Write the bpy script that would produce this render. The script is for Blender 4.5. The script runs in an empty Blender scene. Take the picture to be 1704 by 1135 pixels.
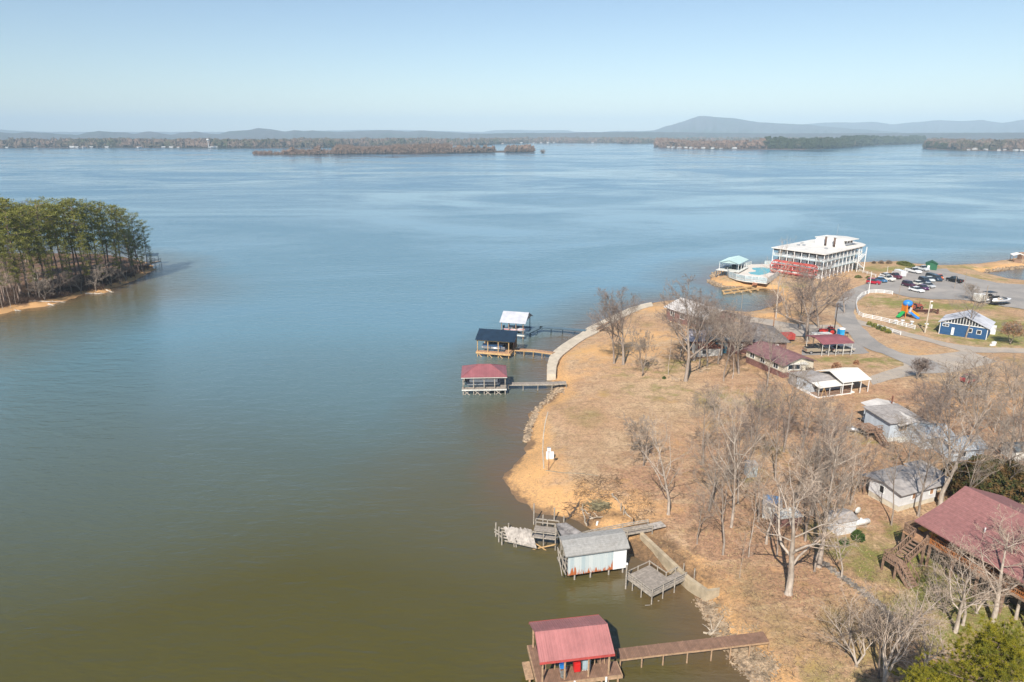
import bpy, bmesh, math, random
import numpy as np
from mathutils import Vector, Matrix
R = math.radians
SC = bpy.context.scene
COL = SC.collection
rnd = random.Random(7)
# ---------------------------------------------------------------- camera model (photo 1704 x 1135)
F = 1136.0; CX = 852.0; CY = 567.5; H = 46.0; PITCH = R(16.85)
SP, CP = math.sin(PITCH), math.cos(PITCH)
def ray(px, py):
    u = (px-CX)/F; v = (CY-py)/F
    return (u, CP+v*SP, -SP+v*CP)
def P(px, py, z=0.0):
    d = ray(px, py); t = (z-H)/d[2]
    return (d[0]*t, d[1]*t, z)
def PD(px, py, dist):                      # point at horizontal range dist
    d = ray(px, py); t = dist/math.hypot(d[0], d[1])
    return (d[0]*t, d[1]*t, H+d[2]*t)
def proj(x, y, z):
    dz = z-H; zc = y*CP-dz*SP
    return (CX+F*x/zc, CY-F*(y*SP+dz*CP)/zc)
def height_for(x, y, z0, ytop):            # height so that a pole at x,y reaches photo row ytop
    lo, hi = 0.2, 60.0
    for _ in range(40):
        m = (lo+hi)/2
        if proj(x, y, z0+m)[1] > ytop: lo = m
        else: hi = m
    return lo
# ---------------------------------------------------------------- object helpers
def tag(o, label=None, cat=None, group=None, kind=None):
    if label: o['label'] = label
    if cat: o['category'] = cat
    if group: o['group'] = group
    if kind: o['kind'] = kind
    return o
class MB:
    def __init__(s): s.v = []; s.f = []; s.sm = False
    def add(s, vs, fs):
        n = len(s.v); s.v.extend([tuple(v) for v in vs]); s.f.extend([tuple(i+n for i in f) for f in fs]); return s
    def box(s, x0, y0, z0, x1, y1, z1):
        v = [(x0,y0,z0),(x1,y0,z0),(x1,y1,z0),(x0,y1,z0),(x0,y0,z1),(x1,y0,z1),(x1,y1,z1),(x0,y1,z1)]
        return s.add(v, [(0,3,2,1),(4,5,6,7),(0,1,5,4),(1,2,6,5),(2,3,7,6),(3,0,4,7)])
    def bar(s, p, q, w, h=None):
        h = h or w; p = Vector(p); q = Vector(q); d = (q-p)
        if d.length < 1e-5: return s
        d.normalize(); up = Vector((0,0,1)) if abs(d.z) < 0.95 else Vector((0,1,0))
        a = d.cross(up).normalized()*w/2; b = a.cross(d).normalized()*h/2
        v = [p-a-b, p+a-b, p+a+b, p-a+b, q-a-b, q+a-b, q+a+b, q-a+b]
        return s.add(v, [(0,3,2,1),(4,5,6,7),(0,1,5,4),(1,2,6,5),(2,3,7,6),(3,0,4,7)])
    def tube(s, p, q, r0, r1=None, n=8, cap=True):
        r1 = r0 if r1 is None else r1; p = Vector(p); q = Vector(q); d = (q-p)
        if d.length < 1e-6: return s
        d.normalize(); up = Vector((0,0,1)) if abs(d.z) < 0.95 else Vector((0,1,0))
        a = d.cross(up).normalized(); b = a.cross(d).normalized()
        vs = []
        for c, r in ((p, r0), (q, r1)):
            for i in range(n):
                t = 2*math.pi*i/n; vs.append(c+a*math.cos(t)*r+b*math.sin(t)*r)
        fs = [(i, (i+1) % n, n+(i+1) % n, n+i) for i in range(n)]
        if cap: fs += [tuple(range(n-1,-1,-1)), tuple(range(n, 2*n))]
        return s.add(vs, fs)
    def path(s, pts, rs, n=6):
        for i in range(len(pts)-1): s.tube(pts[i], pts[i+1], rs[i], rs[i+1], n, cap=(i in (0, len(pts)-2)))
        return s
    def prism(s, pts, z0, z1):
        n = len(pts)
        z0s = z0 if isinstance(z0, (list, tuple)) else [z0]*n; z1s = z1 if isinstance(z1, (list, tuple)) else [z1]*n
        v = [(p[0],p[1],z) for p, z in zip(pts, z0s)]+[(p[0],p[1],z) for p, z in zip(pts, z1s)]
        return s.add(v, [tuple(range(n-1,-1,-1)), tuple(range(n,2*n))]+[(i,(i+1)%n,n+(i+1)%n,n+i) for i in range(n)])
    def slab(s, quad, t):                       # a thick sheet, quad = 3 or 4 points on its top, thickness down
        n = len(quad); v = [tuple(p) for p in quad]+[(p[0],p[1],p[2]-t) for p in quad]
        return s.add(v, [tuple(range(n)), tuple(range(2*n-1,n-1,-1))]+[(i,n+i,n+(i+1)%n,(i+1)%n) for i in range(n)])
    def extr(s, prof, axis, a, b):              # profile [(u,z)] extruded along axis from a to b
        n = len(prof)
        mk = (lambda t,u,z:(t,u,z)) if axis == 'x' else (lambda t,u,z:(u,t,z))
        v = [mk(a,u,z) for u,z in prof]+[mk(b,u,z) for u,z in prof]
        return s.add(v, [tuple(range(n-1,-1,-1)), tuple(range(n,2*n))]+[(i,(i+1)%n,n+(i+1)%n,n+i) for i in range(n)])
    def ell(s, c, r, nu=8, nv=5, jit=0, rr=None):
        vs = []; fs = []
        for j in range(1, nv):
            ph = math.pi*j/nv
            for i in range(nu):
                t = 2*math.pi*i/nu; k = 1+(rr.uniform(-jit,jit) if jit else 0)
                vs.append((c[0]+r[0]*math.sin(ph)*math.cos(t)*k, c[1]+r[1]*math.sin(ph)*math.sin(t)*k, c[2]+r[2]*math.cos(ph)*k))
        top = len(vs); vs.append((c[0],c[1],c[2]+r[2])); bot = len(vs); vs.append((c[0],c[1],c[2]-r[2]))
        for j in range(nv-2):
            for i in range(nu):
                a = j*nu+i; b = j*nu+(i+1)%nu; fs.append((a, a+nu, b+nu, b))
        for i in range(nu):
            fs.append((top, i, (i+1)%nu)); k = (nv-2)*nu; fs.append((bot, k+(i+1)%nu, k+i))
        return s.add(vs, fs)
    def mesh(s, name, mat=None, smooth=False):
        m = bpy.data.meshes.new(name); m.from_pydata(s.v, [], s.f)
        if mat: m.materials.append(mat)
        bm = bmesh.new(); bm.from_mesh(m); 
        if len(s.f) < 60000: bmesh.ops.recalc_face_normals(bm, faces=bm.faces)
        if smooth:
            for f in bm.faces: f.smooth = True
        bm.to_mesh(m); bm.free()
        return m
    def build(s, name, mat, parent=None, smooth=False):
        if not s.v: return None
        o = bpy.data.objects.new(name, s.mesh(name, mat, smooth)); COL.objects.link(o)
        if parent: o.parent = parent
        return o
def empty(name, loc=(0,0,0), rz=0, label=None, cat=None, group=None):
    o = bpy.data.objects.new(name, None); COL.objects.link(o); o.location = loc; o.rotation_euler = (0,0,rz)
    o.empty_display_size = 0.5
    return tag(o, label, cat, group)
def copy_tree(o, parent=None):
    c = o.copy(); COL.objects.link(c); c.parent = parent
    for ch in o.children: copy_tree(ch, c)
    return c
def frame(a, b):                                # origin a, x axis towards b, y axis away
    ang = math.atan2(b[1]-a[1], b[0]-a[0]); L = math.hypot(b[0]-a[0], b[1]-a[1])
    return a, ang, L
def local(p, org, ang):
    dx, dy = p[0]-org[0], p[1]-org[1]
    return (dx*math.cos(ang)+dy*math.sin(ang), -dx*math.sin(ang)+dy*math.cos(ang))
# ---------------------------------------------------------------- materials
def nodes(name):
    m = bpy.data.materials.new(name); m.use_nodes = True; nt = m.node_tree
    return m, nt, nt.nodes['Principled BSDF']
def mixc(nt, f, a, b, mode='MIX'):
    n = nt.nodes.new('ShaderNodeMix'); n.data_type = 'RGBA'; n.blend_type = mode; n.clamp_factor = True
    for i, x in ((0, f), (6, a), (7, b)):
        if isinstance(x, (int, float)): n.inputs[i].default_value = x
        elif isinstance(x, tuple): n.inputs[i].default_value = (*x[:3], 1)
        else: nt.links.new(x, n.inputs[i])
    return n.outputs[2]
def noise(nt, vec, scale, detail=3, rough=.55, dist=0):
    n = nt.nodes.new('ShaderNodeTexNoise'); n.inputs['Scale'].default_value = scale
    n.inputs['Detail'].default_value = detail; n.inputs['Roughness'].default_value = rough; n.inputs['Distortion'].default_value = dist
    if vec is not None: nt.links.new(vec, n.inputs['Vector'])
    return n.outputs['Fac']
def ramp(nt, x, a, b, lo=0., hi=1.):
    n = nt.nodes.new('ShaderNodeMapRange'); n.inputs[1].default_value = a; n.inputs[2].default_value = b
    n.inputs[3].default_value = lo; n.inputs[4].default_value = hi
    nt.links.new(x, n.inputs[0]); return n.outputs[0]
def math_(nt, op, a, b=None, c=None):
    n = nt.nodes.new('ShaderNodeMath'); n.operation = op
    for i, x in enumerate((a, b, c)):
        if x is None: continue
        if isinstance(x, (int, float)): n.inputs[i].default_value = x
        else: nt.links.new(x, n.inputs[i])
    return n.outputs[0]
def mapping(nt, vec, scale=(1,1,1), rot=(0,0,0)):
    n = nt.nodes.new('ShaderNodeMapping'); n.inputs['Scale'].default_value = scale; n.inputs['Rotation'].default_value = rot
    nt.links.new(vec, n.inputs['Vector']); return n.outputs[0]
def texco(nt, which='Object'):
    return nt.nodes.new('ShaderNodeTexCoord').outputs[which]
def geopos(nt): return nt.nodes.new('ShaderNodeNewGeometry').outputs['Position']
def bump(nt, bs, h, strength, dist=.02):
    b = nt.nodes.new('ShaderNodeBump'); b.inputs['Strength'].default_value = strength; b.inputs['Distance'].default_value = dist
    nt.links.new(h, b.inputs['Height']); nt.links.new(b.outputs[0], bs.inputs['Normal']); return b
MC = {}
def M(name, col, rough=.7, metal=0., var=.18, scale=1.5, stripe=None, col2=None, dirt=0., spec=None):
    """procedural surface: noise mottling, optional stripes (axis, period, depth, dark) for planks / ribs"""
    if name in MC: return MC[name]
    m, nt, bs = nodes(name); MC[name] = m
    co = texco(nt)
    c2 = col2 or tuple(c*(1-var*1.6) for c in col)
    c1 = tuple(min(1, c*(1+var*.6)) for c in col)
    n1 = noise(nt, co, scale, 4, .6)
    out = mixc(nt, ramp(nt, n1, .3, .7), c1, c2)
    if dirt:
        n2 = noise(nt, mapping(nt, co, (.6,.6,.25)), scale*.5, 5, .7)
        out = mixc(nt, ramp(nt, n2, .52, .72, 0, dirt), out, (.10,.075,.05))
    if stripe:
        ax, per, dep, dark = stripe
        sep = nt.nodes.new('ShaderNodeSeparateXYZ'); nt.links.new(co, sep.inputs[0])
        x = sep.outputs['XYZ'.index(ax)]
        fr = math_(nt, 'FRACT', math_(nt, 'DIVIDE', x, per))
        tri = math_(nt, 'ABSOLUTE', math_(nt, 'SUBTRACT', fr, .5))
        gap = ramp(nt, tri, .40, .48)
        if dark:
            cell = math_(nt, 'FLOOR', math_(nt, 'DIVIDE', x, per))
            wn = nt.nodes.new('ShaderNodeTexWhiteNoise'); wn.noise_dimensions = '1D'; nt.links.new(cell, wn.inputs['W'])
            out = mixc(nt, ramp(nt, wn.outputs['Value'], 0, 1, 0, min(.4, dark*.7)), out, tuple(c*.5 for c in col))
            out = mixc(nt, math_(nt, 'MULTIPLY', gap, dark), out, tuple(c*.25 for c in col))
        bump(nt, bs, gap, .6, dep)
    nt.links.new(out, bs.inputs['Base Color'])
    bs.inputs['Roughness'].default_value = rough; bs.inputs['Metallic'].default_value = metal
    if spec is not None: bs.inputs['Specular IOR Level'].default_value = spec
    return m
# ---------------------------------------------------------------- camera, light, sky
cam = bpy.data.cameras.new('camera'); camo = bpy.data.objects.new('camera', cam); COL.objects.link(camo)
camo.location = (0,0,H); camo.rotation_euler = (R(90)-PITCH, 0, 0)
cam.sensor_width = 36; cam.lens = 36*F/1704; cam.clip_end = 60000; cam.clip_start = .5
SC.camera = camo
SUN_EL = R(42); SUN_AZ = R(20)                  # shadows fall away from the camera, 20 degrees to its right
sd = Vector((-math.sin(SUN_AZ)*math.cos(SUN_EL), -math.cos(SUN_AZ)*math.cos(SUN_EL), math.sin(SUN_EL)))
sl = bpy.data.lights.new('sun', 'SUN'); sl.energy = 5.0; sl.angle = R(.53); sl.color = (1,.935,.84)
so = bpy.data.objects.new('sun', sl); COL.objects.link(so); so.rotation_euler = sd.to_track_quat('Z','Y').to_euler()
w = bpy.data.worlds.new('World'); SC.world = w; w.use_nodes = True; nt = w.node_tree
sk = nt.nodes.new('ShaderNodeTexSky'); sk.sky_type = 'NISHITA'; sk.sun_disc = False
sk.sun_elevation = SUN_EL; sk.sun_rotation = R(180)+SUN_AZ; sk.altitude = 100; sk.air_density = 1.0; sk.dust_density = .25; sk.ozone_density = 2.3
bg = nt.nodes['Background']; bg.inputs['Strength'].default_value = .087
nt.links.new(sk.outputs[0], bg.inputs['Color'])
SC.view_settings.view_transform = 'Standard'; SC.view_settings.look = 'None'; SC.view_settings.exposure = 0.5; SC.view_settings.gamma = 1
SC.render.engine = 'CYCLES'; SC.cycles.volume_bounces = 0; SC.cycles.max_bounces = 6
SC.render.resolution_x = 1024; SC.render.resolution_y = 682
# ---------------------------------------------------------------- coastlines (read off as directions, laid on the water plane)
MAIN = [(1262,1160),(1247,1135),(1221,1103),(1217,1085),(1192,1068),(1170,1059),(1176,1039),(1168,1020),(1152,998),(1150,984),(1128,965),(1098,951),
 (1070,937),(1049,923),(1010,898),(974,881),(945,867),(917,859),(891,850),(877,841),(861,827),(845,812),(833,798),(838,784),(860,763),(873,750),(882,739),(876,733),
 (877,718),(874,702),(880,690),(887,680),(911,671),(922,662),(925,654),(921,646),(927,640),(916,634),(910,628),(910,611),(916,595),(924,586),(937,576),(951,567),
 (965,559),(976,549),(987,544),(999,539),(1024,525),(1045,516),(1068,509),(1086,504),(1105,501),(1140,499),(1175,508),(1200,517),(1240,520),(1261,516),(1282,510),
 (1302,499),(1291,484),(1273,481),(1226,478),(1198,477),(1177,468),(1184,461),(1191,454),(1200,447),(1240,443),(1300,440),(1380,439),(1452,437),(1493,436),
 (1523,441),(1557,443),(1623,440),(1668,433),(1704,428),(1900,423)]
mainp = [P(*p)[:2] for p in MAIN]+[(330,250),(330,-10),(20,-10),(26,40)]
POND = [(1636,453.5),(1656,452.6),(1676,449),(1703,445.6),(1790,440),(1800,475),(1740,471),(1704,468.5),(1686,466.7),(1664.6,461.4),(1649,458)]
pondp = [P(*p, 0)[:2] for p in POND]
LEFT = [(0,524),(26,517),(75,510),(109,500.5),(142,490),(178,487),(188,478),(213,472),(237,460),(259,448),(253,440),(233,433),(200,427),(140,421),(60,414),(0,410),(-200,402),(-400,410),(-420,600),(-100,548)]
leftp = [P(*p)[:2] for p in LEFT]
def sdist(X, Y, poly):
    X = np.asarray(X, float); Y = np.asarray(Y, float)
    d2 = np.full(X.shape, 1e12); ins = np.zeros(X.shape, bool); n = len(poly)
    for i in range(n):
        ax, ay = poly[i]; bx, by = poly[(i+1)%n]; ex, ey = bx-ax, by-ay
        t = np.clip(((X-ax)*ex+(Y-ay)*ey)/(ex*ex+ey*ey+1e-9), 0, 1)
        d2 = np.minimum(d2, (X-ax-t*ex)**2+(Y-ay-t*ey)**2)
        c = ((ay > Y) != (by > Y)) & (X < (bx-ax)*(Y-ay)/((by-ay) or 1e-9)+ax); ins ^= c
    d = np.sqrt(d2); return np.where(ins, d, -d)
def vnoise(X, Y, s, seed=0):                     # smooth value noise
    x = X/s; y = Y/s; xi = np.floor(x).astype(int); yi = np.floor(y).astype(int); fx = x-xi; fy = y-yi
    fx = fx*fx*(3-2*fx); fy = fy*fy*(3-2*fy)
    def h(a, b):
        n = (a*374761393+b*668265263+seed*1442695) & 0x7fffffff; n = ((n ^ (n >> 13))*1274126177) & 0x7fffffff
        return (n & 0xffff)/65535.0
    return (h(xi,yi)*(1-fx)+h(xi+1,yi)*fx)*(1-fy)+(h(xi,yi+1)*(1-fx)+h(xi+1,yi+1)*fx)*fy
def main_sd(X, Y):
    return np.minimum(sdist(X, Y, mainp), -sdist(X, Y, pondp))
def hfun(d, X, Y, left=False):
    wob = (vnoise(X, Y, 3.2, 1)-.5)*1.5+(vnoise(X, Y, 1.3, 2)-.5)*.7
    d2 = d+wob*np.clip(1-np.abs(d)/6, 0, 1)
    land = .14*np.clip(d2, 0, 3)+1.0*(1-np.exp(-np.clip(d2-1.2, 0, None)/3.2))+.026*np.clip(d2, 0, 90)
    if left: land = land*1.1+.6*np.clip((d2-3)/5, 0, 1)
    land = land+(vnoise(X, Y, 9, 3)-.5)*.35*np.clip(d/12, 0, 1)
    sea = -.2*np.clip(-d2, 0, 12)
    return np.where(d2 > 0, land, sea)-.02
class Terr:
    def __init__(s, x0, x1, y0, y1, st, sdf, left):
        s.x0, s.y0, s.st = x0, y0, st
        xs = np.arange(x0, x1, st); ys = np.arange(y0, y1, st); s.nx, s.ny = len(xs), len(ys)
        s.X, s.Y = np.meshgrid(xs, ys); s.D = sdf(s.X, s.Y); s.Z = hfun(s.D, s.X, s.Y, left)
    def h(s, x, y):
        fx = (x-s.x0)/s.st; fy = (y-s.y0)/s.st; i = int(fx); j = int(fy)
        if not (0 <= i < s.nx-1 and 0 <= j < s.ny-1): return 2.0
        fx -= i; fy -= j; Z = s.Z
        return float((Z[j,i]*(1-fx)+Z[j,i+1]*fx)*(1-fy)+(Z[j+1,i]*(1-fx)+Z[j+1,i+1]*fx)*fy)
TM = Terr(-12, 262, 28, 330, .8, main_sd, False)
TL = Terr(-230, -70, 70, 260, 1.0, lambda X, Y: sdist(X, Y, leftp), True)
def gh(x, y): return TM.h(x, y) if x > -40 else TL.h(x, y)
def G(px, py, dz=0.0):                            # photo direction -> point on the terrain
    z = 2.0
    for _ in range(25):
        p = P(px, py, z); z = .5*z+.5*gh(p[0], p[1])
    p = P(px, py, z); return (p[0], p[1], gh(p[0], p[1])+dz)
def blob_mask(X, Y, blobs):                       # blobs: (px,py,rx,ry metres, strength)
    m = np.zeros(X.shape)
    for px, py, rx, ry, st in blobs:
        c = G(px, py); m = np.maximum(m, st*np.clip(1.25-np.hypot((X-c[0])/rx, (Y-c[1])/ry), 0, 1))
    return np.clip(m, 0, 1)
GREEN = [(1650,545,22,13,1),(1690,560,20,12,1),(1500,505,12,7,.9),(1475,500,8,8,.7),(1600,510,20,5,.9),(1500,447,20,10,.8),(1590,460,25,8,.7),(1240,465,14,6,.55),
 (1320,475,12,6,.55),(1460,600,14,6,.6),(1400,600,12,6,.5),(1560,980,6,6,.95),(1620,1000,12,11,1),(1660,980,9,9,1),(1500,960,6,7,.6),(1700,1050,8,8,.8),(1440,920,8,6,.7),(1480,900,7,5,.6),(1540,940,5,4,.8),(1390,870,6,5,.4),(1200,660,8,6,.45),(1060,620,12,5,.4),(1090,650,14,6,.4),
 (1230,665,10,8,.4),(1150,605,14,6,.4),(1450,730,5,6,.4),(1270,800,8,8,.3),(985,585,12,5,.4),(1300,760,8,8,.3),(1480,910,4,4,.5),(1610,600,10,2,.2),(1400,1130,8,5,.5),(1640,450,30,5,.6)]
SAND = [(1020,585,16,9,.8),(960,620,10,8,.5),(1080,560,12,9,.7),(1085,515,12,8,.6),(1500,580,12,8,.45),(872,785,8,10,1),(920,835,12,6,1),(990,850,11,5,1),(1085,900,4,3,.5),(1130,740,5,3,.3),
 (885,740,4,12,.9),(1290,525,8,5,.9),(1380,460,12,6,.5),(1690,445,16,4,.6),(1420,480,9,6,.6),(1640,650,10,8,.6),(1130,670,6,3,.3),(960,660,8,6,.4),
 (1330,1080,8,6,.35),(1260,960,5,4,.4),(1235,980,4,4,.4),(1540,590,8,3,.5),(1600,680,12,8,.6)]
MUD = [(1100,940,6,3.5,1),(1065,918,6,3.5,1),(1130,965,4,3,1),(1160,1005,2.5,4,.9),(1225,1095,3,3,.8),(950,872,9,1.6,.9)]
LEAF = [(1080,800,8,10,.9),(1150,850,8,8,.9),(1240,900,14,12,.95),(1310,970,7,6,1),(1350,900,12,12,.9),(1180,760,12,14,.7),(1300,830,16,16,.8),(1350,700,16,16,.7),(1400,780,12,12,.7),
 (1480,750,14,12,.6),(1530,660,18,9,.8),(1600,740,18,14,.8),(1660,700,16,20,.8),(1450,870,8,8,.8),(1480,830,8,8,.7),(970,640,8,5,.4),(1200,1040,8,8,.6),(1180,590,24,12,.6),(1250,640,12,8,.6),
 (1350,530,16,10,.5),(1470,510,7,9,.6),(940,640,5,4,.7),(1420,690,10,10,.6),(1090,760,8,6,.5)]
def terr_obj(T, name, mat, zmin=-1.6):
    m = bpy.data.meshes.new(name); nx, ny = T.nx, T.ny
    keep = T.Z > zmin
    V = np.stack([T.X.ravel(), T.Y.ravel(), T.Z.ravel()], 1)
    fs = []
    K = keep[:-1,:-1] | keep[1:,:-1] | keep[:-1,1:] | keep[1:,1:]
    js, is_ = np.nonzero(K); a = js*nx+is_
    Fc = np.stack([a, a+1, a+nx+1, a+nx], 1)
    used = np.unique(Fc); remap = -np.ones(nx*ny, int); remap[used] = np.arange(len(used))
    m.from_pydata(V[used].tolist(), [], remap[Fc].tolist()); m.materials.append(mat)
    m.polygons.foreach_set('use_smooth', [True]*len(m.polygons))
    for nm, arr in (('shore', np.clip(T.D, -10, 30)), ('green', blob_mask(T.X, T.Y, GREEN) if T is TM else T.X*0), ('sand', blob_mask(T.X, T.Y, SAND) if T is TM else T.X*0), ('mud', blob_mask(T.X, T.Y, MUD) if T is TM else T.X*0),
                    ('leaf', blob_mask(T.X, T.Y, LEAF) if T is TM else T.X*0+1)):
        at = m.attributes.new(nm, 'FLOAT', 'POINT'); at.data.foreach_set('value', arr.ravel()[used].astype(np.float32))
    o = bpy.data.objects.new(name, m); COL.objects.link(o); return tag(o, kind='structure')
def attr(nt, n):
    a = nt.nodes.new('ShaderNodeAttribute'); a.attribute_name = n; return a.outputs['Fac']
gm, nt, bs = nodes('ground_turf')
pos = geopos(nt)
n_big = noise(nt, pos, .055, 4, .6, .5); n_mid = noise(nt, pos, .35, 5, .65, .3); n_fine = noise(nt, pos, 3.0, 6, .75); n_vf = noise(nt, pos, 9.0, 4, .8)
straw = mixc(nt, ramp(nt, n_mid, .35, .65), (.64,.44,.27), (.44,.30,.175))
straw = mixc(nt, ramp(nt, n_big, .42, .6), straw, (.56,.34,.20))
olive = mixc(nt, ramp(nt, n_mid, .3, .7), (.20,.19,.055), (.36,.27,.11))
gn = math_(nt, 'ADD', attr(nt,'green'), ramp(nt, n_mid, .3, .7, -.45, .45))
c = mixc(nt, ramp(nt, n_big, .56, .66, 0, .65), straw, olive)
lf = math_(nt, 'ADD', attr(nt,'leaf'), ramp(nt, n_mid, .25, .75, -.5, .5))
leafc = mixc(nt, ramp(nt, n_fine, .35, .65), (.52,.29,.175), (.33,.19,.12))
c = mixc(nt, ramp(nt, lf, .25, .85, 0, .9), c, leafc)
greenc = mixc(nt, ramp(nt, n_fine, .3, .7), (.15,.21,.03), (.27,.27,.07))
c = mixc(nt, ramp(nt, gn, .3, .8, 0, .92), c, greenc)
n_cl = noise(nt, pos, 1.1, 4, .7)
n_st = noise(nt, mapping(nt, pos, (.12,.7,1), (0,0,R(35))), 1.0, 5, .7, .6)
c = mixc(nt, ramp(nt, n_st, .5, .68, 0, .5), c, (.30,.20,.10)); c = mixc(nt, ramp(nt, n_st, .3, .44, .5, 0), c, (.66,.50,.30))
c = mixc(nt, ramp(nt, n_cl, .5, .68, 0, .6), c, (.24,.15,.09))
c = mixc(nt, ramp(nt, n_cl, .28, .46, .45, 0), c, (.58,.42,.23))
c = mixc(nt, ramp(nt, n_fine, .46, .70, 0, .75), c, (.17,.115,.075))
c = mixc(nt, ramp(nt, n_vf, .56, .74, 0, .6), c, (.68,.54,.38))
sn = math_(nt, 'ADD', attr(nt,'sand'), ramp(nt, n_mid, .3, .7, -.4, .4))
sandc = mixc(nt, ramp(nt, n_mid, .35, .65), (.82,.46,.18), (.66,.38,.17))
c = mixc(nt, ramp(nt, sn, .3, .9, 0, .9), c, sandc)
sh = math_(nt, 'ADD', attr(nt,'shore'), ramp(nt, n_mid, .3, .7, -1.2, 1.2))
c = mixc(nt, ramp(nt, sh, 2.2, 4.2, .95, 0), c, mixc(nt, ramp(nt, n_fine, .35, .6), (.78,.44,.18), (.46,.28,.14)))
c = mixc(nt, ramp(nt, sh, .3, 1.3, .9, 0), c, (.20,.13,.08))
c = mixc(nt, ramp(nt, math_(nt,'ADD',attr(nt,'mud'),ramp(nt, n_mid, .3, .7, -.4, .4)), .3, .8, 0, .9), c, mixc(nt, ramp(nt, n_fine,.4,.6), (.24,.15,.085), (.12,.08,.05)))
c = mixc(nt, ramp(nt, n_fine, .55, .8, 0, .35), c, (.17,.11,.06))
nt.links.new(c, bs.inputs['Base Color']); bs.inputs['Roughness'].default_value = .95; bs.inputs['Specular IOR Level'].default_value = .1
hb = math_(nt, 'ADD', n_fine, math_(nt, 'MULTIPLY', n_vf, .5)); bump(nt, bs, hb, .9, .18)
terr_obj(TM, 'ground', gm); 
lm, nt, bs = nodes('forest_floor')
pos = geopos(nt); nm_ = noise(nt, pos, .4, 5, .65); nf = noise(nt, pos, 2.5, 6, .75)
c = mixc(nt, ramp(nt, nf, .35, .65), (.21,.11,.06), (.10,.06,.035))
c = mixc(nt, ramp(nt, nm_, .5, .7, 0, .7), c, (.30,.17,.085))
sh = math_(nt, 'ADD', attr(nt,'shore'), ramp(nt, nm_, .3, .7, -1.5, 1.5))
c = mixc(nt, ramp(nt, sh, 2.2, 3.6, .95, 0), c, (.58,.33,.14))
nt.links.new(c, bs.inputs['Base Color']); bs.inputs['Roughness'].default_value = .95; bump(nt, bs, nf, .9, .3)
terr_obj(TL, 'wooded_point_ground', lm)
# ---------------------------------------------------------------- water
wm, nt, bs = nodes('lake_water')
pos = geopos(nt)
sha = attr(nt, 'depth')                           # metres to the nearest shore: silty shallows
n1 = noise(nt, pos, .006, 3, .5, .6); n2 = noise(nt, pos, .08, 3, .6)
silt = mixc(nt, ramp(nt, n1, .35, .65), (.082,.068,.012), (.070,.066,.014))
sep = nt.nodes.new('ShaderNodeSeparateXYZ'); nt.links.new(pos, sep.inputs[0])          # silty inlet near the camera, blue of the reflected sky painted into the base beyond
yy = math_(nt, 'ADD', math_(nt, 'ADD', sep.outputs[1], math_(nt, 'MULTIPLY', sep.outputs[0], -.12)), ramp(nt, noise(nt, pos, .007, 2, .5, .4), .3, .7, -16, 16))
deep = mixc(nt, ramp(nt, yy, 58, 165), silt, (.115,.225,.275)); deep = mixc(nt, ramp(nt, yy, 170, 700), deep, (.035,.13,.215))  # deep carries that painted sky blue, regraded farther out
sh = math_(nt, 'ADD', sha, ramp(nt, n2, .3, .7, -2.0, 2.0))
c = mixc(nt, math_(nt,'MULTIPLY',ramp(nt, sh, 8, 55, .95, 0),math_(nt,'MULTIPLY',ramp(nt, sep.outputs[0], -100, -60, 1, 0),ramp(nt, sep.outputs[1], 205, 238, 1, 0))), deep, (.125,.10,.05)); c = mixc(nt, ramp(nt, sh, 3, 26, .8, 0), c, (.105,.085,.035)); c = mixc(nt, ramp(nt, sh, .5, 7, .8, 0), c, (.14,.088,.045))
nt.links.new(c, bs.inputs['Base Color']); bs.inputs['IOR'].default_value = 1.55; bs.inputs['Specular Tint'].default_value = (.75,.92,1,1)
# wind slicks: long bands across the lake with calmer, brighter water
sl1 = noise(nt, mapping(nt, pos, (.004,.008,1), (0,0,R(22))), 1.0, 5, .62, 1.2)
sl2 = noise(nt, mapping(nt, pos, (.018,.05,1), (0,0,R(-18))), 1.0, 4, .6, .8)
slick = ramp(nt, math_(nt, 'ADD', sl1, math_(nt, 'MULTIPLY', sl2, .18)), .50, .70)
rg = nt.nodes.new('ShaderNodeMapRange'); rg.inputs[3].default_value = .21; rg.inputs[4].default_value = .05
nt.links.new(slick, rg.inputs[0]); nt.links.new(rg.outputs[0], bs.inputs['Roughness'])
wv = nt.nodes.new('ShaderNodeTexNoise'); wv.inputs['Scale'].default_value = 1.0; wv.inputs['Detail'].default_value = 4; wv.inputs['Roughness'].default_value = .6
nt.links.new(mapping(nt, pos, (.5,1.5,1), (0,0,R(14))), wv.inputs['Vector'])
b = nt.nodes.new('ShaderNodeBump'); b.inputs['Distance'].default_value = .2
wv2 = noise(nt, mapping(nt, pos, (.16,.42,1), (0,0,R(28))), 1.0, 3, .6, .4)
nt.links.new(math_(nt,'ADD',wv.outputs['Fac'],math_(nt,'MULTIPLY',wv2,2.2)), b.inputs['Height']); nt.links.new(ramp(nt, slick, 0, 1, .6, .12), b.inputs['Strength']); nt.links.new(b.outputs[0], bs.inputs['Normal'])
gx = np.concatenate([[-14000,-3000,-800], np.arange(-300, 300, 3.0), [800,3000,14000]])
gy = np.concatenate([[-300,-60], np.arange(20, 360, 3.0), [500,900,2000,5000,15000]])
X, Y = np.meshgrid(gx, gy)
D = -np.maximum(np.minimum(sdist(X, Y, mainp), -sdist(X, Y, pondp)), sdist(X, Y, leftp))
nx, ny = len(gx), len(gy); jj, ii = np.meshgrid(np.arange(ny-1), np.arange(nx-1), indexing='ij'); a = (jj*nx+ii).ravel()
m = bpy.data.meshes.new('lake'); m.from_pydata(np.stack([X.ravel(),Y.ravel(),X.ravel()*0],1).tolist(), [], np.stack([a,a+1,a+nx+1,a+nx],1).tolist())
m.materials.append(wm); at = m.attributes.new('depth','FLOAT','POINT'); at.data.foreach_set('value', np.clip(D,-5,60).ravel().astype(np.float32))
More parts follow.
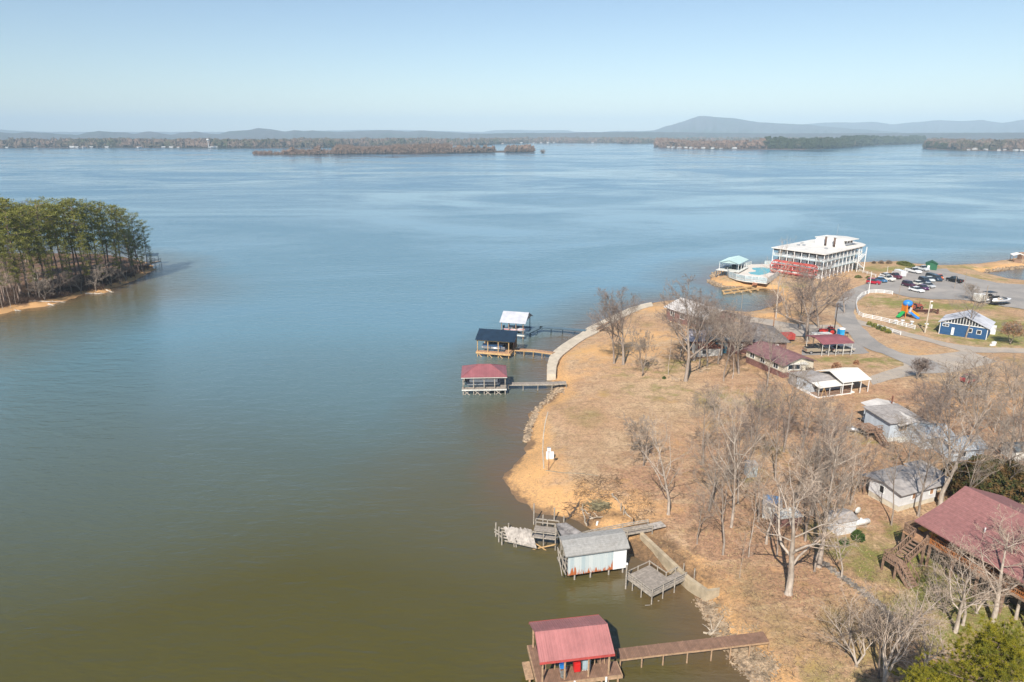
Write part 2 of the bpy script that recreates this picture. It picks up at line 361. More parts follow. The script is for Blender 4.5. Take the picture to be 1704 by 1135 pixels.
tag(bpy.data.objects.new('lake', m), kind='structure'); COL.objects.link(bpy.data.objects['lake'])
# ---------------------------------------------------------------- far land, hills
def forest_mat(name, a, b_, sc=.006, g=.5):
    m, nt, bs = nodes(name); pos = geopos(nt)
    n = noise(nt, pos, sc, 5, .65, .4); n2 = noise(nt, pos, sc*9, 3, .7)
    c = mixc(nt, ramp(nt, n, g-.05, g+.08), a, b_); c = mixc(nt, ramp(nt, n2, .35, .7), c, tuple(x*.55 for x in a))
    nt.links.new(c, bs.inputs['Base Color']); bs.inputs['Roughness'].default_value = 1; bs.inputs['Specular IOR Level'].default_value = 0
    bump(nt, bs, n2, 1, 12); return m
FM = forest_mat('winter_forest_land', (.16,.105,.085), (.055,.07,.035))
HM = forest_mat('hill_forest', (.10,.095,.10), (.055,.075,.06), .0016, .5)
def far_land(name, front, back_y, z=2.5, rim=30):
    """low land seen edge-on: front shoreline (photo directions on the water), a short bank, then flat to the back"""
    fr = [P(px, py, 0) for px, py in front]; mb = MB(); n = len(fr)
    rows = [[(p[0], p[1], -.5) for p in fr], [(p[0]*1.004, p[1]*1.004, z*.5) for p in fr], [(p[0]*1.02, p[1]*1.02, z) for p in fr]]
    if back_y < 50: rows += [[(p[0]*back_y, p[1]*back_y, z) for p in fr], [(p[0]*back_y*1.004, p[1]*back_y*1.004, -.5) for p in fr]]
    else: rows += [[(p[0]/p[1]*back_y, back_y, z) for p in fr]]
    for r in rows: mb.v += r
    for j in range(len(rows)-1):
        for i in range(n-1): mb.f.append((j*n+i, j*n+i+1, (j+1)*n+i+1, (j+1)*n+i))
    return tag(mb.build(name, FM), kind='structure'), fr
FAR = [(-300,247),(0,246.5),(100,246),(200,246),(330,246.5),(420,247),(520,246),(600,244),(720,242.5),(800,242),(830,240),(880,238.5),(960,238.2),(1020,238),(1040,239.5),(1090,238.5),(1200,238),(1500,239),(1704,238),(2100,238)]
CAPE1 = [(1088,244.2),(1100,246),(1136,247.5),(1180,248.5),(1270,248.8),(1330,249.2),(1369,248.3),(1400,246),(1453,241.8),(1500,240.8),(1536,239.6)]
CAPE2 = [(1536,247),(1545,248.8),(1570,249.5),(1603,251),(1640,251),(1704,252.3),(1800,252.5),(2000,252)]
ISL = [(420,257),(440,258),(500,258),(560,257),(640,256.5),(720,256),(760,255.3),(820,254.2),(870,253.6),(888,253.6)]
far_land('far_shore', FAR, 14000)
far_land('right_cape_ground', CAPE1, 1.35)
far_land('right_shore_ground', CAPE2, 1.6)
far_land('island_ground', ISL, 1.10, 1.0)
def ridge(name, pts, D, seed, fdepth=.16, mat=HM):
    rr = random.Random(seed); P3 = []
    for i in range(len(pts)-1):
        (x0,y0),(x1,y1) = pts[i], pts[i+1]; k = max(1, int(abs(x1-x0)/6))
        for j in range(k):
            t = j/k; s = t*t*(3-2*t)*.5+t*.5
            P3.append((x0+(x1-x0)*t, y0+(y1-y0)*s+rr.uniform(-.25,.25)))
    P3.append(pts[-1]); n = len(P3); mb = MB()
    prof = [(-fdepth*1.6, 0), (-fdepth, .12), (-fdepth*.6, .42), (-fdepth*.25, .82), (0, 1), (fdepth*.35, .7), (fdepth, 0)]
    for dd, k in prof:
        for px, py in P3:
            top = PD(px, py, D); q = rr.uniform(-.12,.12)*(k not in (0, 1)); s = 1+dd*(1+q*2)
            mb.v.append((top[0]*s, top[1]*s, max(0, top[2]*(k+q*.5)) if k else -2))
    for j in range(len(prof)-1):
        for i in range(n-1): mb.f.append((j*n+i, j*n+i+1, (j+1)*n+i+1, (j+1)*n+i))
    return tag(mb.build(name, mat, smooth=True), kind='structure')
ridge('left_hills', [(-260,222),(-60,219),(0,220),(20,222),(45,219.5),(75,221),(110,223.5),(130,224.5),(150,219.5),(165,218),(190,220),(205,220),(225,223),(240,219.5),(250,218.5),(270,222),(285,224.5),(300,221),(325,219),(345,222),
 (365,223),(380,218.5),(395,217.5),(412,216.5),(430,213),(450,215),(475,219),(490,216.5),(505,218),(520,217),(540,218.5),(568,219.5),(600,218),(640,216.5),(680,219),(700,217),(740,219.5),(790,222),(830,223.5)], 7000, 3)
ridge('far_pale_hills', [(-300,215),(-60,215),(0,215.5),(30,217.5),(80,219.5),(130,219.5),(300,219.5),(420,219.5),(560,217),(600,216),(660,216.2),(720,217.5),(800,219.5),(825,216.5),(860,216.2),(900,216.8),(940,216.5),(960,219.5),(1000,220),(1020,217.8),(1090,218),(1140,219),(1200,222)], 12500, 5)
ridge('low_wooded_rise', [(780,223),(850,221.5),(940,221),(1000,220),(1060,219.5),(1120,220),(1180,221),(1300,222),(1480,221.5),(1600,221),(1760,220.5),(1950,220)], 6000, 9, .12)
ridge('flat_topped_mountain', [(1010,222.5),(1060,219),(1088,217),(1110,209.5),(1136,202.5),(1150,197.5),(1162,193.5),(1172,193),(1190,194.8),(1220,196.5),(1245,200.5),(1265,203.5),(1300,205.5),(1340,207),(1380,211),(1430,215),(1500,220)], 9500, 11, .18)
ridge('distant_blue_ridge', [(1290,214),(1340,206.5),(1380,203.5),(1420,203.8),(1450,202.5),(1465,204),(1485,207),(1520,203.5),(1560,200),(1600,201.5),(1635,199.5),(1650,202.5),(1668,204.5),(1704,199),(1760,202),(1900,204)], 12500, 13)
# ---------------------------------------------------------------- haze
hm = bpy.data.materials.new('haze_air'); hm.use_nodes = True; nt = hm.node_tree; nt.nodes.clear()
out = nt.nodes.new('ShaderNodeOutputMaterial'); pv = nt.nodes.new('ShaderNodeVolumePrincipled')
pv.inputs['Color'].default_value = (.62,.83,1,1); pv.inputs['Density'].default_value = 1.2e-4; pv.inputs['Anisotropy'].default_value = -.2
nt.links.new(pv.outputs[0], out.inputs['Volume'])
tag(MB().box(-17000,-500,-4,17000,17500,420).build('haze', hm), kind='stuff')
# ---------------------------------------------------------------- shared materials
WOOD = M('weathered_grey_wood', (.36,.31,.26), .9, stripe=('X', .16, .01, .5), var=.25, scale=3)
WOODY = M('weathered_grey_wood_cross', (.36,.31,.26), .9, stripe=('Y', .16, .01, .5), var=.25, scale=3)
GREYW = M('grey_old_timber', (.40,.35,.29), .9, var=.3, scale=4)
BROWND = M('brown_stained_deck', (.27,.155,.10), .75, stripe=('X', .15, .008, .6), var=.2, scale=2)
BROWNW = M('brown_timber', (.42,.27,.16), .85, var=.25, scale=4)
YELW = M('new_yellow_timber', (.58,.37,.17), .8, var=.25, scale=4)
YELD = M('new_yellow_deck', (.52,.30,.17), .8, stripe=('X', .15, .008, .5), var=.25, scale=3)
TEALD = M('blue_grey_deck', (.12,.19,.24), .75, stripe=('X', .15, .008, .6), var=.2, scale=3)
TEALW = M('dark_blue_timber', (.05,.09,.13), .8, var=.3, scale=3)
MAROON = M('maroon_metal_roof', (.31,.11,.12), .5, var=.14, scale=.8, spec=.5, stripe=('X', .42, .01, .22), dirt=.15)
RED = M('red_metal_roof', (.43,.175,.165), .5, var=.14, scale=.6, stripe=('X', .4, .01, .2), dirt=.18)
NAVY = M('navy_metal_roof', (.015,.035,.065), .5, var=.25, scale=1, stripe=('X', .42, .01, .3))
GREYM = M('pale_grey_metal_roof', (.50,.51,.55), .5, var=.12, scale=.8, dirt=.18)
SHGR = M('grey_weathered_shingles', (.33,.32,.30), .9, var=.16, scale=3, stripe=('Y', .2, .01, .18), dirt=.25)
SHDK = M('dark_mottled_shingles', (.21,.19,.18), .95, var=.4, scale=2, stripe=('Y', .2, .01, .3), dirt=.3)
WHITE = M('white_paint', (.80,.80,.78), .5, var=.05)
OFFW = M('off_white_paint', (.66,.65,.60), .6, var=.12, dirt=.25)
DARK = M('black_rubber', (.015,.015,.017), .6)
STEEL = M('galvanised_steel', (.45,.46,.48), .4, .6)
CONC = M('pale_concrete', (.56,.48,.37), .9, var=.14, scale=.8, dirt=.2)
CONCD = M('stained_concrete', (.36,.31,.22), .9, var=.25, scale=.9, dirt=.5)
GLASS = M('window_glass', (.03,.04,.05), .12, spec=.8)
def rib_roof(x0, x1, pts, per=.42, mat=None, name='roof', parent=None, t=.07):
    """pts: roof profile [(y,z)...] ; sheet metal with standing seams"""
    mb = MB(); prof = list(pts)+[(y, z-t) for y, z in reversed(pts)]
    mb.extr(prof, 'x', x0, x1); n = int((x1-x0)/per)
    for i in range(n+1):
        x = x0+.03+i*(x1-x0-.06)/max(1,n)
        for j in range(len(pts)-1):
            (ya,za),(yb,zb) = pts[j], pts[j+1]; mb.bar((x,ya,za+.012),(x,yb,zb+.012), .035, .05)
    mb.sm = False
    return mb.build(name, mat, parent)
def rib_roof_y(y0, y1, pts, per=.42, mat=None, name='roof', parent=None, t=.07):
    mb = MB(); prof = list(pts)+[(x, z-t) for x, z in reversed(pts)]
    mb.extr(prof, 'y', y0, y1); n = int((y1-y0)/per)
    for i in range(n+1):
        y = y0+.03+i*(y1-y0-.06)/max(1,n)
        for j in range(len(pts)-1):
            (xa,za),(xb,zb) = pts[j], pts[j+1]; mb.bar((xa,y,za+.012),(xb,y,zb+.012), .035, .05)
    return mb.build(name, mat, parent)
def hip_roof(x0, x1, y0, y1, rx0, rx1, ry, ze, zr, mat, parent, name='roof', t=.12, caps=True):
    mb = MB(); v = [(x0,y0,ze),(x1,y0,ze),(x1,y1,ze),(x0,y1,ze),(rx0,ry,zr),(rx1,ry,zr),(x0,y0,ze-t),(x1,y0,ze-t),(x1,y1,ze-t),(x0,y1,ze-t)]
    mb.add(v, [(0,1,5,4),(2,3,4,5),(1,2,5),(3,0,4),(6,9,8,7),(0,6,7,1),(1,7,8,2),(2,8,9,3),(3,9,6,0)])
    if caps:
        for a, b in ((0,4),(3,4),(1,5),(2,5),(4,5)): mb.bar(Vector(v[a])+Vector((0,0,.02)), Vector(v[b])+Vector((0,0,.02)), .12, .05)
    return mb.build(name, mat, parent)
def deck(x0, x1, y0, y1, z, mat, fmat, parent, name='deck', t=.06):
    d = MB().box(x0,y0,z-t,x1,y1,z).build(name, mat, parent)
    f = MB()
    for y in (y0+.06, y1-.06): f.box(x0+.01,y-.05,z-t-.24,x1-.01,y+.05,z-t-.002)
    for x in (x0+.07, x1-.07): f.box(x-.05,y0+.12,z-t-.23,x+.05,y1-.12,z-t-.003)
    f.build('joists', fmat, parent); return d
def post(x, y, z0, z1, mat, parent, w=.18, lean=(0,0), name='post'):
    return MB().tube((x,y,z0),(x+lean[0],y+lean[1],z1), w/2, w/2*.93, 8).build(name, mat, parent)
def walkway(label, pts, width, dm, fm, step=2.6, group='walkways from the shore', rail=0, deep=-2.2, over=.0, name='walkway'):
    """pts: list of world points along the deck's centre line (x,y,z)"""
    o = pts[0]; t = empty(name, (o[0],o[1],0), math.atan2(pts[1][1]-o[1], pts[1][0]-o[0]), label, 'walkway', group)
    a = t.rotation_euler.z; L = [(*local(p, o, a), p[2]) for p in pts]
    mb = MB(); fr = MB(); rl = MB()
    for i in range(len(L)-1):
        p, q = Vector(L[i]), Vector(L[i+1]); d = (q-p); n = Vector((-d.y,d.x,0)).normalized()*width/2
        e = d.normalized()*(width/2 if i < len(L)-2 else 0)
        mb.slab([p-n, q+e-n, q+e+n, p+n], .06)
        for s in (-1, 1):
            off = n*s*.93-Vector((0,0,.17)); fr.bar(p+off, q+off, .06, .2)
        k = max(1, round(d.length/step))
        for j in range(k+1):
            c = p+d*(j/k)
            for s in (-1, 1):
                b = c+n*s*.92; zt = b.z-.06 if not rail else b.z+rail
                if i == 0 or j > 0: post(b.x+n.x*s*.12, b.y+n.y*s*.12, deep, zt+ (0 if rail else .0), fm, t, .15)
        if rail:
            for s in (-1, 1):
                for hh in (rail-.05, rail*.5): rl.bar(p+n*s*1.05+Vector((0,0,hh)), q+n*s*1.05+Vector((0,0,hh)), .05, .12)
    mb.build('deck', dm, t); fr.build('stringers', fm, t); rl.build('railing', fm, t)
    return t
# ---------------------------------------------------------------- boats
HULLW = M('white_gelcoat', (.78,.79,.80), .25, var=.04); HULLR = M('red_gelcoat', (.55,.04,.05), .3, var=.05); HULLB = M('blue_gelcoat', (.05,.12,.25), .3, var=.05)
SEAT = M('tan_vinyl', (.5,.42,.33), .6); BLKB = M('black_plastic', (.02,.02,.022), .4)
def runabout(label, loc, rz, L=5.6, B=2.1, hull=HULLW, stripe=HULLR, group='boats on lifts'):
    t = empty('motorboat', loc, rz, label, 'boat', group); mb = MB(); st = [(0,.80,.1),(.25,.95,.02),(.5,1,0),(.72,.86,.02),(.88,.5,.14),(1,.04,.36)]
    rings = []
    for u, wk, z0 in st:
        hw = B/2*wk; x = (u-.5)*L; hz = .78+.16*u
        rings.append([(x,-hw,hz),(x,-hw*.92,.42+z0*.5),(x,-hw*.35,.12+z0),(x,0,z0),(x,hw*.35,.12+z0),(x,hw*.92,.42+z0*.5),(x,hw,hz),(x,hw*.78,hz-.02),(x,hw*.74,.42+z0*.7),(x,-hw*.74,.42+z0*.7),(x,-hw*.78,hz-.02)])
    k = 11; v = [p for r_ in rings for p in r_]
    f = [(i*k+j, i*k+(j+1)%k, (i+1)*k+(j+1)%k, (i+1)*k+j) for i in range(len(st)-1) for j in range(k)]+[tuple(range(k)), tuple((len(st)-1)*k+j for j in range(k-1,-1,-1))]
    mb.add(v, f).build('hull', hull, t, True)
    s = MB()
    for i in range(len(st)-1):
        for sg in (-1, 1):
            a = rings[i]; b = rings[i+1]; j0, j1 = (0,1) if sg < 0 else (6,5)
            pa = Vector(a[j0])*.65+Vector(a[j1])*.35; pb = Vector(b[j0])*.65+Vector(b[j1])*.35; o = Vector((0, sg*.012, 0)); s.bar(pa+o, pb+o, .02, .14)
    s.build('stripe', stripe, t)
    MB().slab([(L*.12,-B*.36,1.28),(L*.12,B*.36,1.28),(L*.2,B*.33,.94),(L*.2,-B*.33,.94)], .02).build('windscreen', GLASS, t)
    d = MB(); d.slab([(L*.18,-B*.40,.93),(L*.18,B*.40,.93),(L*.40,B*.2,.97),(L*.40,-B*.2,.97)], .04); d.build('foredeck', hull, t)
    for y in (-.45,.45): MB().box(-.5,y-.25,.45,.1,y+.25,.75).box(-.58,y-.25,.45,-.46,y+.25,1.15).build('seat', SEAT, t)
    e = MB().box(-L*.5-.42,-.2,.75,-L*.5-.02,.2,1.35).bar((-L*.5-.22,0,.8),(-L*.5-.22,0,-.15),.16,.3); e.build('outboard_motor', BLKB, t)
    return t
def pontoon(label, loc, rz, L=6.6, B=2.4, wall=HULLW, top=None, group='boats on lifts'):
    t = empty('pontoon_boat', loc, rz, label, 'boat', group)
    for y in (-B*.36, B*.36):
        MB().tube((-L/2,y,.3),(L/2-.6,y,.3),.3,.3,12).tube((L/2-.6,y,.3),(L/2,y,.42),.3,.05,12).build('pontoon', STEEL, t, True)
    MB().box(-L/2,-B/2,.62,L/2-.2,B/2,.70).build('deck', M('grey_carpet',(.3,.3,.32),.9), t)
    for y in (-B/2+.03, B/2-.03): MB().box(-L/2+.5,y-.02,.78,L/2-.5,y+.02,1.35).build('side_panel', wall, t)
    for bb in ((-L/2+.6,-B/2+.1,.705,-L/2+2.2,-B/2+.7,1.1),(L/2-2.4,-B/2+.1,.705,L/2-.7,-B/2+.7,1.1),(L/2-2.4,B/2-.7,.705,L/2-.7,B/2-.1,1.1)): MB().box(*bb).build('bench', SEAT, t)
    MB().box(.2,-.9+B/2,.705,.7,-.3+B/2,1.5).build('console', BLKB, t)
    MB().box(-L/2-.4,-.2,.5,-L/2-.02,.2,1.3).bar((-L/2-.2,0,.6),(-L/2-.2,0,-.2),.15,.28).build('outboard_motor', BLKB, t)
    if top:
        c = MB().box(-1.9,-B/2+.05,2.25,.9,B/2-.05,2.32)
        for x in (-1.8,.8):
            for y in (-B/2+.1,B/2-.1): c.bar((x,y,1.3),(x*.8,y,2.25),.03)
        c.build('canopy', top, t)
    return t
# ---------------------------------------------------------------- C: maroon hip-roofed boathouse
a, ang, L = frame(P(767,628,3.6), P(844,627,3.6))
t = empty('boathouse', (a[0],a[1],0), ang, 'open boathouse with maroon hipped metal roof on tall crossed wooden piles', 'boathouse', 'boathouses standing in the lake')
hip_roof(0, L, 0, 6.3, 3.0, L-3.0, 3.2, 3.62, 5.0, MAROON, t)
MB().box(.02,.02,3.36,L-.02,.14,3.49).build('fascia', OFFW, t); MB().box(.02,6.16,3.36,L-.02,6.28,3.49).build('fascia', OFFW, t)
for i in range(5):
    x = .35+i*(L-.7)/4
    for y in (.45, 5.85): post(x, y, -2.5, 3.38, GREYW, t, .2)
for i in range(4):
    x = .35+i*(L-.7)/4; d = (L-.7)/4
    MB().bar((x,.34,1.0),(x+d*.75,.34,-.25),.06,.16).build('brace', GREYW, t); MB().bar((x,.56,-.2),(x+d*.75,.56,1.0),.06,.16).build('brace', GREYW, t)
d = MB(); d.box(.1,.2,1.12,L-.1,1.3,1.2).box(.1,5.0,1.12,L-.1,6.1,1.2).box(L-1.2,1.302,1.12,L-.1,4.998,1.2); d.build('deck', WOOD, t)
MB().box(.1,.14,.9,L-.1,.2,1.118).build('joist', OFFW, t); MB().box(.1,6.1,.9,L-.1,6.16,1.118).build('joist', OFFW, t)
p = Vector((a[0],a[1],0))+Matrix.Rotation(ang,3,'Z')@Vector((4.1,3.1,1.15))
pontoon('white pontoon boat lifted beneath the maroon hipped roof', p, ang, 6.2, 2.5, HULLW)
wk = P(851,638,1.35); wk2 = P(942,636,1.5)
walkway('narrow grey plank walkway leading from the maroon hipped boathouse to rocky bank', [P(846,638,1.25), P(895,637.5,1.3), P(942,636,1.5)], 1.1, WOOD, GREYW)
# ---------------------------------------------------------------- B: navy boathouse
a, ang, L = frame(P(790.5,565,3.9), P(848.7,569,3.9)); W = 7.0
t = empty('boathouse', (a[0],a[1],0), ang, 'boathouse with dark navy gabled roof over yellow timber deck and posts', 'boathouse', 'boathouses standing in the lake')
rib_roof(0, L+1.0, [(0,3.9),(3.4,5.45),(W,3.9)], .4, NAVY, 'roof', t)
for i in range(4):
    x = .4+i*(L-.8)/3; post(x,.45,-2.5,3.85,YELW,t,.22); post(x,W-.5,-2.5,3.85,YELW,t,.22)
    if i < 3: MB().bar((x,.3,.9),(x+1.3,.3,-.35),.06,.15).build('brace', YELW, t)
MB().box(.2,.33,3.55,L-.2,.39,3.78).build('beam', YELW, t)
MB().box(.1,.15,1.12,L,1.2,1.2).box(L-1.5,1.202,1.12,L,W-.2,1.2).box(.1,W-1.5,1.12,L-1.502,W-.2,1.2).build('deck', YELD, t)
MB().box(.1,.08,.75,L,.145,1.118).box(L,.15,.75,L+.06,W-.2,1.118).build('joists', YELW, t)
WALB = M('brown_board_wall', (.30,.16,.09), .8, stripe=('Y', .2, .01, .5)); 
MB().box(L-.12,3.2,1.21,L-.02,W-.3,3.95).box(.3,W-.42,1.21,L-.14,W-.32,3.85).extr([(3.3,4.0),(W-.6,4.0),(3.4,5.25)],'x',L-.12,L-.02).build('wall', WALB, t)
MB().box(L-.019,3.9,1.22,L+.01,4.8,3.2).build('door', M('dark_door',(.16,.07,.05),.7), t)
p = Vector((a[0],a[1],0))+Matrix.Rotation(ang,3,'Z')@Vector((3.4,2.8,1.3))
pontoon('dark hulled pontoon boat hanging under the navy gabled roof', p, ang+math.pi, 5.4, 2.2, HULLB)
walkway('bowed yellow timber walkway running from the navy boathouse to concrete seawall', [P(857,581,1.3), P(888,582.5,1.3), P(921,587,1.5)], 1.2, YELD, YELW)
# ---------------------------------------------------------------- A: grey boathouse
a, ang, L = frame(P(831,536,3.9), P(872.4,539,3.9)); W = 7.6
t = empty('boathouse', (a[0],a[1],0), ang, 'farthest boathouse with pale grey gabled metal roof and dark posts', 'boathouse', 'boathouses standing in the lake')
rib_roof(0, L+.3, [(0,3.9),(3.4,5.8),(W,3.9)], .4, GREYM, 'roof', t)
for i in range(4):
    x = .4+i*(L-.8)/3; post(x,.45,-2.5,3.85,BROWNW,t,.2); post(x,W-.5,-2.5,3.85,TEALW,t,.2)
MB().extr([(.5,4.0),(W-.6,4.0),(3.4,5.5)],'x',L-.12,L-.02).build('gable_panel', M('grey_board',(.42,.43,.42),.8), t)
MB().box(.1,.15,1.12,L,1.1,1.2).build('deck', TEALD, t); MB().box(.1,W-1.4,1.12,L,W-.2,1.2).build('deck', TEALD, t)
MB().box(.1,.08,.8,L,.145,1.118).build('joists', OFFW, t)
R3 = Matrix.Rotation(ang,3,'Z')
runabout('white and red motorboat under the pale grey gabled roof', Vector((a[0],a[1],0))+R3@Vector((3.2,2.1,1.25)), ang, 5.0, 2.0)
MB_ = MB(); MB_.tube((0,0,0),(0,.35,0),.42,.42,14)
o = MB_.build('round_fender', DARK); 
o.location = Vector((a[0],a[1],1.4))+R3@Vector((.55,.9,0)); tag(o, 'round black fender hanging at the left post of the pale grey boathouse', 'fender')
walkway('angled blue grey walkway from the farthest pale grey boathouse to the concrete seawall', [P(876,554,1.3), P(898,544,1.3), P(936,546,1.3), P(975,549.5,1.5)], 1.3, TEALD, TEALW)
# ---------------------------------------------------------------- concrete seawall promenade
def ribbon_slab(name, outer, inner, z0, z1, mat, label, cat):
    mb = MB()
    n = len(outer)
    for i in range(n):
        o_, i_ = outer[i], inner[i]
        mb.v += [(o_[0],o_[1],z1),(i_[0],i_[1],z1+.02),(i_[0],i_[1],z0),(o_[0],o_[1],z0)]
    for i in range(n-1):
        a_ = i*4; b_ = a_+4
        for k in range(4): mb.f.append((a_+k, b_+k, b_+(k+1)%4, a_+(k+1)%4))
    mb.f += [(0,1,2,3), tuple((n-1)*4+k for k in (3,2,1,0))]
    ob = mb.build(name, mat); return tag(ob, label, cat)
zo = 1.35
outer = [P(x,y,zo) for x,y in ((910,622),(910.5,607),(914,594),(922,583),(936,572.5),(950,563.5),(965,555),(978,544.5),(1000,534),(1020,524.5),(1045,513),(1068,506),(1084,502.5))]
inner = [P(x,y,zo) for x,y in ((925,623),(926,609),(930,598),(938,589),(950,580),(962,571),(976,562),(991,555),(1010,544),(1028,533),(1050,521),(1071,513),(1087,508.5))]
ribbon_slab('seawall', outer, inner, -1.5, zo, CONC, 'curved pale concrete seawall walkway along the grassy point', 'seawall')
# ---------------------------------------------------------------- G: red boathouse at the bottom
a, ang, L = frame(P(898,1102.8,3.5), P(1023.4,1088,3.5))
t = empty('boathouse', (a[0],a[1],0), ang, 'nearest boathouse with bright red ribbed metal roof and brown deck', 'boathouse', 'boathouses standing in the lake')
rib_roof(0, L, [(0,3.5),(2.35,4.65),(5.0,3.5)], .2, RED, 'roof', t, .08)
MB().box(.0,-.05,3.3,L,-.005,3.51).build('fascia', M('red_trim',(.5,.08,.07),.5), t); MB().box(.0,5.005,3.3,L,5.05,3.51).build('fascia', M('red_trim',(.5,.08,.07),.5), t)
for x in (.35, 2.3, 4.4, L-.35):
    for y in (.4, 4.6): post(x, y, -2.5, 3.42, BROWNW, t, .2)
MB().box(-.1,.15,1.02,L+.75,1.75,1.1).box(-.1,1.752,1.02,.6,4.9,1.1).box(L-.9,1.752,1.02,L+.1,4.9,1.1).build('deck', BROWND, t)
MB().box(-.12,.06,.74,L+.84,.147,1.098).box(L+.752,.15,.74,L+.84,1.75,1.098).box(-.19,.15,.74,-.102,4.9,1.098).build('joists', BROWNW, t)
for x in (1.4,3.4,5.6,L+.5): post(x,.3,-2.5,1.0,BROWNW,t,.2)
for x in (.9, 1.7, 5.3, 5.8, 6.2):
    MB().box(x-.04,1.6,1.1,x+.04,1.68,2.0).build('rail_post', BROWNW, t)
MB().box(-.95,1.2,.7,-.25,3.2,.85).bar((-.6,1.3,.7),(-.6,1.3,-1),.15).bar((-.6,3.1,.7),(-.6,3.1,-1),.15).build('side_platform', BROWNW, t)
Rm = Matrix.Rotation(ang,3,'Z'); A0 = Vector((a[0],a[1],0))
runabout('dark boat hanging in the shade of the bright red roof', A0+Rm@Vector((2.9,2.9,1.0)), ang+math.pi, 4.6, 1.9, M('dark_hull',(.06,.07,.08),.3), HULLW)
def at(v): return A0+Rm@Vector(v)
REDP = M('red_enamel', (.55,.02,.02), .35, var=.05)
tc = empty('tool_chest', at((3.55,1.15,1.1)), ang, 'red drawer tool chest on the brown boathouse deck', 'tool chest')
MB().box(-.28,-.25,.1,.28,.25,1.0).build('body', REDP, tc)
for k in range(5): MB().box(-.25,-.275,.15+k*.165,.25,-.252,.29+k*.165).build('drawer', REDP, tc)
for x in (-.22,.22):
    for y in (-.18,.18): MB().tube((x-.03,y,.05),(x+.03,y,.05),.05,.05,10).build('wheel', DARK, tc)
cb = empty('cabinet', at((4.4,1.3,1.1)), ang, 'pale blue grey metal cabinet beside the red tool chest', 'cabinet')
CABM = M('pale_blue_grey_metal', (.33,.42,.46), .5); MB().box(-.35,-.28,.12,.35,.28,1.05).build('body', CABM, cb); MB().box(-.33,-.305,.16,-.01,-.283,1.0).build('door', CABM, cb); MB().box(.01,-.305,.16,.33,-.283,1.0).build('door', CABM, cb)
MB().slab([(-.37,-.32,1.12),(.37,-.32,1.12),(.37,.3,1.12),(-.37,.3,1.12)],.06).build('worktop', CABM, cb)
for x in (-.3,-.1,.1,.3): MB().tube((x,-.2,0),(x,-.2,.12),.04,.03,8).build('foot', WHITE, cb)
gr = empty('folding_chair', at((2.35,1.35,1.1)), ang, 'bright blue folded canvas chair on the boathouse deck', 'chair')
BLU = M('bright_blue_canvas', (.02,.22,.62), .7); MB().slab([(-.28,-.25,.48),(.28,-.25,.48),(.26,.2,.42),(-.26,.2,.42)],.04).build('seat', BLU, gr); MB().slab([(-.28,.16,.95),(.28,.16,.95),(.26,.26,.46),(-.26,.26,.46)],.04).build('backrest', BLU, gr)
for x in (-.26,.26): MB().bar((x,-.25,0),(x,.25,.5),.03).build('leg', STEEL, gr); MB().bar((x,.25,0),(x,-.25,.5),.03).build('leg', STEEL, gr)
rg_ = empty('cable_reel', at((2.3,.75,1.1)), ang, 'round grey reel standing in front of blue chair', 'reel')
MB().tube((0,0,0),(0,0,.08),.3,.3,18).build('flange', M('grey_plastic',(.2,.2,.19),.6), rg_); MB().tube((0,0,.08),(0,0,.24),.18,.18,14).build('coil', DARK, rg_); MB().tube((0,0,.24),(0,0,.32),.3,.3,18).build('flange', MC['grey_plastic'], rg_)
for k, (x, y, lb) in enumerate(((1.2,.02,'white rubber fender hanging at middle of the brown deck edge'), (5.9,.02,'white rubber fender near the right end of the brown deck edge'))):
    o = MB().tube((0,0,-.45),(0,0,.1),.09,.09,10).build('fender', WHITE); o.location = at((x+1.9*(k==0),y,1.0)); tag(o, lb, 'fender')
walkway('long brown walkway sloping from the red boathouse up to the rocky bank', [P(1029,1088,1.1), P(1100,1079.5,1.2), P(1180,1070.5,1.35), P(1275,1059,1.75)], 1.3, BROWND, BROWNW, 2.0)
# ---------------------------------------------------------------- D: tin-walled boathouse
a, ang, L = frame(P(945,926,3.4), P(1046,912,3.4))
t = empty('boathouse', (a[0],a[1],0), ang, 'old boathouse with rust streaked pale tin wall under grey shingle roof', 'boathouse', 'boathouses standing in the lake')
tm, nt, bs = nodes('rusty_tin'); co = texco(nt)
nn = noise(nt, mapping(nt, co, (2.2,1,.35)), 1.6, 5, .7); sp = nt.nodes.new('ShaderNodeSeparateXYZ'); nt.links.new(co, sp.inputs[0])
low = ramp(nt, sp.outputs[2], .7, 2.2, .17, -.15)
rust = ramp(nt, math_(nt,'ADD',nn,low), .56, .63)
pan = nt.nodes.new('ShaderNodeTexWhiteNoise'); pan.noise_dimensions = '1D'; nt.links.new(math_(nt,'FLOOR',math_(nt,'DIVIDE',sp.outputs[0],.42)), pan.inputs['W'])
c = mixc(nt, pan.outputs['Value'], (.40,.47,.49), (.55,.58,.57)); c = mixc(nt, rust, c, (.42,.12,.035)); nt.links.new(c, bs.inputs['Base Color']); bs.inputs['Roughness'].default_value = .55
MB().box(.15,.35,.75,L-1.55,.41,3.3).build('tin_wall', tm, t)
cr = MB()
for i in range(26): cr.bar((.2+i*.2,.335,.76),(.2+i*.2,.335,3.3),.035,.03)
cr.build('tin_ribs', tm, t)
MB().box(L-1.548,.33,.72,L-.05,.41,3.3).box(L-.13,.412,.72,L-.05,3.1,3.3).extr([(.42,3.3),(3.1,3.3),(1.5,4.2)],'x',L-.13,L-.05).build('white_wall', WHITE, t)
rib = MB(); prof = [(0,3.4),(.7,3.95),(1.6,4.35),(2.6,4.25),(3.6,3.5)]; rib.extr(prof+[(y,z-.12) for y,z in reversed(prof)],'x',-.25,L+.15); rib.build('roof', SHGR, t)
MB().box(.2,.5,.9,L-.2,3.0,1.0).build('floor', WOOD, t)
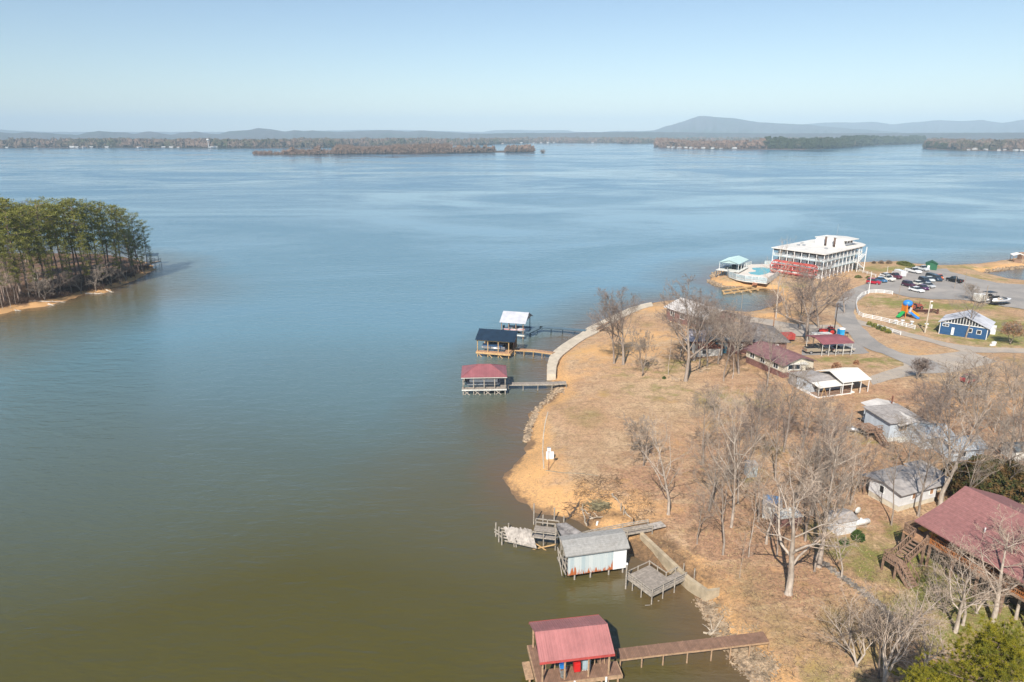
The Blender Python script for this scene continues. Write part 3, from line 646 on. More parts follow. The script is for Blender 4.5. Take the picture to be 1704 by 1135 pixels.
for x in (1.0,2.8,4.9,L-.3): post(x,.55,-2,1.0,GREYW,t,.2); post(x,2.9,-2,1.0,GREYW,t,.2)
fr = MB()
for y, z in ((.3,3.3),(1.2,3.9),(2.1,4.1)): fr.bar((-.1,y,z),(-.1,y+.3,1.0),.07)
fr.bar((-.1,.3,1.0),(-.1,3.3,1.0),.12); fr.bar((-.15,.2,1.9),(-.15,3.3,2.4),.1); fr.bar((-.15,.3,2.9),(-.15,3.2,1.2),.1); fr.bar((-.5,.3,.9),(-.15,3.2,2.2),.08); fr.build('end_framing', GREYW, t)
# collapsed back shed with dark roof
s0 = P(930,884,2.4)
q = [P(921,872,2.6), P(941,868,2.6), P(972,888,2.9), P(955,894,2.9)]
q = [P(925,871.5,2.6), P(942,869.5,2.8), P(975,890,2.9), P(940,903,2.2)]
t = empty('collapsed_shed', (q[0][0],q[0][1],0), 0, 'sagging dark patched shed roof behind the rust streaked boathouse', 'shed')
lq = [Vector(p)-Vector((q[0][0],q[0][1],0)) for p in q]; SHP = M('patched_grey_shingles', (.24,.22,.21), .95, var=.5, scale=1.4)
c_ = (lq[0]+lq[1]+lq[2]+lq[3])/4-Vector((0,0,.25))
mb = MB()
for i in range(4): mb.slab([lq[i], lq[(i+1)%4], c_], .1)
mb.build('roof', SHP, t)
for v in lq: post(v.x, v.y, -2, v.z-.1, GREYW, t, .16)
mb = MB(); rr = random.Random(3)
for k in range(9):
    u = rr.random(); p0 = lq[0].lerp(lq[3], u); mb.bar(p0+Vector((-.15,0,-.2)), p0+Vector((rr.uniform(-.5,.3), rr.uniform(-.4,.3), -1.4)), .08, .05)
mb.build('broken_framing', GREYW, t)
# tilted platform
q = [P(838,877,1.9), P(885,881,1.8), P(893,911,.75), P(845,899,.9)]
t = empty('collapsed_dock', (q[0][0],q[0][1],0), math.atan2(q[1][1]-q[0][1], q[1][0]-q[0][0]), 'tilted grey plank platform sliding into the lake beside ruined boathouse', 'dock')
an = t.rotation_euler.z; lq = [Vector((*local(p, q[0], an), p[2])) for p in q]
n = 30
for i in range(n):
    u0 = i/n; u1 = (i+.86)/n; k0 = rr.uniform(-.05,.06); k1 = rr.uniform(-.03,.08)
    if i in (9,): k1 = -.3
    pa = lq[0].lerp(lq[1],u0); pb = lq[0].lerp(lq[1],u1); pc = lq[3].lerp(lq[2],u1); pd = lq[3].lerp(lq[2],u0); dz = Vector((0,0,rr.uniform(-.02,.05)))
    MB().slab([pa+(pa-pd)*k0+dz, pb+(pb-pc)*k0+dz, pc+(pc-pb)*k1+dz, pd+(pd-pa)*k1+dz], .05).build('plank', M('bleached_plank', (.46,.41,.36), .95, var=.3, scale=2), t)
mb = MB()
for k in range(5):
    v = .04+k*.23; mb.bar(lq[0].lerp(lq[3],v)-Vector((.35,0,.14)), lq[1].lerp(lq[2],v)-Vector((0,0,.14)), .08, .16)
mb.build('joists', OFFW if False else GREYW, t)
for u in (.25,.32): post(lq[3].lerp(lq[2],u).x, lq[3].y+.1, -2, .7, GREYW, t, .17, (-.15,0))
# middle deck with railings
q0 = P(884,894,1.35); q1 = P(925,899,1.35); a, ang, L = frame(q0, q1); W = 2.6
t = empty('dock', (a[0],a[1],0), ang, 'small railed grey dock between the tilted platform and dark patched shed', 'dock')
MB().box(0,.1,1.28,L,.9,1.35).build('deck', WOODY, t); MB().box(0,1.5,1.28,L,W,1.35).build('deck', WOODY, t)
rl = MB()
for y in (0, W+.1):
    for h_ in ((2.2,1.75) if y else (2.1,1.4)): rl.bar((0,y,h_),(L,y,h_),.09,.1)
rl.build('railing', GREYW, t)
for y in (0, W+.1):
    for x in (.05, L/2, L-.05): post(x, y, -2, 2.25, GREYW, t, .13)
MB().bar((.2,-.15,.9),(2.4,-.15,-.4),.1).build('brace', YELW, t); MB().bar((2.9,-.3,1.0),(.1,-.3,-.1),.1).build('brace', YELW, t)
# free-standing piles
PIL = [(829,901,.9+1.0,'leftmost'),(825,896,0,''),]
for (bx, by, ty, lb) in ((825,893,870,'leftmost bleached pile beside the tilted plank platform'),(830,902,877,'middle pile of the three left of the tilted platform'),(835,907,884,'right pile of the three left of the tilted platform'),
      (888,873,838,'tallest lone pile standing in shallows behind the railed dock'),(903,880,857,'shorter lone pile just behind the railed dock'),(922,866,845,'lone pile at the water edge with dark shadow'),(938,869,859,'short pile at the edge of the sand behind dark shed'),
      (846,880,871,'short pile poking up behind the tilted plank platform')):
    p = P(bx,by,0); hh = height_for(p[0],p[1],0,ty); o = MB().tube((0,0,-2),(.03,0,hh),.09,.08,8).build('pile', GREYW); o.location = p; tag(o, lb, 'pile', 'old piles of the ruined dock')
o = MB(); b0 = Vector(P(823,885,1.0)); b1 = Vector(P(837,895,.9)); o.bar(b0,b1,.06,.2).bar(b0+Vector((0,0,.35)),b1+Vector((.2,0,.4)),.06,.16)
tag(o.build('rail_board', GREYW), 'two leaning boards nailed across the three leftmost piles', 'boards')
# walkway to shore behind the boathouse
walkway('grey railed walkway passing behind the rust streaked boathouse to the bank', [P(950,904,1.5), P(985,894,1.5), P(1040,883,1.6), P(1082,876,1.7)], 1.2, WOOD, GREYW, 2.2, rail=.55)
b0 = P(1082,876,1.78); b1 = P(1104,872,1.7)
o = empty('boardwalk', b0, math.atan2(b1[1]-b0[1], b1[0]-b0[0]), 'short bleached plank ramp at the landward end of the railed walkway', 'ramp')
ll = math.hypot(b1[0]-b0[0], b1[1]-b0[1])
for k in range(3): MB().box(0,-.55+k*.38,-.1,ll,-.2+k*.38,0).build('plank', MC['bleached_plank'], o)
# retaining wall (E)
wp = [P(1068,884,1.4), P(1149,960,1.4), P(1178,980,1.4), P(1198,975,1.6)]
wo = [P(1065,888,1.4), P(1145,963,1.4), P(1176,984,1.4), P(1198,979,1.6)]
ribbon_slab('retaining_wall', wo, wp, -1.0, 1.4, M('tan_old_concrete', (.46,.37,.25), .9, var=.25, scale=.9, dirt=.45), 'L shaped stained concrete retaining wall between the two wooden docks', 'wall')
# square dock (F)
a = P(1083,990,1.45); b = P(1141,962,1.45)
t = empty('dock', (a[0],a[1],0), R(38), 'square grey plank dock with low railings and gangway to retaining wall', 'dock')
lw, dw = 3.6, 3.2
a = P(1084,988,1.2)
t.location = (a[0],a[1],-.25); t.rotation_euler.z = R(34)
pr = local(P(1029,972,1.45), a, R(38)); pg = local(P(1153,958,1.55), a, R(38))
dw = 3.6 
MB().box(0,0,1.38,3.3,dw,1.45).build('deck', WOODY, t)
MB().box(0,-.08,1.1,pg[0],-.003,1.44).box(-.08,0,1.1,-.003,dw,1.44).build('joists', GREYW, t)
MB().box(3.302,0,1.37,pg[0],1.1,1.44).build('gangway', WOOD, t)
rl = MB()
for h_ in (1.95,1.7): rl.bar((0,-.05,h_),(pg[0]-.2,-.05,h_-.0),.05,.1); rl.bar((-.05,0,h_),(-.05,dw,h_),.05,.1)
rl.bar((0,dw,1.95),(3.3,dw,1.95),.05,.1); rl.bar((3.3,1.1,1.95),(3.3,dw,1.95),.05,.1); rl.bar((3.3,1.15,1.96),(pg[0]-.3,1.15,1.96),.05,.1); rl.build('railing', GREYW, t)
for x, y in ((0,-.1),(1.6,-.1),(3.3,-.1),(4.9,-.1),(6.3,-.1),(-.1,1.3),(-.1,2.6),(-.1,dw),(1.6,dw),(3.3,dw),(3.3,2.4),(3.3,1.15),(4.7,1.15),(6.0,1.15)):
    post(x, y, -2, 2.02, GREYW, t, .13)
MB().bar((-.1,-.1,.2),(-.9,-.1,.5),.07).build('brace', GREYW, t); MB().bar((1.6,-.15,.0),(.9,-.15,.3),.07).build('brace', GREYW, t); MB().bar((5.2,-.15,.1),(5.9,-.15,.9),.07).build('brace', GREYW, t)
o = MB().tube((0,0,-2),(0,0,2.9),.09,.08,8).build('lamp_post', GREYW); p = P(1041,980,0); o.location = p; tag(o, 'tall post with white cap at the lake corner of the square dock', 'post')
MB().ell((0,0,3.05),(.13,.13,.16)).build('lamp', WHITE, o, True)
# ---------------------------------------------------------------- roads and lots (sheets draped on the ground)
def resample(pts, n):
    d = [0]
    for i in range(1, len(pts)): d.append(d[-1]+math.hypot(pts[i][0]-pts[i-1][0], pts[i][1]-pts[i-1][1]))
    out = []
    for k in range(n):
        s = d[-1]*k/(n-1); i = 1
        while i < len(d)-1 and d[i] < s: i += 1
        t = (s-d[i-1])/max(1e-9, d[i]-d[i-1]); out.append((pts[i-1][0]+(pts[i][0]-pts[i-1][0])*t, pts[i-1][1]+(pts[i][1]-pts[i-1][1])*t))
    return out
rdm, nt, bs = nodes('worn_asphalt'); pos = geopos(nt)
na = noise(nt, pos, .12, 4, .6, .6); nb = noise(nt, pos, 2.5, 5, .75)
c = mixc(nt, ramp(nt, na, .38, .62), (.33,.30,.27), (.24,.225,.21)); c = mixc(nt, ramp(nt, nb, .5, .75, 0, .5), c, (.42,.36,.29)); nt.links.new(c, bs.inputs['Base Color']); bs.inputs['Roughness'].default_value = .92
gvm, nt, bs = nodes('pale_gravel'); pos = geopos(nt)
na = noise(nt, pos, .25, 5, .65, .6); nb = noise(nt, pos, 4, 5, .8)
c = mixc(nt, ramp(nt, na, .35, .6), (.44,.36,.28), (.33,.29,.25)); c = mixc(nt, ramp(nt, nb, .45, .75, 0, .5), c, (.55,.45,.33)); nt.links.new(c, bs.inputs['Base Color']); bs.inputs['Roughness'].default_value = .95
def ribbon(name, A, B, mat, dz, step=1.3):
    PA = [P(x,y,3.0)[:2] for x,y in A]; PB = [P(x,y,3.0)[:2] for x,y in B]
    PA = [G(x,y)[:2] for x,y in A]; PB = [G(x,y)[:2] for x,y in B]
    ln = max(sum(math.dist(Q[i],Q[i+1]) for i in range(len(Q)-1)) for Q in (PA, PB)); n = max(4, int(ln/step))
    a = resample(PA, n); b = resample(PB, n); wmax = max(math.dist(p,q) for p,q in zip(a,b)); m = max(3, int(wmax/step)+1)
    mb = MB()
    for i in range(n):
        jig = (vnoise(np.array([a[i][0]]),np.array([a[i][1]]),1.7,5)[0]-.5)*.5
        for j in range(m):
            t = j/(m-1)
            if 0 < j < m-1: pass
            x = a[i][0]+(b[i][0]-a[i][0])*t; y = a[i][1]+(b[i][1]-a[i][1])*t
            if j in (0, m-1): x += jig; y += jig
            mb.v.append((x, y, max(gh(x,y), .2)+dz))
    for i in range(n-1):
        for j in range(m-1): mb.f.append((i*m+j, i*m+j+1, (i+1)*m+j+1, (i+1)*m+j))
    return tag(mb.build(name, mat, smooth=True), kind='structure')
ribbon('parking_lot', [(1452,470),(1480,464),(1503,453),(1546,447.5),(1575,447.5),(1580,452),(1623,463),(1659,471),(1704,474),(1850,478)],
       [(1446,487),(1465,486),(1486,488),(1514,495),(1553,498.5),(1596,499),(1632,503),(1668,510),(1704,515),(1850,530)], rdm, .10)
ribbon('main_road', [(1447,470),(1425,478),(1405,487),(1392,505),(1388,530),(1402,545),(1423,569),(1440,580),(1470,590),(1508,606),(1530,622)],
       [(1470,487),(1446,487),(1426,503),(1421,520),(1428,537),(1456,566),(1480,580),(1500,588),(1516,592),(1550,600),(1590,618)], rdm, .085)
ribbon('upper_road', [(1421,531),(1459,539.5),(1525,557),(1578,571.6),(1623,577.5),(1704,580),(1850,584)], [(1426,541),(1462,546),(1489,555.6),(1543,569),(1578,579),(1605,587),(1704,588),(1850,593)], gvm, .07)
ribbon('gravel_junction', [(1500,590),(1525,592),(1560,590),(1610,583)], [(1505,612),(1540,622),(1590,620),(1660,602)], gvm, .055)
ribbon('driveway', [(1445,628),(1475,617),(1512,606)], [(1452,641),(1482,632),(1535,622)], gvm, .04)
ribbon('carport_drive', [(1334,581),(1372,571),(1428,568)], [(1334,592),(1380,590.5),(1446,588)], rdm, .045)
ribbon('gravel_yard', [(1214,521),(1260,529),(1330,540),(1395,541)], [(1232,534),(1275,556),(1340,560),(1402,557)], gvm, .05)
# ---------------------------------------------------------------- generic building
def win(t, side, L, W, u, z, w, h, fm=None, gm_=None, name='window', proud=.035):
    fm = fm or WHITE; gm_ = gm_ or GLASS
    fr, pn = MB(), MB()
    def bx(m, u0, u1, z0, z1, d0, d1):
        if side == 'f': m.box(u0,-d1,z0,u1,-d0,z1)
        elif side == 'b': m.box(u0,W+d0,z0,u1,W+d1,z1)
        elif side == 'l': m.box(-d1,u0,z0,-d0,u1,z1)
        else: m.box(L+d0,u0,z0,L+d1,u1,z1)
    b = .09
    bx(fr,u-b,u+w+b,z-b,z,.003,proud+.03); bx(fr,u-b,u+w+b,z+h,z+h+b,.003,proud+.03); bx(fr,u-b,u,z,z+h,.003,proud+.028); bx(fr,u+w,u+w+b,z,z+h,.003,proud+.028)
    if w > .8 and name == 'window': bx(fr,u+w/2-.03,u+w/2+.03,z,z+h,.003,proud+.02)
    f = fr.build(name, fm, t); bx(pn,u,u+w,z,z+h,.004,.02); pn.build('pane' if name == 'window' else 'panel', gm_, f); return f
def building(name, label, cat, org, ang, L, W, h, wall, roof, kind='gx', rise=1.0, oh=.35, found=.0, fmat=None, group=None, hips=None, rib=.45, z=None, sub=1.2):
    zz = org[2] if z is None else z
    t = empty(name, (org[0],org[1],zz), R(ang), label, cat, group)
    if found: MB().box(.04,.04,-sub,L-.04,W-.04,found).build('foundation', fmat or CONC, t)
    z0 = found+.002 if found else -sub
    if kind in ('gx','hip','flat'):
        prof = [(0,z0),(W,z0),(W,h),(W/2,h+rise*(kind=='gx')-.02),(0,h)] if kind == 'gx' else [(0,z0),(W,z0),(W,h),(0,h)]
        MB().extr(prof,'x',0,L).build('wall', wall, t)
    elif kind == 'gy': MB().extr([(0,z0),(L,z0),(L,h),(L/2,h+rise-.02),(0,h)],'y',0,W).build('wall', wall, t)
    elif kind == 'sy': MB().extr([(0,z0),(W,z0),(W,h+rise),(0,h)],'x',0,L).build('wall', wall, t)      # shed, rises to the back
    e = oh
    if kind == 'gx': s = rise/(W/2); pts = [(-e,h-s*e+.08),(W/2,h+rise+.08),(W+e,h-s*e+.08)]; rib_roof(-e,L+e,pts,rib,roof,'roof',t)
    elif kind == 'gy': s = rise/(L/2); pts = [(-e,h-s*e+.08),(L/2,h+rise+.08),(L+e,h-s*e+.08)]; rib_roof_y(-e,W+e,pts,rib,roof,'roof',t)
    elif kind == 'sy': s = rise/W; rib_roof(-e,L+e,[(-e,h-s*e+.08),(W+e,h+rise+s*e+.08)],rib,roof,'roof',t)
    elif kind == 'hip':
        q = hips or min(W/2,L/2-.3); hip_roof(-e,L+e,-e,W+e,q,L-q,W/2,h+.1,h+rise+.1,roof,t)
    elif kind == 'flat': MB().box(-e,-e,h+.003,L+e,W+e,h+.18).build('roof', roof, t)
    return t
BLUEW = M('bright_blue_siding', (.018,.085,.21), .7, stripe=('Z', .2, .01, .35), var=.12)
PALEB = M('pale_blue_siding', (.52,.58,.64), .75, stripe=('Z', .2, .01, .15), var=.12, dirt=.2)
CREAM = M('cream_siding', (.62,.56,.44), .8, var=.12, dirt=.2)
BRICK = M('red_brown_brick', (.24,.12,.10), .9, var=.3, scale=5)
SHMAR = M('faded_maroon_shingles', (.24,.125,.13), .95, var=.2, scale=2, stripe=('Y', .2, .01, .25), dirt=.12)
REDH = M('brick_red_shingles', (.30,.135,.125), .9, var=.16, scale=3, stripe=('Y', .22, .012, .3))
SHBL = M('blue_grey_shingles', (.17,.19,.20), .95, var=.3, scale=2, dirt=.2)
RUSTR = M('rusty_brown_roof', (.25,.10,.06), .8, var=.35, scale=2)
WHROOF = M('white_membrane_roof', (.74,.71,.65), .6, var=.1, scale=.4, dirt=.15)
PALER = M('pale_dirty_metal_roof', (.58,.55,.52), .55, var=.12, scale=.8, dirt=.25)
OLDR = M('old_grey_roof', (.38,.35,.33), .8, var=.2, scale=1.5, dirt=.4)
LILAC = M('lilac_grey_roof', (.40,.38,.42), .8, var=.12)
WHITEW = M('white_board_siding', (.72,.72,.72), .75, stripe=('Z', .22, .01, .2), var=.1, dirt=.2)
ORNG = M('orange_stained_wood', (.42,.16,.05), .7, var=.25, scale=3)
DECKB = M('weathered_brown_timber', (.30,.19,.13), .9, var=.3, scale=4)
DKIN = M('dark_screen', (.03,.035,.04), .8)
# blue gabled clubhouse
g0 = G(1562,555); t = building('clubhouse', 'bright blue clubhouse with white trimmed corners and grey gabled roof', 'clubhouse', g0, -41, 9.0, 7.2, 2.9, BLUEW, GREYM, 'gy', 1.9, .45, sub=2.0)
MB().extr([(.4,2.95),(8.6,2.95),(4.5,4.62)],'y',-.05,-.004).build('gable_screen', DKIN, t)
for i in range(14):
    x = .9+i*.56; MB().box(x-.05,-.09,2.95,x+.05,-.052,2.95+1.72*(1-abs(x-4.5)/4.1)).build('stud', WHITE, t)
MB().box(-.02,-.10,2.78,9.02,-.004,2.93).build('trim', WHITE, t)
for x, y in ((-.05,-.05),(8.93,-.05),(8.93,7.12)): MB().box(x,y,-1,x+.12,y+.12,2.775).build('corner_board', WHITE, t)
win(t,'f',9,7.2,.5,2.0,1.1,.45); win(t,'f',9,7.2,5.4,1.4,.75,.8); win(t,'f',9,7.2,7.1,1.3,.75,.8); win(t,'r',9,7.2,5.0,1.4,.7,.7); win(t,'f',9,7.2,2.4,.3,.35,1.5,name='door',gm_=WHITE)
MB().box(8.9,6.0,-.5,9.9,7.0,2.2).build('porch_box', WHITE, t)
o = MB().box(0,0,.05,1.3,.35,.45).box(.9,.2,.451,1.7,.7,.8); o = o.build('utility_box', WHITE); o.location = G(1649,576.5); o.rotation_euler.z=.3; tag(o, 'small white boxes lying on grass below the blue clubhouse', 'box')
# riverboat hotel
g0 = G(1290,447); HZ = 2.6; HA = P(1286,411,10.3)
t = empty('riverboat_hotel', (HA[0],HA[1],HZ), R(-50), 'three storey white riverboat shaped hotel with two dark smokestacks', 'hotel')
t.scale = (1.055,1.055,.79)
HL, HW = 16.8, 25.0
def rounded(x0,x1,y0,y1,r,n=7):
    pts = [(x0,y0),(x1,y0)]
    for i in range(n+1):
        a = math.pi*i/n; pts.append(((x0+x1)/2+(x1-x0)/2*math.cos(a), y1+r*math.sin(a)))
    return pts
MB().prism(rounded(1.6,HL-1.6,1.6,HW-1,4.5),-1.5,9.2).build('hull', WHITEW, t)
for z in (3.1,6.2): MB().prism(rounded(.1,HL-.1,.1,HW,6.0),z,z+.22).build('gallery_floor', M('pale_blue_paint',(.45,.58,.62),.6), t)
MB().prism(rounded(-.3,HL+.3,-.3,HW+.2,7.0),9.3,9.62).build('roof', WHROOF, t)
def rail(mb, p, q, z, n=0, hgt=1.0):
    p = Vector((*p,z)); q = Vector((*q,z))
    for hh in (hgt, hgt*.55, .12): mb.bar(p+Vector((0,0,hh)), q+Vector((0,0,hh)), .06, .09)
    n = n or max(1,int((q-p).length/.6))
    for i in range(n+1):
        v = p.lerp(q,i/n); mb.bar(v, v+Vector((0,0,hgt)), .05)
for z in (3.32,6.42):
    mb = MB(); rail(mb,(.15,.15),(HL-.15,.15),z); rail(mb,(HL-.15,.15),(HL-.15,HW),z); rail(mb,(.15,.15),(.15,HW),z); mb.build('railing', WHITE, t)
ncol = 11
for i in range(ncol):
    y = .2+i*(HW-.3)/(ncol-1)
    MB().box(HL-.28,y-.09,-1,HL-.10,y+.09,9.3).build('column', WHITE, t)
    if i < ncol-1:
        for z in (.4,3.5,6.6):
            y0 = y+.6
            if y0 < 2: y0 = 2.0
            MB().box(HL-1.598,y0,z+(0 if i%2 else .8),HL-1.54,y0+(.9 if i%2 else 1.2),z+2.1).build('window', GLASS if (i+int(z))%3 else M('blue_grey_door',(.12,.2,.28),.6), t)
for i in range(8):
    x = .2+i*(HL-.4)/7; MB().box(x-.09,.1,-1,x+.09,.28,9.3).build('column', WHITE, t)
    if 0 < i < 7:
        for z in (.4,3.5,6.6): MB().box(x-1.3,1.54,z+.4,x-.3,1.598,z+2.1).build('window', GLASS, t)
MB().box(.3,.3,8.4,HL-.3,.36,9.28).build('valance', M('dark_valance',(.10,.10,.10),.7), t)
MB().box(HL-.40,.4,8.5,HL-.34,HW,9.28).build('valance', MC['dark_valance'], t)
for z0, z1, y0, y1 in ((0,3.2,HW+.3,HW-4.7),(3.2,6.3,HW-5,HW-.2)):
    s = MB(); 
    for dx in (0.15,1.15): s.bar((HL+dx,y0,z0),(HL+dx,y1,z1),.08,.35); s.bar((HL+dx,y0,z0+1),(HL+dx,y1,z1+1),.06,.12)
    for k in range(14): u = (k+.5)/14; s.box(HL+.19,y0+(y1-y0)*u-.14,z0+(z1-z0)*u-.03,HL+1.11,y0+(y1-y0)*u+.14,z0+(z1-z0)*u+.03)
    s.build('staircase', WHITE, t)
for y in (HW-5.2,HW-.2): MB().box(HL+1.2,y,-1,HL+1.38,y+.18,9.25).build('column', WHITE, t)
MB().box(4.8,17.6,9.64,13.6,24.5,12.1).build('pilot_house', WHITEW, t)
MB().prism([(3.8,18.8),(14.9,18.0),(15.2,25.2),(10,27.5),(4.5,25.5)],12.102,12.35).build('pilot_house_roof', WHROOF, t)
for y in (19,21,23): MB().box(13.603,y,10.6,13.65,y+1.1,11.7).build('window', GLASS, t)
for x,y in ((8.9,16.0),(11.9,15.6)):
    MB().tube((x,y,9.6),(x,y,13.6),.33,.3,12).build('smokestack', M('dark_brown_metal',(.13,.08,.06),.6), t, True); MB().tube((x,y,13.6),(x,y,14.0),.42,.46,12).build('stack_crown', WHITE, t)
MB().bar((10.3,20,12.3),(10.3,20,18.5),.06).build('antenna', STEEL, t)
for x,y in ((3,9),(4.2,10.2),(12,9)): MB().box(x,y,9.63,x+.8,y+.8,10.15).build('roof_vent', STEEL, t)
mb = MB(); MB().box(1.5,14,9.63,2.0,15.5,9.9).build('roof_vent', STEEL, t)
# red paddle wheel
W0 = empty('stern_wheel', (HA[0],HA[1],HZ), R(-50), 'big red paddle wheel across the lower front of the riverboat hotel', 'paddle wheel')
W0.scale = (1.055,1.055,.79)
REDW = M('bright_red_paint', (.55,.10,.08), .7, var=.3, dirt=.3); cy, cz, Rr = -2.3, 2.6, 2.6
rings = []
for x in (2.6,7.0,11.4,15.0):
    mb = MB(); pts = [(x, cy+Rr*math.cos(k*math.pi/10), cz+Rr*math.sin(k*math.pi/10)) for k in range(21)]
    for i in range(20): mb.bar(pts[i], pts[i+1], .14, .2)
    for k in range(10): mb.bar((x,cy,cz), (x, cy+Rr*math.cos(k*math.pi/5), cz+Rr*math.sin(k*math.pi/5)), .1)
    mb.build('wheel_frame', REDW, W0)
for k in range(10):
    a = k*math.pi/5; c0 = Vector((2.4,cy+(Rr-.1)*math.cos(a),cz+(Rr-.1)*math.sin(a))); MB().bar(c0, c0+Vector((12.8,0,0)), .12, .42).build('blade', REDW, W0)
MB().tube((2.2,cy,cz),(15.4,cy,cz),.14,.14,8).build('axle', REDW, W0)
# pool terrace
PZ = 2.5
pp = [P(x,y,PZ) for x,y in ((1232,445),(1214,447.5),(1210,452),(1213,457),(1225,461.5),(1240,464.5),(1262,466.5),(1276,468),(1285,463),(1297,455),(1299,447),(1296,440.5),(1272,439.5),(1250,440))]
o0 = pp[2]; t = empty('pool_terrace', (o0[0],o0[1],0), 0, 'curved pale pool terrace ringed by a white blue glass fence', 'terrace')
pl = [(p[0]-o0[0],p[1]-o0[1]) for p in pp]
MB().prism(pl, 1.6, PZ).build('deck', M('pale_terrace',(.66,.60,.53),.8,var=.08), t)
mb = MB(); gp = MB(); n = len(pl)
for i in range(n):
    if i in (12,): continue
    a = Vector((*pl[i],PZ)); b = Vector((*pl[(i+1)%n],PZ)); k = max(1,int((b-a).length/1.8))
    mb.bar(a+Vector((0,0,1.15)), b+Vector((0,0,1.15)), .06)
    for j in range(k): v = a.lerp(b,j/k); mb.bar(v, v+Vector((0,0,1.15)), .07)
    gp.bar(a+Vector((0,0,.58)), b+Vector((0,0,.58)), .03, .95)
    gp.bar(a+Vector((0,0,-.35)), b+Vector((0,0,-.35)), .05, .5)
mb.build('fence_posts', WHITE, t); gp.build('fence_panels', M('pale_blue_glass',(.42,.50,.52),.4,var=.2), t)
w_ = [P(x,y,PZ+.03) for x,y in ((1251.5,445.8),(1268,444.8),(1283,445.8),(1287,449),(1281,453),(1273.5,456.3),(1263,457.7),(1250,456.2),(1245,453.6),(1251,452.6),(1257,452),(1258,450),(1252,448.2))]
MB().prism([(p[0]-o0[0],p[1]-o0[1]) for p in w_], PZ-.5, PZ+.03).build('pool_water', M('turquoise_pool_water',(.08,.36,.38),.15,var=.08), t)
tg = P(1262,462,PZ); t2 = P(1255,474,1.3)
o = MB(); a = Vector(tg); b = Vector(t2); n_ = Vector((1,.35,0)).normalized()*1.0; o.slab([a-n_, b-n_, b+n_, a+n_], .15); tag(o.build('gangway', M('rust_brown_deck',(.30,.12,.06),.8)), 'rust brown ramp sloping from pool terrace down to the shore', 'ramp')
t = empty('floating_dock', P(1254,478,0), 0, 'bare yellowish timber dock frame floating in the cove below pool', 'dock')
o1 = P(1254,478,0)
for k,(p_,q_) in enumerate((((1202,484),(1268,474.5)),((1204,489),(1270,479)),((1202,484),(1206,489)),((1225,481),(1234,486)),((1238,479),(1250,486)),((1248,477),(1262,483)),((1213,483),(1222,488)))):
    a = Vector(P(*p_,.45))-Vector((o1[0],o1[1],0)); b = Vector(P(*q_,.45))-Vector((o1[0],o1[1],0)); MB().bar(a+Vector((0,0,k*.004)),b+Vector((0,0,k*.004)),.45,.35).build('timber', YELW, t)
# pavilion by the pool
a = P(1196,435.8,5.6); t = empty('pavilion', (a[0],a[1],0), R(-34), 'open pavilion with pale aqua gabled roof on dark piles by the pool', 'pavilion')
AQ = M('pale_aqua_metal_roof', (.42,.55,.54), .5, var=.06)
rib_roof_y(0,10.6,[(0,5.5),(3.4,6.5),(6.8,5.5)],.5,AQ,'roof',t)
MB().extr([(.5,5.45),(6.3,5.45),(3.4,6.3)],'y',.3,.4).build('gable', AQ, t)
MB().box(-.5,-.8,2.9,7.2,10.2,3.05).build('deck', OFFW, t)
for y in (.3,3.6,7,10):
    for x in (.3,3.4,6.5): post(x,y,-2,5.5 if x != 3.4 else 2.9,WHITE if y>.5 else WHITE,t,.16)
for x in (-.3,1.3,3.0,5):
    MB().bar((x,-.6,-1),(x,-.6,2.9),.2).build('pile', TEALW, t); MB().bar((x,-.5,0.3),(x+1.3,-.5,2.7),.12).build('brace', TEALW, t)
for x,y in ((1.6,2),(3.6,3),(5,6),(2.4,7)): MB().box(x,y,3.06,x+1.2,y+.8,3.85).build('table', DKIN, t)
# white roofed house on the point
g0 = P(1110,509,5.2); t = building('lake_house', 'low lake house with whitish roof behind the trees at the point', 'house', (g0[0],g0[1],2.2), -62, 13.5, 9.5, 2.8, BRICK, PALER, 'gx', 1.6, .6, sub=2)
for u in (1.5,5,9): win(t,'f',13.5,9.5,u,1.0,1.4,1.1)
MB().box(-2.6,2.2,-.5,-.7,6.5,2.5).build('annex', DECKB, t)
# dark shingled large house
g0 = P(1182,568,5.0); t = building('house', 'large house with dark mottled hipped roof behind bare trees', 'house', (g0[0],g0[1],2.5), -4, 15.5, 11.0, 2.7, BRICK, SHDK, 'hip', 2.4, .6, sub=2)
MB().slab([(-.2,-.5,3.02),(4.8,-.5,3.02),(4.4,6.2,4.6),(-.2,6.2,4.5)],.1).build('lean_to_roof', SHBL, t)
for u in (1.2,5.2,9.2,12.5): win(t,'f',15.5,11,u,.9,1.3,1.1)
MB().box(1.0,-.6,.2,3.4,-.02,2.3).build('porch_screen', M('teal_tarp',(.03,.14,.20),.7), t)
g0 = P(1143,566,4.4); t = building('house', 'grey lilac roofed wing between the trees beside the dark hipped house', 'house', (g0[0],g0[1],2.2), -28, 6.5, 6.5, 2.3, DKIN, LILAC, 'gx', 1.5, .4, sub=2)
# low rusty-roofed shed
g0 = G(1160,594); t = building('shed', 'low white walled outbuilding with rusty brown roof among trunks', 'shed', g0, 4, 5.3, 3.4, 1.9, OFFW, RUSTR, 'gx', .8, .25)
win(t,'f',5.3,3.4,1.0,.6,.8,.8); win(t,'f',5.3,3.4,3.4,.1,.7,1.6,name='door',gm_=OFFW)
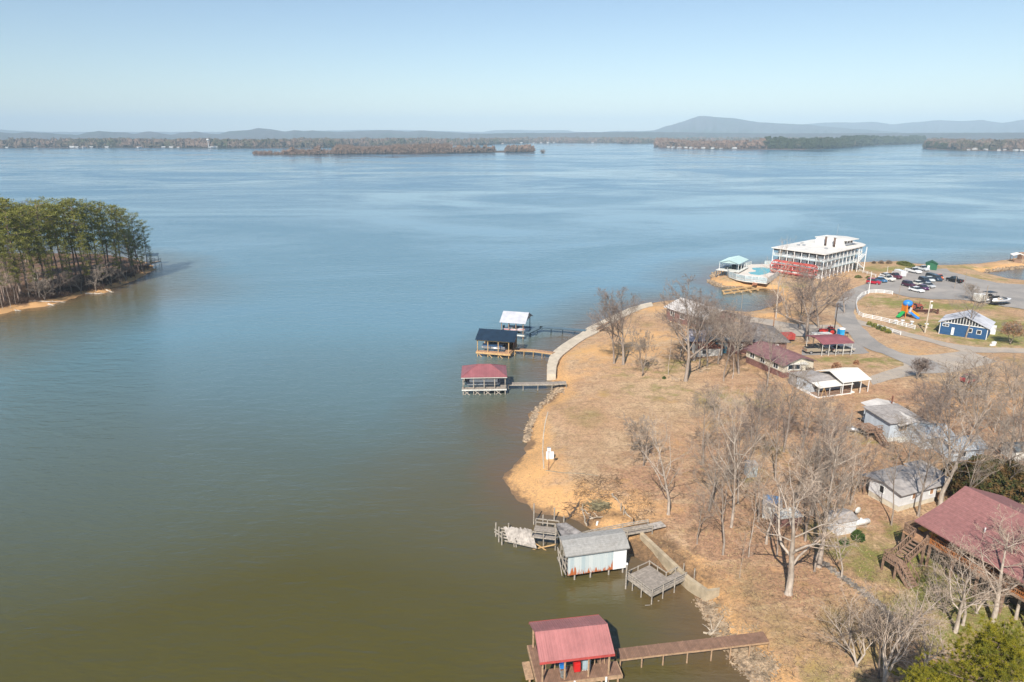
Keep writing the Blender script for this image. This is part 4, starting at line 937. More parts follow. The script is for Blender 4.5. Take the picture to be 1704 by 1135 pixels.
# maroon ranch house
g0 = P(1243,577,5.6); g1 = P(1300,601,5.6); an = math.degrees(math.atan2(g1[1]-g0[1],g1[0]-g0[0]))
t = building('ranch_house', 'long ranch house with faded maroon shingle roof and cream walls', 'house', (g0[0],g0[1],2.7), an, 10.5, 7.0, 2.5, CREAM, SHMAR, 'gx', 1.1, .5, found=.9, fmat=BRICK, sub=2)
for u in (1.2,4.2,7.8): win(t,'f',10.5,7,u,1.2,1.2,.9)
win(t,'r',10.5,7,1.0,1.3,1.8,.9)
g0 = G(1300,628); t2 = building('sunroom', 'flat roofed cream sunroom on brick base joined to the ranch house', 'sunroom', g0, 2, 4.4, 3.2, 2.6, CREAM, OFFW, 'sy', .25, .3, found=1.3, fmat=BRICK)
win(t2,'f',4.4,3.2,1.3,1.6,2.0,.8)
# mobile home with porch
g0 = G(1361,663); t = building('mobile_home', 'pale blue mobile home with white roofed front porch and wooden railing', 'mobile home', g0, 17, 7.2, 6.2, 2.7, PALEB, PALER, 'gx', .7, .15, found=.6, fmat=WHITE, z=g0[2])
del t
for ch in list(bpy.data.objects['mobile_home'].children): bpy.data.objects.remove(ch)
t = bpy.data.objects['mobile_home']
MB().box(.04,2.24,-1,7.1,6.1,.55).build('foundation', WHITE, t); MB().extr([(2.2,.552),(6.2,.552),(6.2,2.9),(4.2,3.3),(2.2,2.9)],'x',0,7.2).build('wall', PALEB, t)
rib_roof(-.3,7.5,[(2.0,2.98),(4.2,3.42),(6.5,2.98)],.4,OLDR,'roof',t)
MB().slab([(-.1,-.2,2.55),(7.3,-.2,2.55),(7.3,2.0,2.96),(-.1,2.0,2.96)],.08).build('porch_roof', WHROOF, t)
MB().box(0,0,.35,7.2,2.195,.5).build('porch_deck', DECKB, t); MB().box(.02,.02,-1,7.18,.12,.345).build('skirting', WHITE, t); MB().box(-.02,.02,-1,.06,2.19,.345).build('skirting', WHITE, t)
for x in (.05,2.4,4.8,7.1): MB().box(x-.05,.02,.5,x+.05,.12,2.5).build('post', OFFW, t)
MB().bar((1.0,-.05,2.5),(.3,-.3,0),.08).build('brace', YELW, t); MB().bar((1.0,-.05,2.5),(1.7,-.3,0),.08).build('brace', YELW, t)
mb = MB(); rail(mb,(0,.07),(7.1,.07),.5,24,.8); mb.build('railing', DECKB, t)
t.scale = (.97,.9,.76)
for u in (.8,3.2,5.2): MB().box(u,2.14,1.2,u+1.3,2.198,2.3).build('window', GLASS, t)
MB().box(-.03,3.6,1.4,-.004,4.3,2.1).build('window', GLASS, t)
MB().box(.3,6.3,-.5,5.2,9.0,2.4).slab([(.1,6.25,2.9),(5.4,6.25,2.9),(5.4,9.2,2.5),(.1,9.2,2.5)],.08).build('rear_room', OLDR, t)
MB().box(7.35,.2,-.3,8.1,.9,.35).build('step', WHITE, t)
# white carport
a = P(1403,637,5.8); gz = gh(a[0],a[1]); a = P(1403,637,gz+2.4)
t = empty('carport', (a[0],a[1],gz), R(17), 'white metal gabled carport beside the pale blue mobile home', 'carport', 'carports')
rib_roof(0,6.1,[(0,2.4),(3.4,3.4),(6.6,2.4)],.5,WHROOF,'roof',t)
for x in (.3,2.2,4.1,5.8):
    for y in (.2,6.4): MB().box(x-.05,y-.05,-.5,x+.05,y+.05,2.42).build('post', WHITE, t)
# maroon carport
a = P(1370,573,6); gz = gh(a[0],a[1])-.0; a = P(1369,573,gz+2.5)
t = empty('carport', (a[0],a[1],gz), R(8), 'maroon metal carport sheltering a gold sedan beside gravel road', 'carport', 'carports')
rib_roof(0,7.0,[(0,2.5),(3.0,3.1),(6.2,2.6)],.4,MAROON,'roof',t)
for x in (.2,1.7,3.3,4.9,6.7):
    for y in (.2,5.9): MB().box(x-.05,y-.05,-.5,x+.05,y+.05,2.45).build('post', OFFW, t)
# house with long pale metal roof
a = P(1434,659,6.6); b = P(1487,690,6.6); an = math.degrees(math.atan2(b[1]-a[1],b[0]-a[0]))
gz = gh(a[0],a[1]); t = empty('house', (a[0],a[1],gz-.3), R(an), 'house with long dirty white metal roof and blue screened porch', 'house')
rib_roof(0,9.2,[(0,3.1),(2.7,3.65),(5.4,3.0)],.45,PALER,'roof',t)
MB().extr([(2.0,.602),(5.3,.602),(5.3,2.95),(2.8,3.5),(2.0,3.2)],'x',.5,9.0).build('wall', PALEB, t)
MB().box(.5,.4,-1,9.0,5.2,.6).build('foundation', OFFW, t)
for x in (.6,2.6,4.6,6.6): MB().box(x-.06,.42,.602,x+.06,.54,3.1).build('post', PALEB, t)
MB().box(.55,.43,.602,7,.5,1.1).build('railing', M('blue_rail',(.16,.30,.45),.7), t)
for u in (.9,3,5): MB().box(u,1.93,1.2,u+1.2,1.998,2.4).build('window', GLASS, t)
MB().bar((1.5,4.2,3.3),(1.5,4.2,4.6),.16).build('flue', RUSTR, t)
# stilted house in front with deck stairs
g0 = G(1477,736); t = building('house', 'small raised pale blue house with wooden deck stairs on its left', 'house', (g0[0],g0[1],g0[2]-.2), 12, 5.3, 5.2, 3.3, PALEB, OLDR, 'sy', .25, .4, found=.9, fmat=OFFW)
win(t,'f',5.3,5.2,1.7,2.0,1.0,.7,fm=YELW)
MB().box(-2.6,1.0,1.45,-.01,4.2,1.55).build('deck', DECKB, t); mb = MB(); rail(mb,(-2.55,1.05),(-.3,1.05),1.55,8,.9); rail(mb,(-2.55,1.05),(-2.55,4.1),1.55,12,.9); mb.build('railing', DECKB, t)
for x in (-2.5,-1.0): MB().box(x-.07,1.1,-1,x+.07,1.24,1.45).build('post', DECKB, t)
s = MB()
for k in range(8): u = k/8; s.box(-1.6-.0,.95-u*2.2-.28,1.3-u*1.5,-.6,.95-u*2.2,1.36-u*1.5)
s.bar((-1.65,1.0,1.45),(-1.65,-1.4,-.1),.06,.25).bar((-.55,1.0,1.45),(-.55,-1.4,-.1),.06,.25).bar((-1.65,1.0,2.3),(-1.65,-1.4,.8),.06,.1); s.build('staircase', DECKB, t)
for x in (5.7,6.3): MB().box(x,1.0,-1,x+.25,1.25,4.6).build('pole', DECKB, t)
g0 = G(1536,748); t = building('house', 'low blue grey roofed cottage half hidden by trees right of raised house', 'house', g0, 10, 4.4, 4.0, 1.9, PALEB, M('pale_blue_grey_roof', (.36,.40,.44), .7, var=.15, dirt=.25), 'gx', .8, .4); win(t,'f',4.4,4,1,.7,1,.8)
g0 = G(1585,768); t = building('house', 'whitish cottage with blue grey roof behind the dark evergreen', 'house', g0, 8, 4.6, 3.6, 1.9, PALEB, MC['pale_blue_grey_roof'], 'gx', .8, .4); win(t,'f',4.6,3.6,1,.7,.8,.8)
g0 = G(1688,768); t = building('shed', 'small pale shed at the right edge behind grey trunks', 'shed', g0, 5, 3.0, 2.5, 1.6, OFFW, SHBL, 'gx', .5, .2)
# white block house
g0 = G(1494,852); t = building('house', 'white walled cottage with grey weathered roof and boarded orange windows', 'house', g0, 22, 6.4, 4.6, 2.85, WHITEW, OLDR, 'gx', .42, .1, found=.8, fmat=CREAM)
for ch in list(t.children):
    if ch.name.startswith('roof'): bpy.data.objects.remove(ch)
mb = MB(); mb.slab([(-.45,-.5,2.85),(6.9,-.5,2.85),(6.9,2.3,3.45),(-.45,2.3,3.45)],.1); mb.slab([(-.45,2.303,3.45),(6.9,2.303,3.45),(6.9,5.8,2.75),(-.45,5.8,2.75)],.1); mb.build('roof', OLDR, t)
t.scale = (.97,.95,.88)
for y in (5.0,5.6): MB().box(-.3,y,-.5,-.15,y+.12,2.72).build('post', DECKB, t)
PLY = M('weathered_plywood', (.42,.22,.11), .85, var=.3)
win(t,'f',6.4,4.6,2.1,1.5,.5,1.1,gm_=PLY); win(t,'f',6.4,4.6,5.2,1.5,.6,1.1,gm_=PLY); win(t,'l',6.4,4.6,2.4,1.5,.6,1.0)
MB().slab([(7.0,.2,2.6),(10.2,.2,2.6),(10.2,5.5,3.1),(7.0,5.5,3.1)],.1).build('annex_roof', OLDR, t); MB().box(7.1,1.8,-.8,10.0,5.2,2.6).build('annex_wall', OFFW, t); MB().box(7.1,.5,-.8,10,.6,.9).build('annex_rail', DECKB, t)
# small sheds
g0 = G(1393,892); t = building('shed', 'tiny white shed with grey roof beside white propane tank', 'shed', g0, 16, 2.5, 2.3, 1.75, WHITEW, OLDR, 'gx', .35, .15, rib=.6)
win(t,'l',2.5,2.3,.8,1.0,.5,.4)
g0 = G(1268,862); t = building('shed', 'small grey shed with blue tarp on roof behind bare limbs', 'shed', g0, -20, 2.0, 2.2, 1.7, OFFW, OLDR, 'sy', .2, .12, rib=.6); MB().slab([(.3,.5,1.98),(1.7,.5,1.98),(1.7,2.1,2.12),(.3,2.1,2.12)],.04).build('tarp', M('blue_tarp',(.12,.25,.45),.6), t)
g0 = G(1296,878); t = building('shed', 'low broken shed with pale sagging roof just right of tarp shed', 'shed', g0, 10, 2.8, 1.6, 1.2, BRICK, OFFW, 'sy', .15, .15, rib=.6)
g0 = G(1244,795); t = building('shed', 'narrow pale metal privy shed standing alone under trees', 'shed', g0, 6, 1.3, 1.2, 1.7, M('pale_tin',(.45,.50,.50),.6,var=.2,dirt=.3), OLDR, 'sy', .15, .12, rib=.6)
def tank(label, g, ang, L, r, m):
    t = empty('propane_tank', g, R(ang), label, 'propane tank', 'propane tanks')
    MB().tube((-L/2,0,r+.25),(L/2,0,r+.25),r,r,14).ell((-L/2,0,r+.25),(r*.5,r,r),10,6).ell((L/2,0,r+.25),(r*.5,r,r),10,6).build('tank', m, t, True)
    for x in (-L*.3,L*.3): MB().box(x-.08,-r*.7,-.1,x+.08,r*.7,.35).build('support', CONCD, t)
    MB().tube((0,0,2*r+.2),(0,0,2*r+.42),.14,.14,8).build('valve_dome', m, t)
tank('weathered grey propane tank alone on the leaf covered lawn', G(1418,720), -25, 1.6, .32, STEEL)
tank('long white propane tank between tiny shed and satellite dish', G(1431,876), 15, 2.1, .32, WHITE)
t = empty('satellite_dish', G(1424,862), R(30), 'pale grey satellite dish on a short post by the propane tank', 'satellite dish')
MB().tube((0,0,0),(0,0,.9),.04,.04,6).build('post', STEEL, t); MB().ell((0,-.1,1.1),(.5,.18,.42),12,6).build('dish', OFFW, t, True)
# red roof house on stilts
a = P(1527,863,7.2); t = empty('stilt_house', (a[0],a[1],0), R(-69), 'big stilted house with brick red shingle roof and orange wooden deck', 'house')
gz = gh(a[0],a[1]); ZE = 7.2
prof = [(-.4,ZE-.1),(3,ZE+1.0),(6.4,ZE+2.6),(13.2,ZE)]
mb = MB(); pr2 = prof+[(y,z-.16) for y,z in reversed(prof)]; mb.extr(pr2,'x',0,17.5); mb.build('roof', REDH, t)
MB().tube((5.2,2.6,ZE+.8),(5.2,2.6,ZE+1.35),.07,.07,8).build('vent_pipe', WHITE, t)
MB().extr([(2.4,4.9),(12.5,4.9),(12.5,ZE+.1),(6.4,ZE+2.3),(2.4,ZE+.5)],'x',1.6,17).build('wall', ORNG, t)
MB().box(1.2,.6,4.6,17.2,12.6,4.85).build('floor_deck', DECKB, t)
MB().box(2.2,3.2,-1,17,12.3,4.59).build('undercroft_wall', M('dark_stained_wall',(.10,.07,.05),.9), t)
for i in range(7):
    x = 1.4+i*2.6; MB().box(x-.1,.65,gz-1.5,x+.1,.85,4.6).build('post', DECKB, t); MB().box(x-.07,.66,4.85,x+.07,.8,ZE+.1).build('porch_post', ORNG, t)
mb = MB(); rail(mb,(1.3,.68),(17,.68),4.85,90,.95); mb.build('railing', ORNG, t)
for u in (3.5,7,10.5): MB().box(u,2.33,5.6,u+1.6,2.398,6.7).build('window', GLASS, t)
MB().box(-1.5,.2,4.6,1.19,3.2,4.82).build('platform', YELD, t)
mb = MB(); rail(mb,(-1.45,.25),(-1.45,3.1),4.85,18,.95); rail(mb,(-1.45,.25),(-.1,.25),4.85,8,.95); rail(mb,(1.15,.25),(1.2,.68),4.85,3,.95); rail(mb,(-1.45,3.1),(1.1,3.1),4.85,14,.95); mb.build('railing', DECKB, t)
for x,y in ((-1.4,.3),(1.1,.3),(-1.4,3.0)): MB().box(x-.1,y-.1,gz-1.5,x+.1,y+.1,4.6).build('post', DECKB, t)
for x,y in ((-.9,1.6),(.2,1.9)): 
    ch_ = empty('deck_chair', (x,y,4.84)); ch_.parent = t; MB().box(0,0,.25,.7,.7,.4).build('seat', M('yellow_chair',(.7,.42,.05),.6), ch_); MB().box(0,.6,.4,.7,.7,1.0).build('backrest', MC['yellow_chair'], ch_)
Rz = Matrix.Rotation(R(-69),3,'Z'); A0 = Vector((a[0],a[1],0))
def stair(name, p, q, w, label, n=None):
    p = Vector(p); q = Vector(q); L_ = math.hypot(q.x-p.x,q.y-p.y); t = empty(name, p, math.atan2(q.y-p.y,q.x-p.x), label, 'stairs'); dz = q.z-p.z; n = n or max(4,int(abs(dz)/.2))
    for k in range(n): u = (k+.5)/n; MB().box(u*L_-.15,-w/2,u*dz-.04,u*L_+.15,w/2,u*dz).build('tread', DECKB, t)
    for y in (-w/2-.05,w/2+.05):
        MB().bar((0,y,-.12),(L_,y,dz-.12),.06,.26).build('stringer', DECKB, t); MB().bar((0,y,.9),(L_,y,dz+.9),.09,.1).build('handrail', DECKB, t)
        b = MB(); m = max(3,int(L_/.35))
        for k in range(m+1): b.bar((L_*k/m,y,dz*k/m),(L_*k/m,y,dz*k/m+.88),.05)
        b.build('balusters', DECKB, t)
    return t
s0 = A0+Rz@Vector((.6,.15,4.82)); l0 = A0+Rz@Vector((.9,-3.0,3.4)); bt = A0+Rz@Vector((3.4,-3.5,0)); bt.z = gh(bt.x,bt.y)
stair('deck_stairs', s0, l0, 1.3, 'upper flight of wooden stairs descending from the stilt house deck')
t = empty('stair_landing', (l0.x,l0.y,0), 0, 'small railed wooden landing between the two stair flights', 'landing'); t.rotation_euler.z = R(-69); MB().box(-.9,-1.2,3.36,.8,.3,3.48).build('deck', DECKB, t); mb = MB(); rail(mb,(-.85,-1.15),(-.85,.2),3.48,6,.9); rail(mb,(-.85,-1.15),(.7,-1.15),3.48,6,.9); mb.build('railing', DECKB, t)
for x,y in ((-.8,-1.1),(-.8,.2),(.7,-1.1)): MB().box(x-.08,y-.08,.5,x+.08,y+.08,3.36).build('post', DECKB, t)
stair('deck_stairs', l0+Rz@Vector((.8,-.5,.05)), bt, 1.2, 'lower flight of wooden stairs reaching the grass below landing')
# ---------------------------------------------------------------- vehicles
TYRE = M('tyre_rubber', (.02,.02,.02), .85); RIM = M('alloy_rim', (.5,.5,.52), .35, .5); LAMPR = M('red_lamp', (.5,.02,.02), .3); LAMPW = M('clear_lamp', (.7,.7,.68), .2)
def paint(name, col): return M('car_paint_'+name, col, .28, .1, var=.03, spec=.7)
def vehicle(kind, label, rear, front, pm, Lmin=3.9, name=None, group='vehicles in the parking lot', cat=None):
    p, q = (G(*rear) if len(rear)==2 else rear), (G(*front) if len(front)==2 else front)
    L = max(Lmin, math.hypot(q[0]-p[0], q[1]-p[1])); cx, cy = (p[0]+q[0])/2, (p[1]+q[1])/2; z = gh(cx,cy)+.11
    nm = name or {'sedan':'parked_car','suv':'parked_car','pickup':'pickup_truck','van':'van'}[kind]
    t = empty(nm, (cx,cy,z), math.atan2(q[1]-p[1], q[0]-p[0]), label, cat or {'sedan':'car','suv':'car','pickup':'pickup truck','van':'van'}[kind], group)
    W = 1.75; k = L/4.6; h = L/2
    def loft(secs, nm, mat, par):                 # secs: (x, half width bottom, half width top, z0, z1)
        mb = MB(); 
        for x, wb, wt, z0, z1 in secs:
            mb.v += [(x,-wb*.95,z0),(x,-wb,z0+.12),(x,-wt,z1-.05),(x,-wt*.9,z1),(x,wt*.9,z1),(x,wt,z1-.05),(x,wb,z0+.12),(x,wb*.95,z0)]
        n = 8
        for i in range(len(secs)-1):
            for j in range(n): mb.f.append((i*n+j, i*n+(j+1)%n, (i+1)*n+(j+1)%n, (i+1)*n+j))
        mb.f += [tuple(range(n-1,-1,-1)), tuple((len(secs)-1)*n+j for j in range(n))]
        return mb.build(nm, mat, par)
    w = W/2
    zb = .28
    if kind == 'sedan':
        loft([(-h,w*.86,w*.8,zb+.1,.86),(-h+.15,w*.97,w*.9,zb,.95),(-h*.35,w,w*.93,zb,.98),(h*.4,w,w*.92,zb,.95),(h-.25,w*.95,w*.84,zb,.80),(h,w*.8,w*.7,zb+.08,.62)],'body',pm,t)
        cab = [(-h*.78,.80,.94),(-h*.42,.72,1.36),(h*.12,.72,1.38),(h*.52,.80,.93)]
    elif kind == 'suv':
        loft([(-h,w*.9,w*.85,zb+.1,1.05),(-h+.12,w*.98,w*.93,zb,1.12),(h*.38,w,w*.93,zb,1.12),(h-.2,w*.96,w*.88,zb,1.0),(h,w*.85,w*.78,zb+.1,.75)],'body',pm,t)
        cab = [(-h*.97,.84,1.08),(-h*.85,.76,1.66),(h*.10,.76,1.68),(h*.48,.82,1.08)]
    elif kind == 'pickup':
        loft([(-h,w*.95,w*.95,zb+.15,1.1),(-h+.05,w,w*.97,zb+.1,1.15),(-h*.1,w,w*.97,zb+.1,1.15),(-h*.099,w,w*.95,zb+.1,1.15),(h*.5,w,w*.93,zb+.1,1.15),(h-.15,w*.97,w*.9,zb+.08,1.05),(h,w*.88,w*.85,zb+.15,.85)],'body',pm,t)
        MB().box(-h+.12,-w*.82,1.152,-h*.14,w*.82,1.165).build('truck_bed', DARK, t)
        cab = [(-h*.12,.84,1.12),(-h*.05,.76,1.75),(h*.25,.76,1.77),(h*.50,.82,1.12)]
    else:
        loft([(-h,w*.95,w*.9,zb+.1,1.9),(-h+.1,w,w*.92,zb,1.98),(h*.45,w,w*.9,zb,1.98),(h*.72,w,w*.86,zb,1.15),(h,w*.9,w*.75,zb+.05,.85)],'body',pm,t)
        cab = [(h*.30,.80,1.3),(h*.40,.78,1.85),(h*.45,.76,1.9),(h*.70,.80,1.2)]
    mb = MB()
    for x, ww, z_ in cab: mb.v += [(x,-ww*W/1.75,z_),(x,ww*W/1.75,z_)]
    base = [(cab[0][0],-.84*W/1.75,cab[0][2]-.06),(cab[0][0],.84*W/1.75,cab[0][2]-.06),(cab[3][0],-.84*W/1.75,cab[3][2]-.06),(cab[3][0],.84*W/1.75,cab[3][2]-.06)]
    mb.v += base; mb.f += [(0,1,3,2),(2,3,5,4),(4,5,7,6),(0,2,4,6,10,8),(1,9,11,7,5,3),(8,9,1,0),(6,7,11,10),(8,10,11,9)]
    mb.build('windows', GLASS, t)
    if kind != 'van': MB().box(cab[1][0]-.02,-cab[1][1]*.98,cab[1][2]-.02,cab[2][0]+.02,cab[2][1]*.98,cab[1][2]+.05).build('roof_panel', pm, t)
    for sx in (-1,1):
        for px_ in ((cab[1][0]+cab[2][0])/2,): MB().bar((px_,sx*(cab[1][1]+.06),cab[0][2]),(px_,sx*(cab[1][1]),cab[1][2]),.08,.03).build('pillar', pm, t)
        for x in (-h*.62, h*.64):
            r = .33 if kind in ('sedan',) else .38
            wh = empty('wheel', (x, sx*w*.93, r-.11)); wh.parent = t
            MB().tube((0,-.11,0),(0,.11,0),r,r,14).build('tyre', TYRE, wh); MB().tube((0,.112*sx,0),(0,.135*sx,0),r*.6,r*.55,10).build('rim', RIM, wh)
        MB().box(h-.12,sx*w*.62-.14,.62,h-.0,sx*w*.62+.14,.76).build('headlight', LAMPW, t); MB().box(-h-.01,sx*w*.72-.12,.72,-h+.08,sx*w*.72+.12,.88).build('tail_light', LAMPR, t)
    return t
V = vehicle
wp_ = paint('white',(.80,.80,.79)); cr_ = paint('cream_white',(.78,.75,.68)); sv_ = paint('silver',(.48,.49,.5)); gy_ = paint('light_grey',(.6,.62,.63))
V('suv','red suv parked at the left end of the row by the hotel', (1443,472),(1464,474), paint('red',(.42,.01,.03)))
V('sedan','small blue car tucked behind the red suv', (1459,468),(1472,471), paint('blue',(.05,.17,.33)))
V('pickup','white pickup truck parked right of the small blue car', (1463,465),(1488,469.5), cr_)
V('sedan','white car mostly hidden behind the white pickup', (1467,460.5),(1482,464), wp_)
V('pickup','dark red and blue pickup truck beside a white cargo trailer', (1478,461),(1498,466), paint('dark_red',(.13,.02,.04)))
V('van','boxy white van at the corner of the lot by hotel path', (1503,462),(1487,457), wp_)
V('pickup','white pickup truck behind the white fence on far side of lot', (1508,452),(1531,456.5), wp_)
V('pickup','silver pickup truck parked next to the green shed', (1525,448.5),(1544,452.5), gy_)
V('suv','dark maroon suv at the left of the middle rows', (1503,475),(1520,479.5), paint('maroon',(.07,.02,.045)))
V('sedan','cream white sedan right of the dark maroon suv', (1519,473),(1536,477), cr_)
V('sedan','white sedan nearest the bottom edge of the lot', (1514,483.5),(1536,488), wp_)
V('sedan','plum coloured car behind the nearest white sedan', (1529,480),(1542,484.5), paint('plum',(.10,.03,.10)))
V('sedan','silver sedan just right of the cream white sedan', (1536,477),(1553,480.5), sv_)
V('suv','navy suv in the middle of the second parked row', (1531,469),(1545,473.5), paint('navy',(.015,.03,.06)))
V('sedan','pale silver car beside the navy suv', (1540,466),(1552,470.5), paint('pale_silver',(.62,.66,.66)))
V('suv','black suv at the back of the middle rows', (1543,462.5),(1556,466.5), paint('black',(.015,.02,.02)))
V('suv','dark blue suv next to the orange car', (1552,465),(1564,469.5), paint('dark_blue',(.03,.06,.10)))
V('sedan','orange car peeking out at the right of middle rows', (1558,462.5),(1566,466), paint('orange',(.60,.13,.03)))
V('pickup','black pickup truck with yellow tailgate parked alone in lot', (1600,472.5),(1576,467.5), paint('soot_black',(.02,.02,.02)))
V('pickup','gold pickup truck parked half under the maroon carport', (1338,588),(1378,586.5), paint('gold',(.33,.28,.21)), 5, group='vehicles at the maroon carport')
V('sedan','beige sedan under the maroon carport', (1383,586.5),(1419,585), paint('beige',(.42,.37,.30)), 4.6, group='vehicles at the maroon carport')
V('sedan','dull red car almost hidden in the thicket at right', (1606,638),(1619,634), paint('dull_red',(.30,.02,.03)), 3.9, group='vehicles at the thicket')
# cargo trailer, camper, boats, trailer at the right of the lot
def trailer(label, g, ang, L, W, h, m, z0=.55, name='trailer', cat='trailer', top=None):
    t = empty(name, g, R(ang), label, cat); MB().box(-L/2,-W/2,z0,L/2,W/2,z0+h).build('box_body', m, t); MB().bar((L/2,0,z0),(L/2+.9,0,.35),.1).build('tow_bar', STEEL, t)
    for sy in (-1,1):
        for x in (-.4,.4): MB().tube((x,sy*(W/2-.05),.33),(x,sy*(W/2+.12),.33),.33,.33,12).build('wheel', TYRE, t)
    if top: MB().box(-L/2-.04,-W/2-.04,z0+h+.003,L/2+.04,W/2+.04,z0+h+.08).build('roof', top, t)
    return t
RUSTRED = M('faded_red_panel', (.50,.07,.06), .7, var=.3, scale=1.2, dirt=.3, stripe=('X', .5, .02, .4))
trailer('red slatted dump trailer parked beside the gravel yard', G(1303,568), 5, 4.4, 1.9, 1.25, RUSTRED, .6)
trailer('boxy white camper trailer at the edge of parking lot', G(1629,503), 10, 2.4, 2.0, 1.8, OFFW, .45, 'camper_trailer', 'camper', WHITE)
pt = G(1647,501); pontoon('dark covered pontoon boat stored between camper and white boat', (pt[0],pt[1],pt[2]+.3), R(15), 4.5, 2.2, BLKB, BLKB, 'boats stored ashore')
pt = G(1665,507); runabout('white motorboat stored on a trailer at the lot edge', (pt[0],pt[1],pt[2]+.7), R(12), 6.0, 2.2, HULLW, M('grey_stripe',(.3,.32,.35),.4), 'boats stored ashore')
t = trailer('low black boat trailer carrying the white motorboat', G(1665,507), 12, 4.8, 1.3, .12, BLKB, .45)
pt = G(1366,562); t = empty('flat_trailer', pt, R(5), 'white topped flat trailer behind the maroon carport', 'trailer'); MB().box(-2.2,-.9,.5,2.2,.9,.62).build('bed', STEEL, t); MB().box(-2.1,-.8,.62,2.1,.8,1.1).build('load', OFFW, t)
for sy in (-1,1): MB().tube((0,sy*.95,.32),(0,sy*1.1,.32),.32,.32,12).build('wheel', TYRE, t)
def tractor(label, g, ang, s, m):
    t = empty('tractor', g, R(ang), label, 'tractor', 'old red tractors')
    MB().box(0,-.3*s,.6*s,1.6*s,.3*s,1.15*s).build('bonnet', m, t); MB().box(-.9*s,-.4*s,.5*s,-.002,.4*s,.9*s).build('chassis', m, t); MB().box(-.7*s,-.25*s,.9*s,-.2*s,.25*s,1.15*s).build('seat', DARK, t)
    for sy in (-1,1):
        for x, r, w in ((-.6*s,.75*s,.3*s),(1.3*s,.4*s,.2*s)):
            wh = empty('wheel',(x,sy*.62*s,r)); wh.parent = t; MB().tube((0,-w/2,0),(0,w/2,0),r,r,16).build('tyre', TYRE, wh); MB().tube((0,sy*w*.51,0),(0,sy*w*.6,0),r*.55,r*.5,10).build('rim', m, wh)
        MB().bar((-1.0*s,sy*.62*s,1.5*s),(-.1*s,sy*.62*s,1.5*s),.45*s,.06).build('fender', m, t)
    MB().tube((1.2*s,0,1.15*s),(1.2*s,0,1.9*s),.05,.05,6).build('exhaust', DARK, t); MB().bar((-.15*s,0,1.0*s),(-.3*s,0,1.6*s),.04).build('steering_column', DARK, t)
    return t
tractor('bright red tractor parked behind the maroon carport', G(1377,557), 170, 1.15, M('tractor_red',(.55,.03,.02),.5))
tractor('rusty red antique tractor standing beside the playground slide', G(1520,515), 10, 1.25, M('rusty_tractor_red',(.33,.08,.05),.8,var=.3,dirt=.3))
t = empty('portable_toilet', G(1398,562), R(8), 'bright blue portable toilet with white roof behind maroon carport', 'portable toilet')
PB = M('bright_blue_plastic', (.0,.28,.60), .45, var=.05); MB().box(-.55,-.55,.05,.55,.55,2.05).build('cabin', PB, t); MB().box(-.38,-.575,.15,.38,-.553,1.95).build('door', M('light_blue_plastic',(.03,.36,.68),.45), t); MB().extr([(-.6,2.052),(.6,2.052),(.45,2.3),(-.45,2.3)],'x',-.6,.6).build('roof', WHITE, t)
t = empty('grill', G(1408,562), 0, 'black barbecue grill on legs right of the portable toilet', 'grill'); MB().ell((0,0,1.15),(.45,.3,.22),10,6).build('firebox', DARK, t)
for x in (-.3,.3): MB().bar((x,0,0),(x,0,1.05),.05).build('leg', DARK, t)
t = empty('wheelie_bin', G(1276,614), .2, 'green wheeled rubbish bin by the wall of the ranch house', 'bin'); GB = M('green_plastic',(.0,.16,.09),.5); MB().prism([(-.3,-.3),(.3,-.3),(.3,.3),(-.3,.3)],.06,1.0).build('body', GB, t); MB().box(-.34,-.36,1.002,.34,.34,1.1).build('lid', GB, t)
# playground
t = empty('playground_slide', G(1507,527), R(10), 'orange play tower with blue dome, green and blue slides', 'play structure')
OR = M('orange_plastic',(.75,.22,.01),.45); GN = M('green_plastic_slide',(.02,.35,.08),.45); BS = M('sky_blue_plastic',(.04,.25,.68),.45); YE = M('yellow_orange_plastic',(.72,.33,.01),.45)
for x,y in ((-.8,-.8),(.8,-.8),(-.8,.8),(.8,.8)): MB().tube((x,y,0),(x,y,3.4),.09,.09,8).build('post', OR, t)
MB().box(-.8,-.8,1.3,.8,.8,1.42).build('platform', OR, t)
for bb in ((-.86,-.9,1.45,-.55,-.82,3.0),(.5,-.9,1.45,.86,-.82,3.0),(-.9,-.8,1.45,-.82,.8,2.9)): MB().box(*bb).build('panel', OR, t)
MB().ell((0,0,3.45),(1.15,1.15,.85),12,7).build('dome', BS, t, True)
MB().bar((.1,-.9,1.5),(1.0,-3.2,.25),.9,.22).build('slide', BS, t); MB().bar((-.9,-.1,1.4),(-3.0,-.9,.25),.9,.22).build('slide', GN, t); MB().bar((.9,.2,1.5),(2.7,-1.0,.3),1.1,.9).build('tunnel_slide', YE, t); MB().tube((0,-1.0,1.3),(.3,-1.1,2.6),.3,.3,10).build('climbing_panel', sv_, t)
RM = M('rusty_machinery', (.16,.07,.05), .9, var=.4)
def junk(name, label, cat, g, segs, m, ang=0):
    t = empty(name, g, R(ang), label, cat)
    for nm, p, q, w in segs: MB().bar(p, q, w).build(nm, m, t)
    return t
junk('farm_wagon','long reddish brown farm wagon frame lying in the grass','farm wagon',G(1533,520),[('frame',(-1.8,0,.5),(2.2,0,.6),.5),('axle',(-1.2,-.9,.4),(-1.2,.9,.4),.15),('axle',(1.4,-.9,.4),(1.4,.9,.4),.15),('tongue',(2.2,0,.5),(3.4,.2,.3),.12),('rail',(-1.8,-.6,.9),(2.2,-.6,.9),.12)],RM,-14)
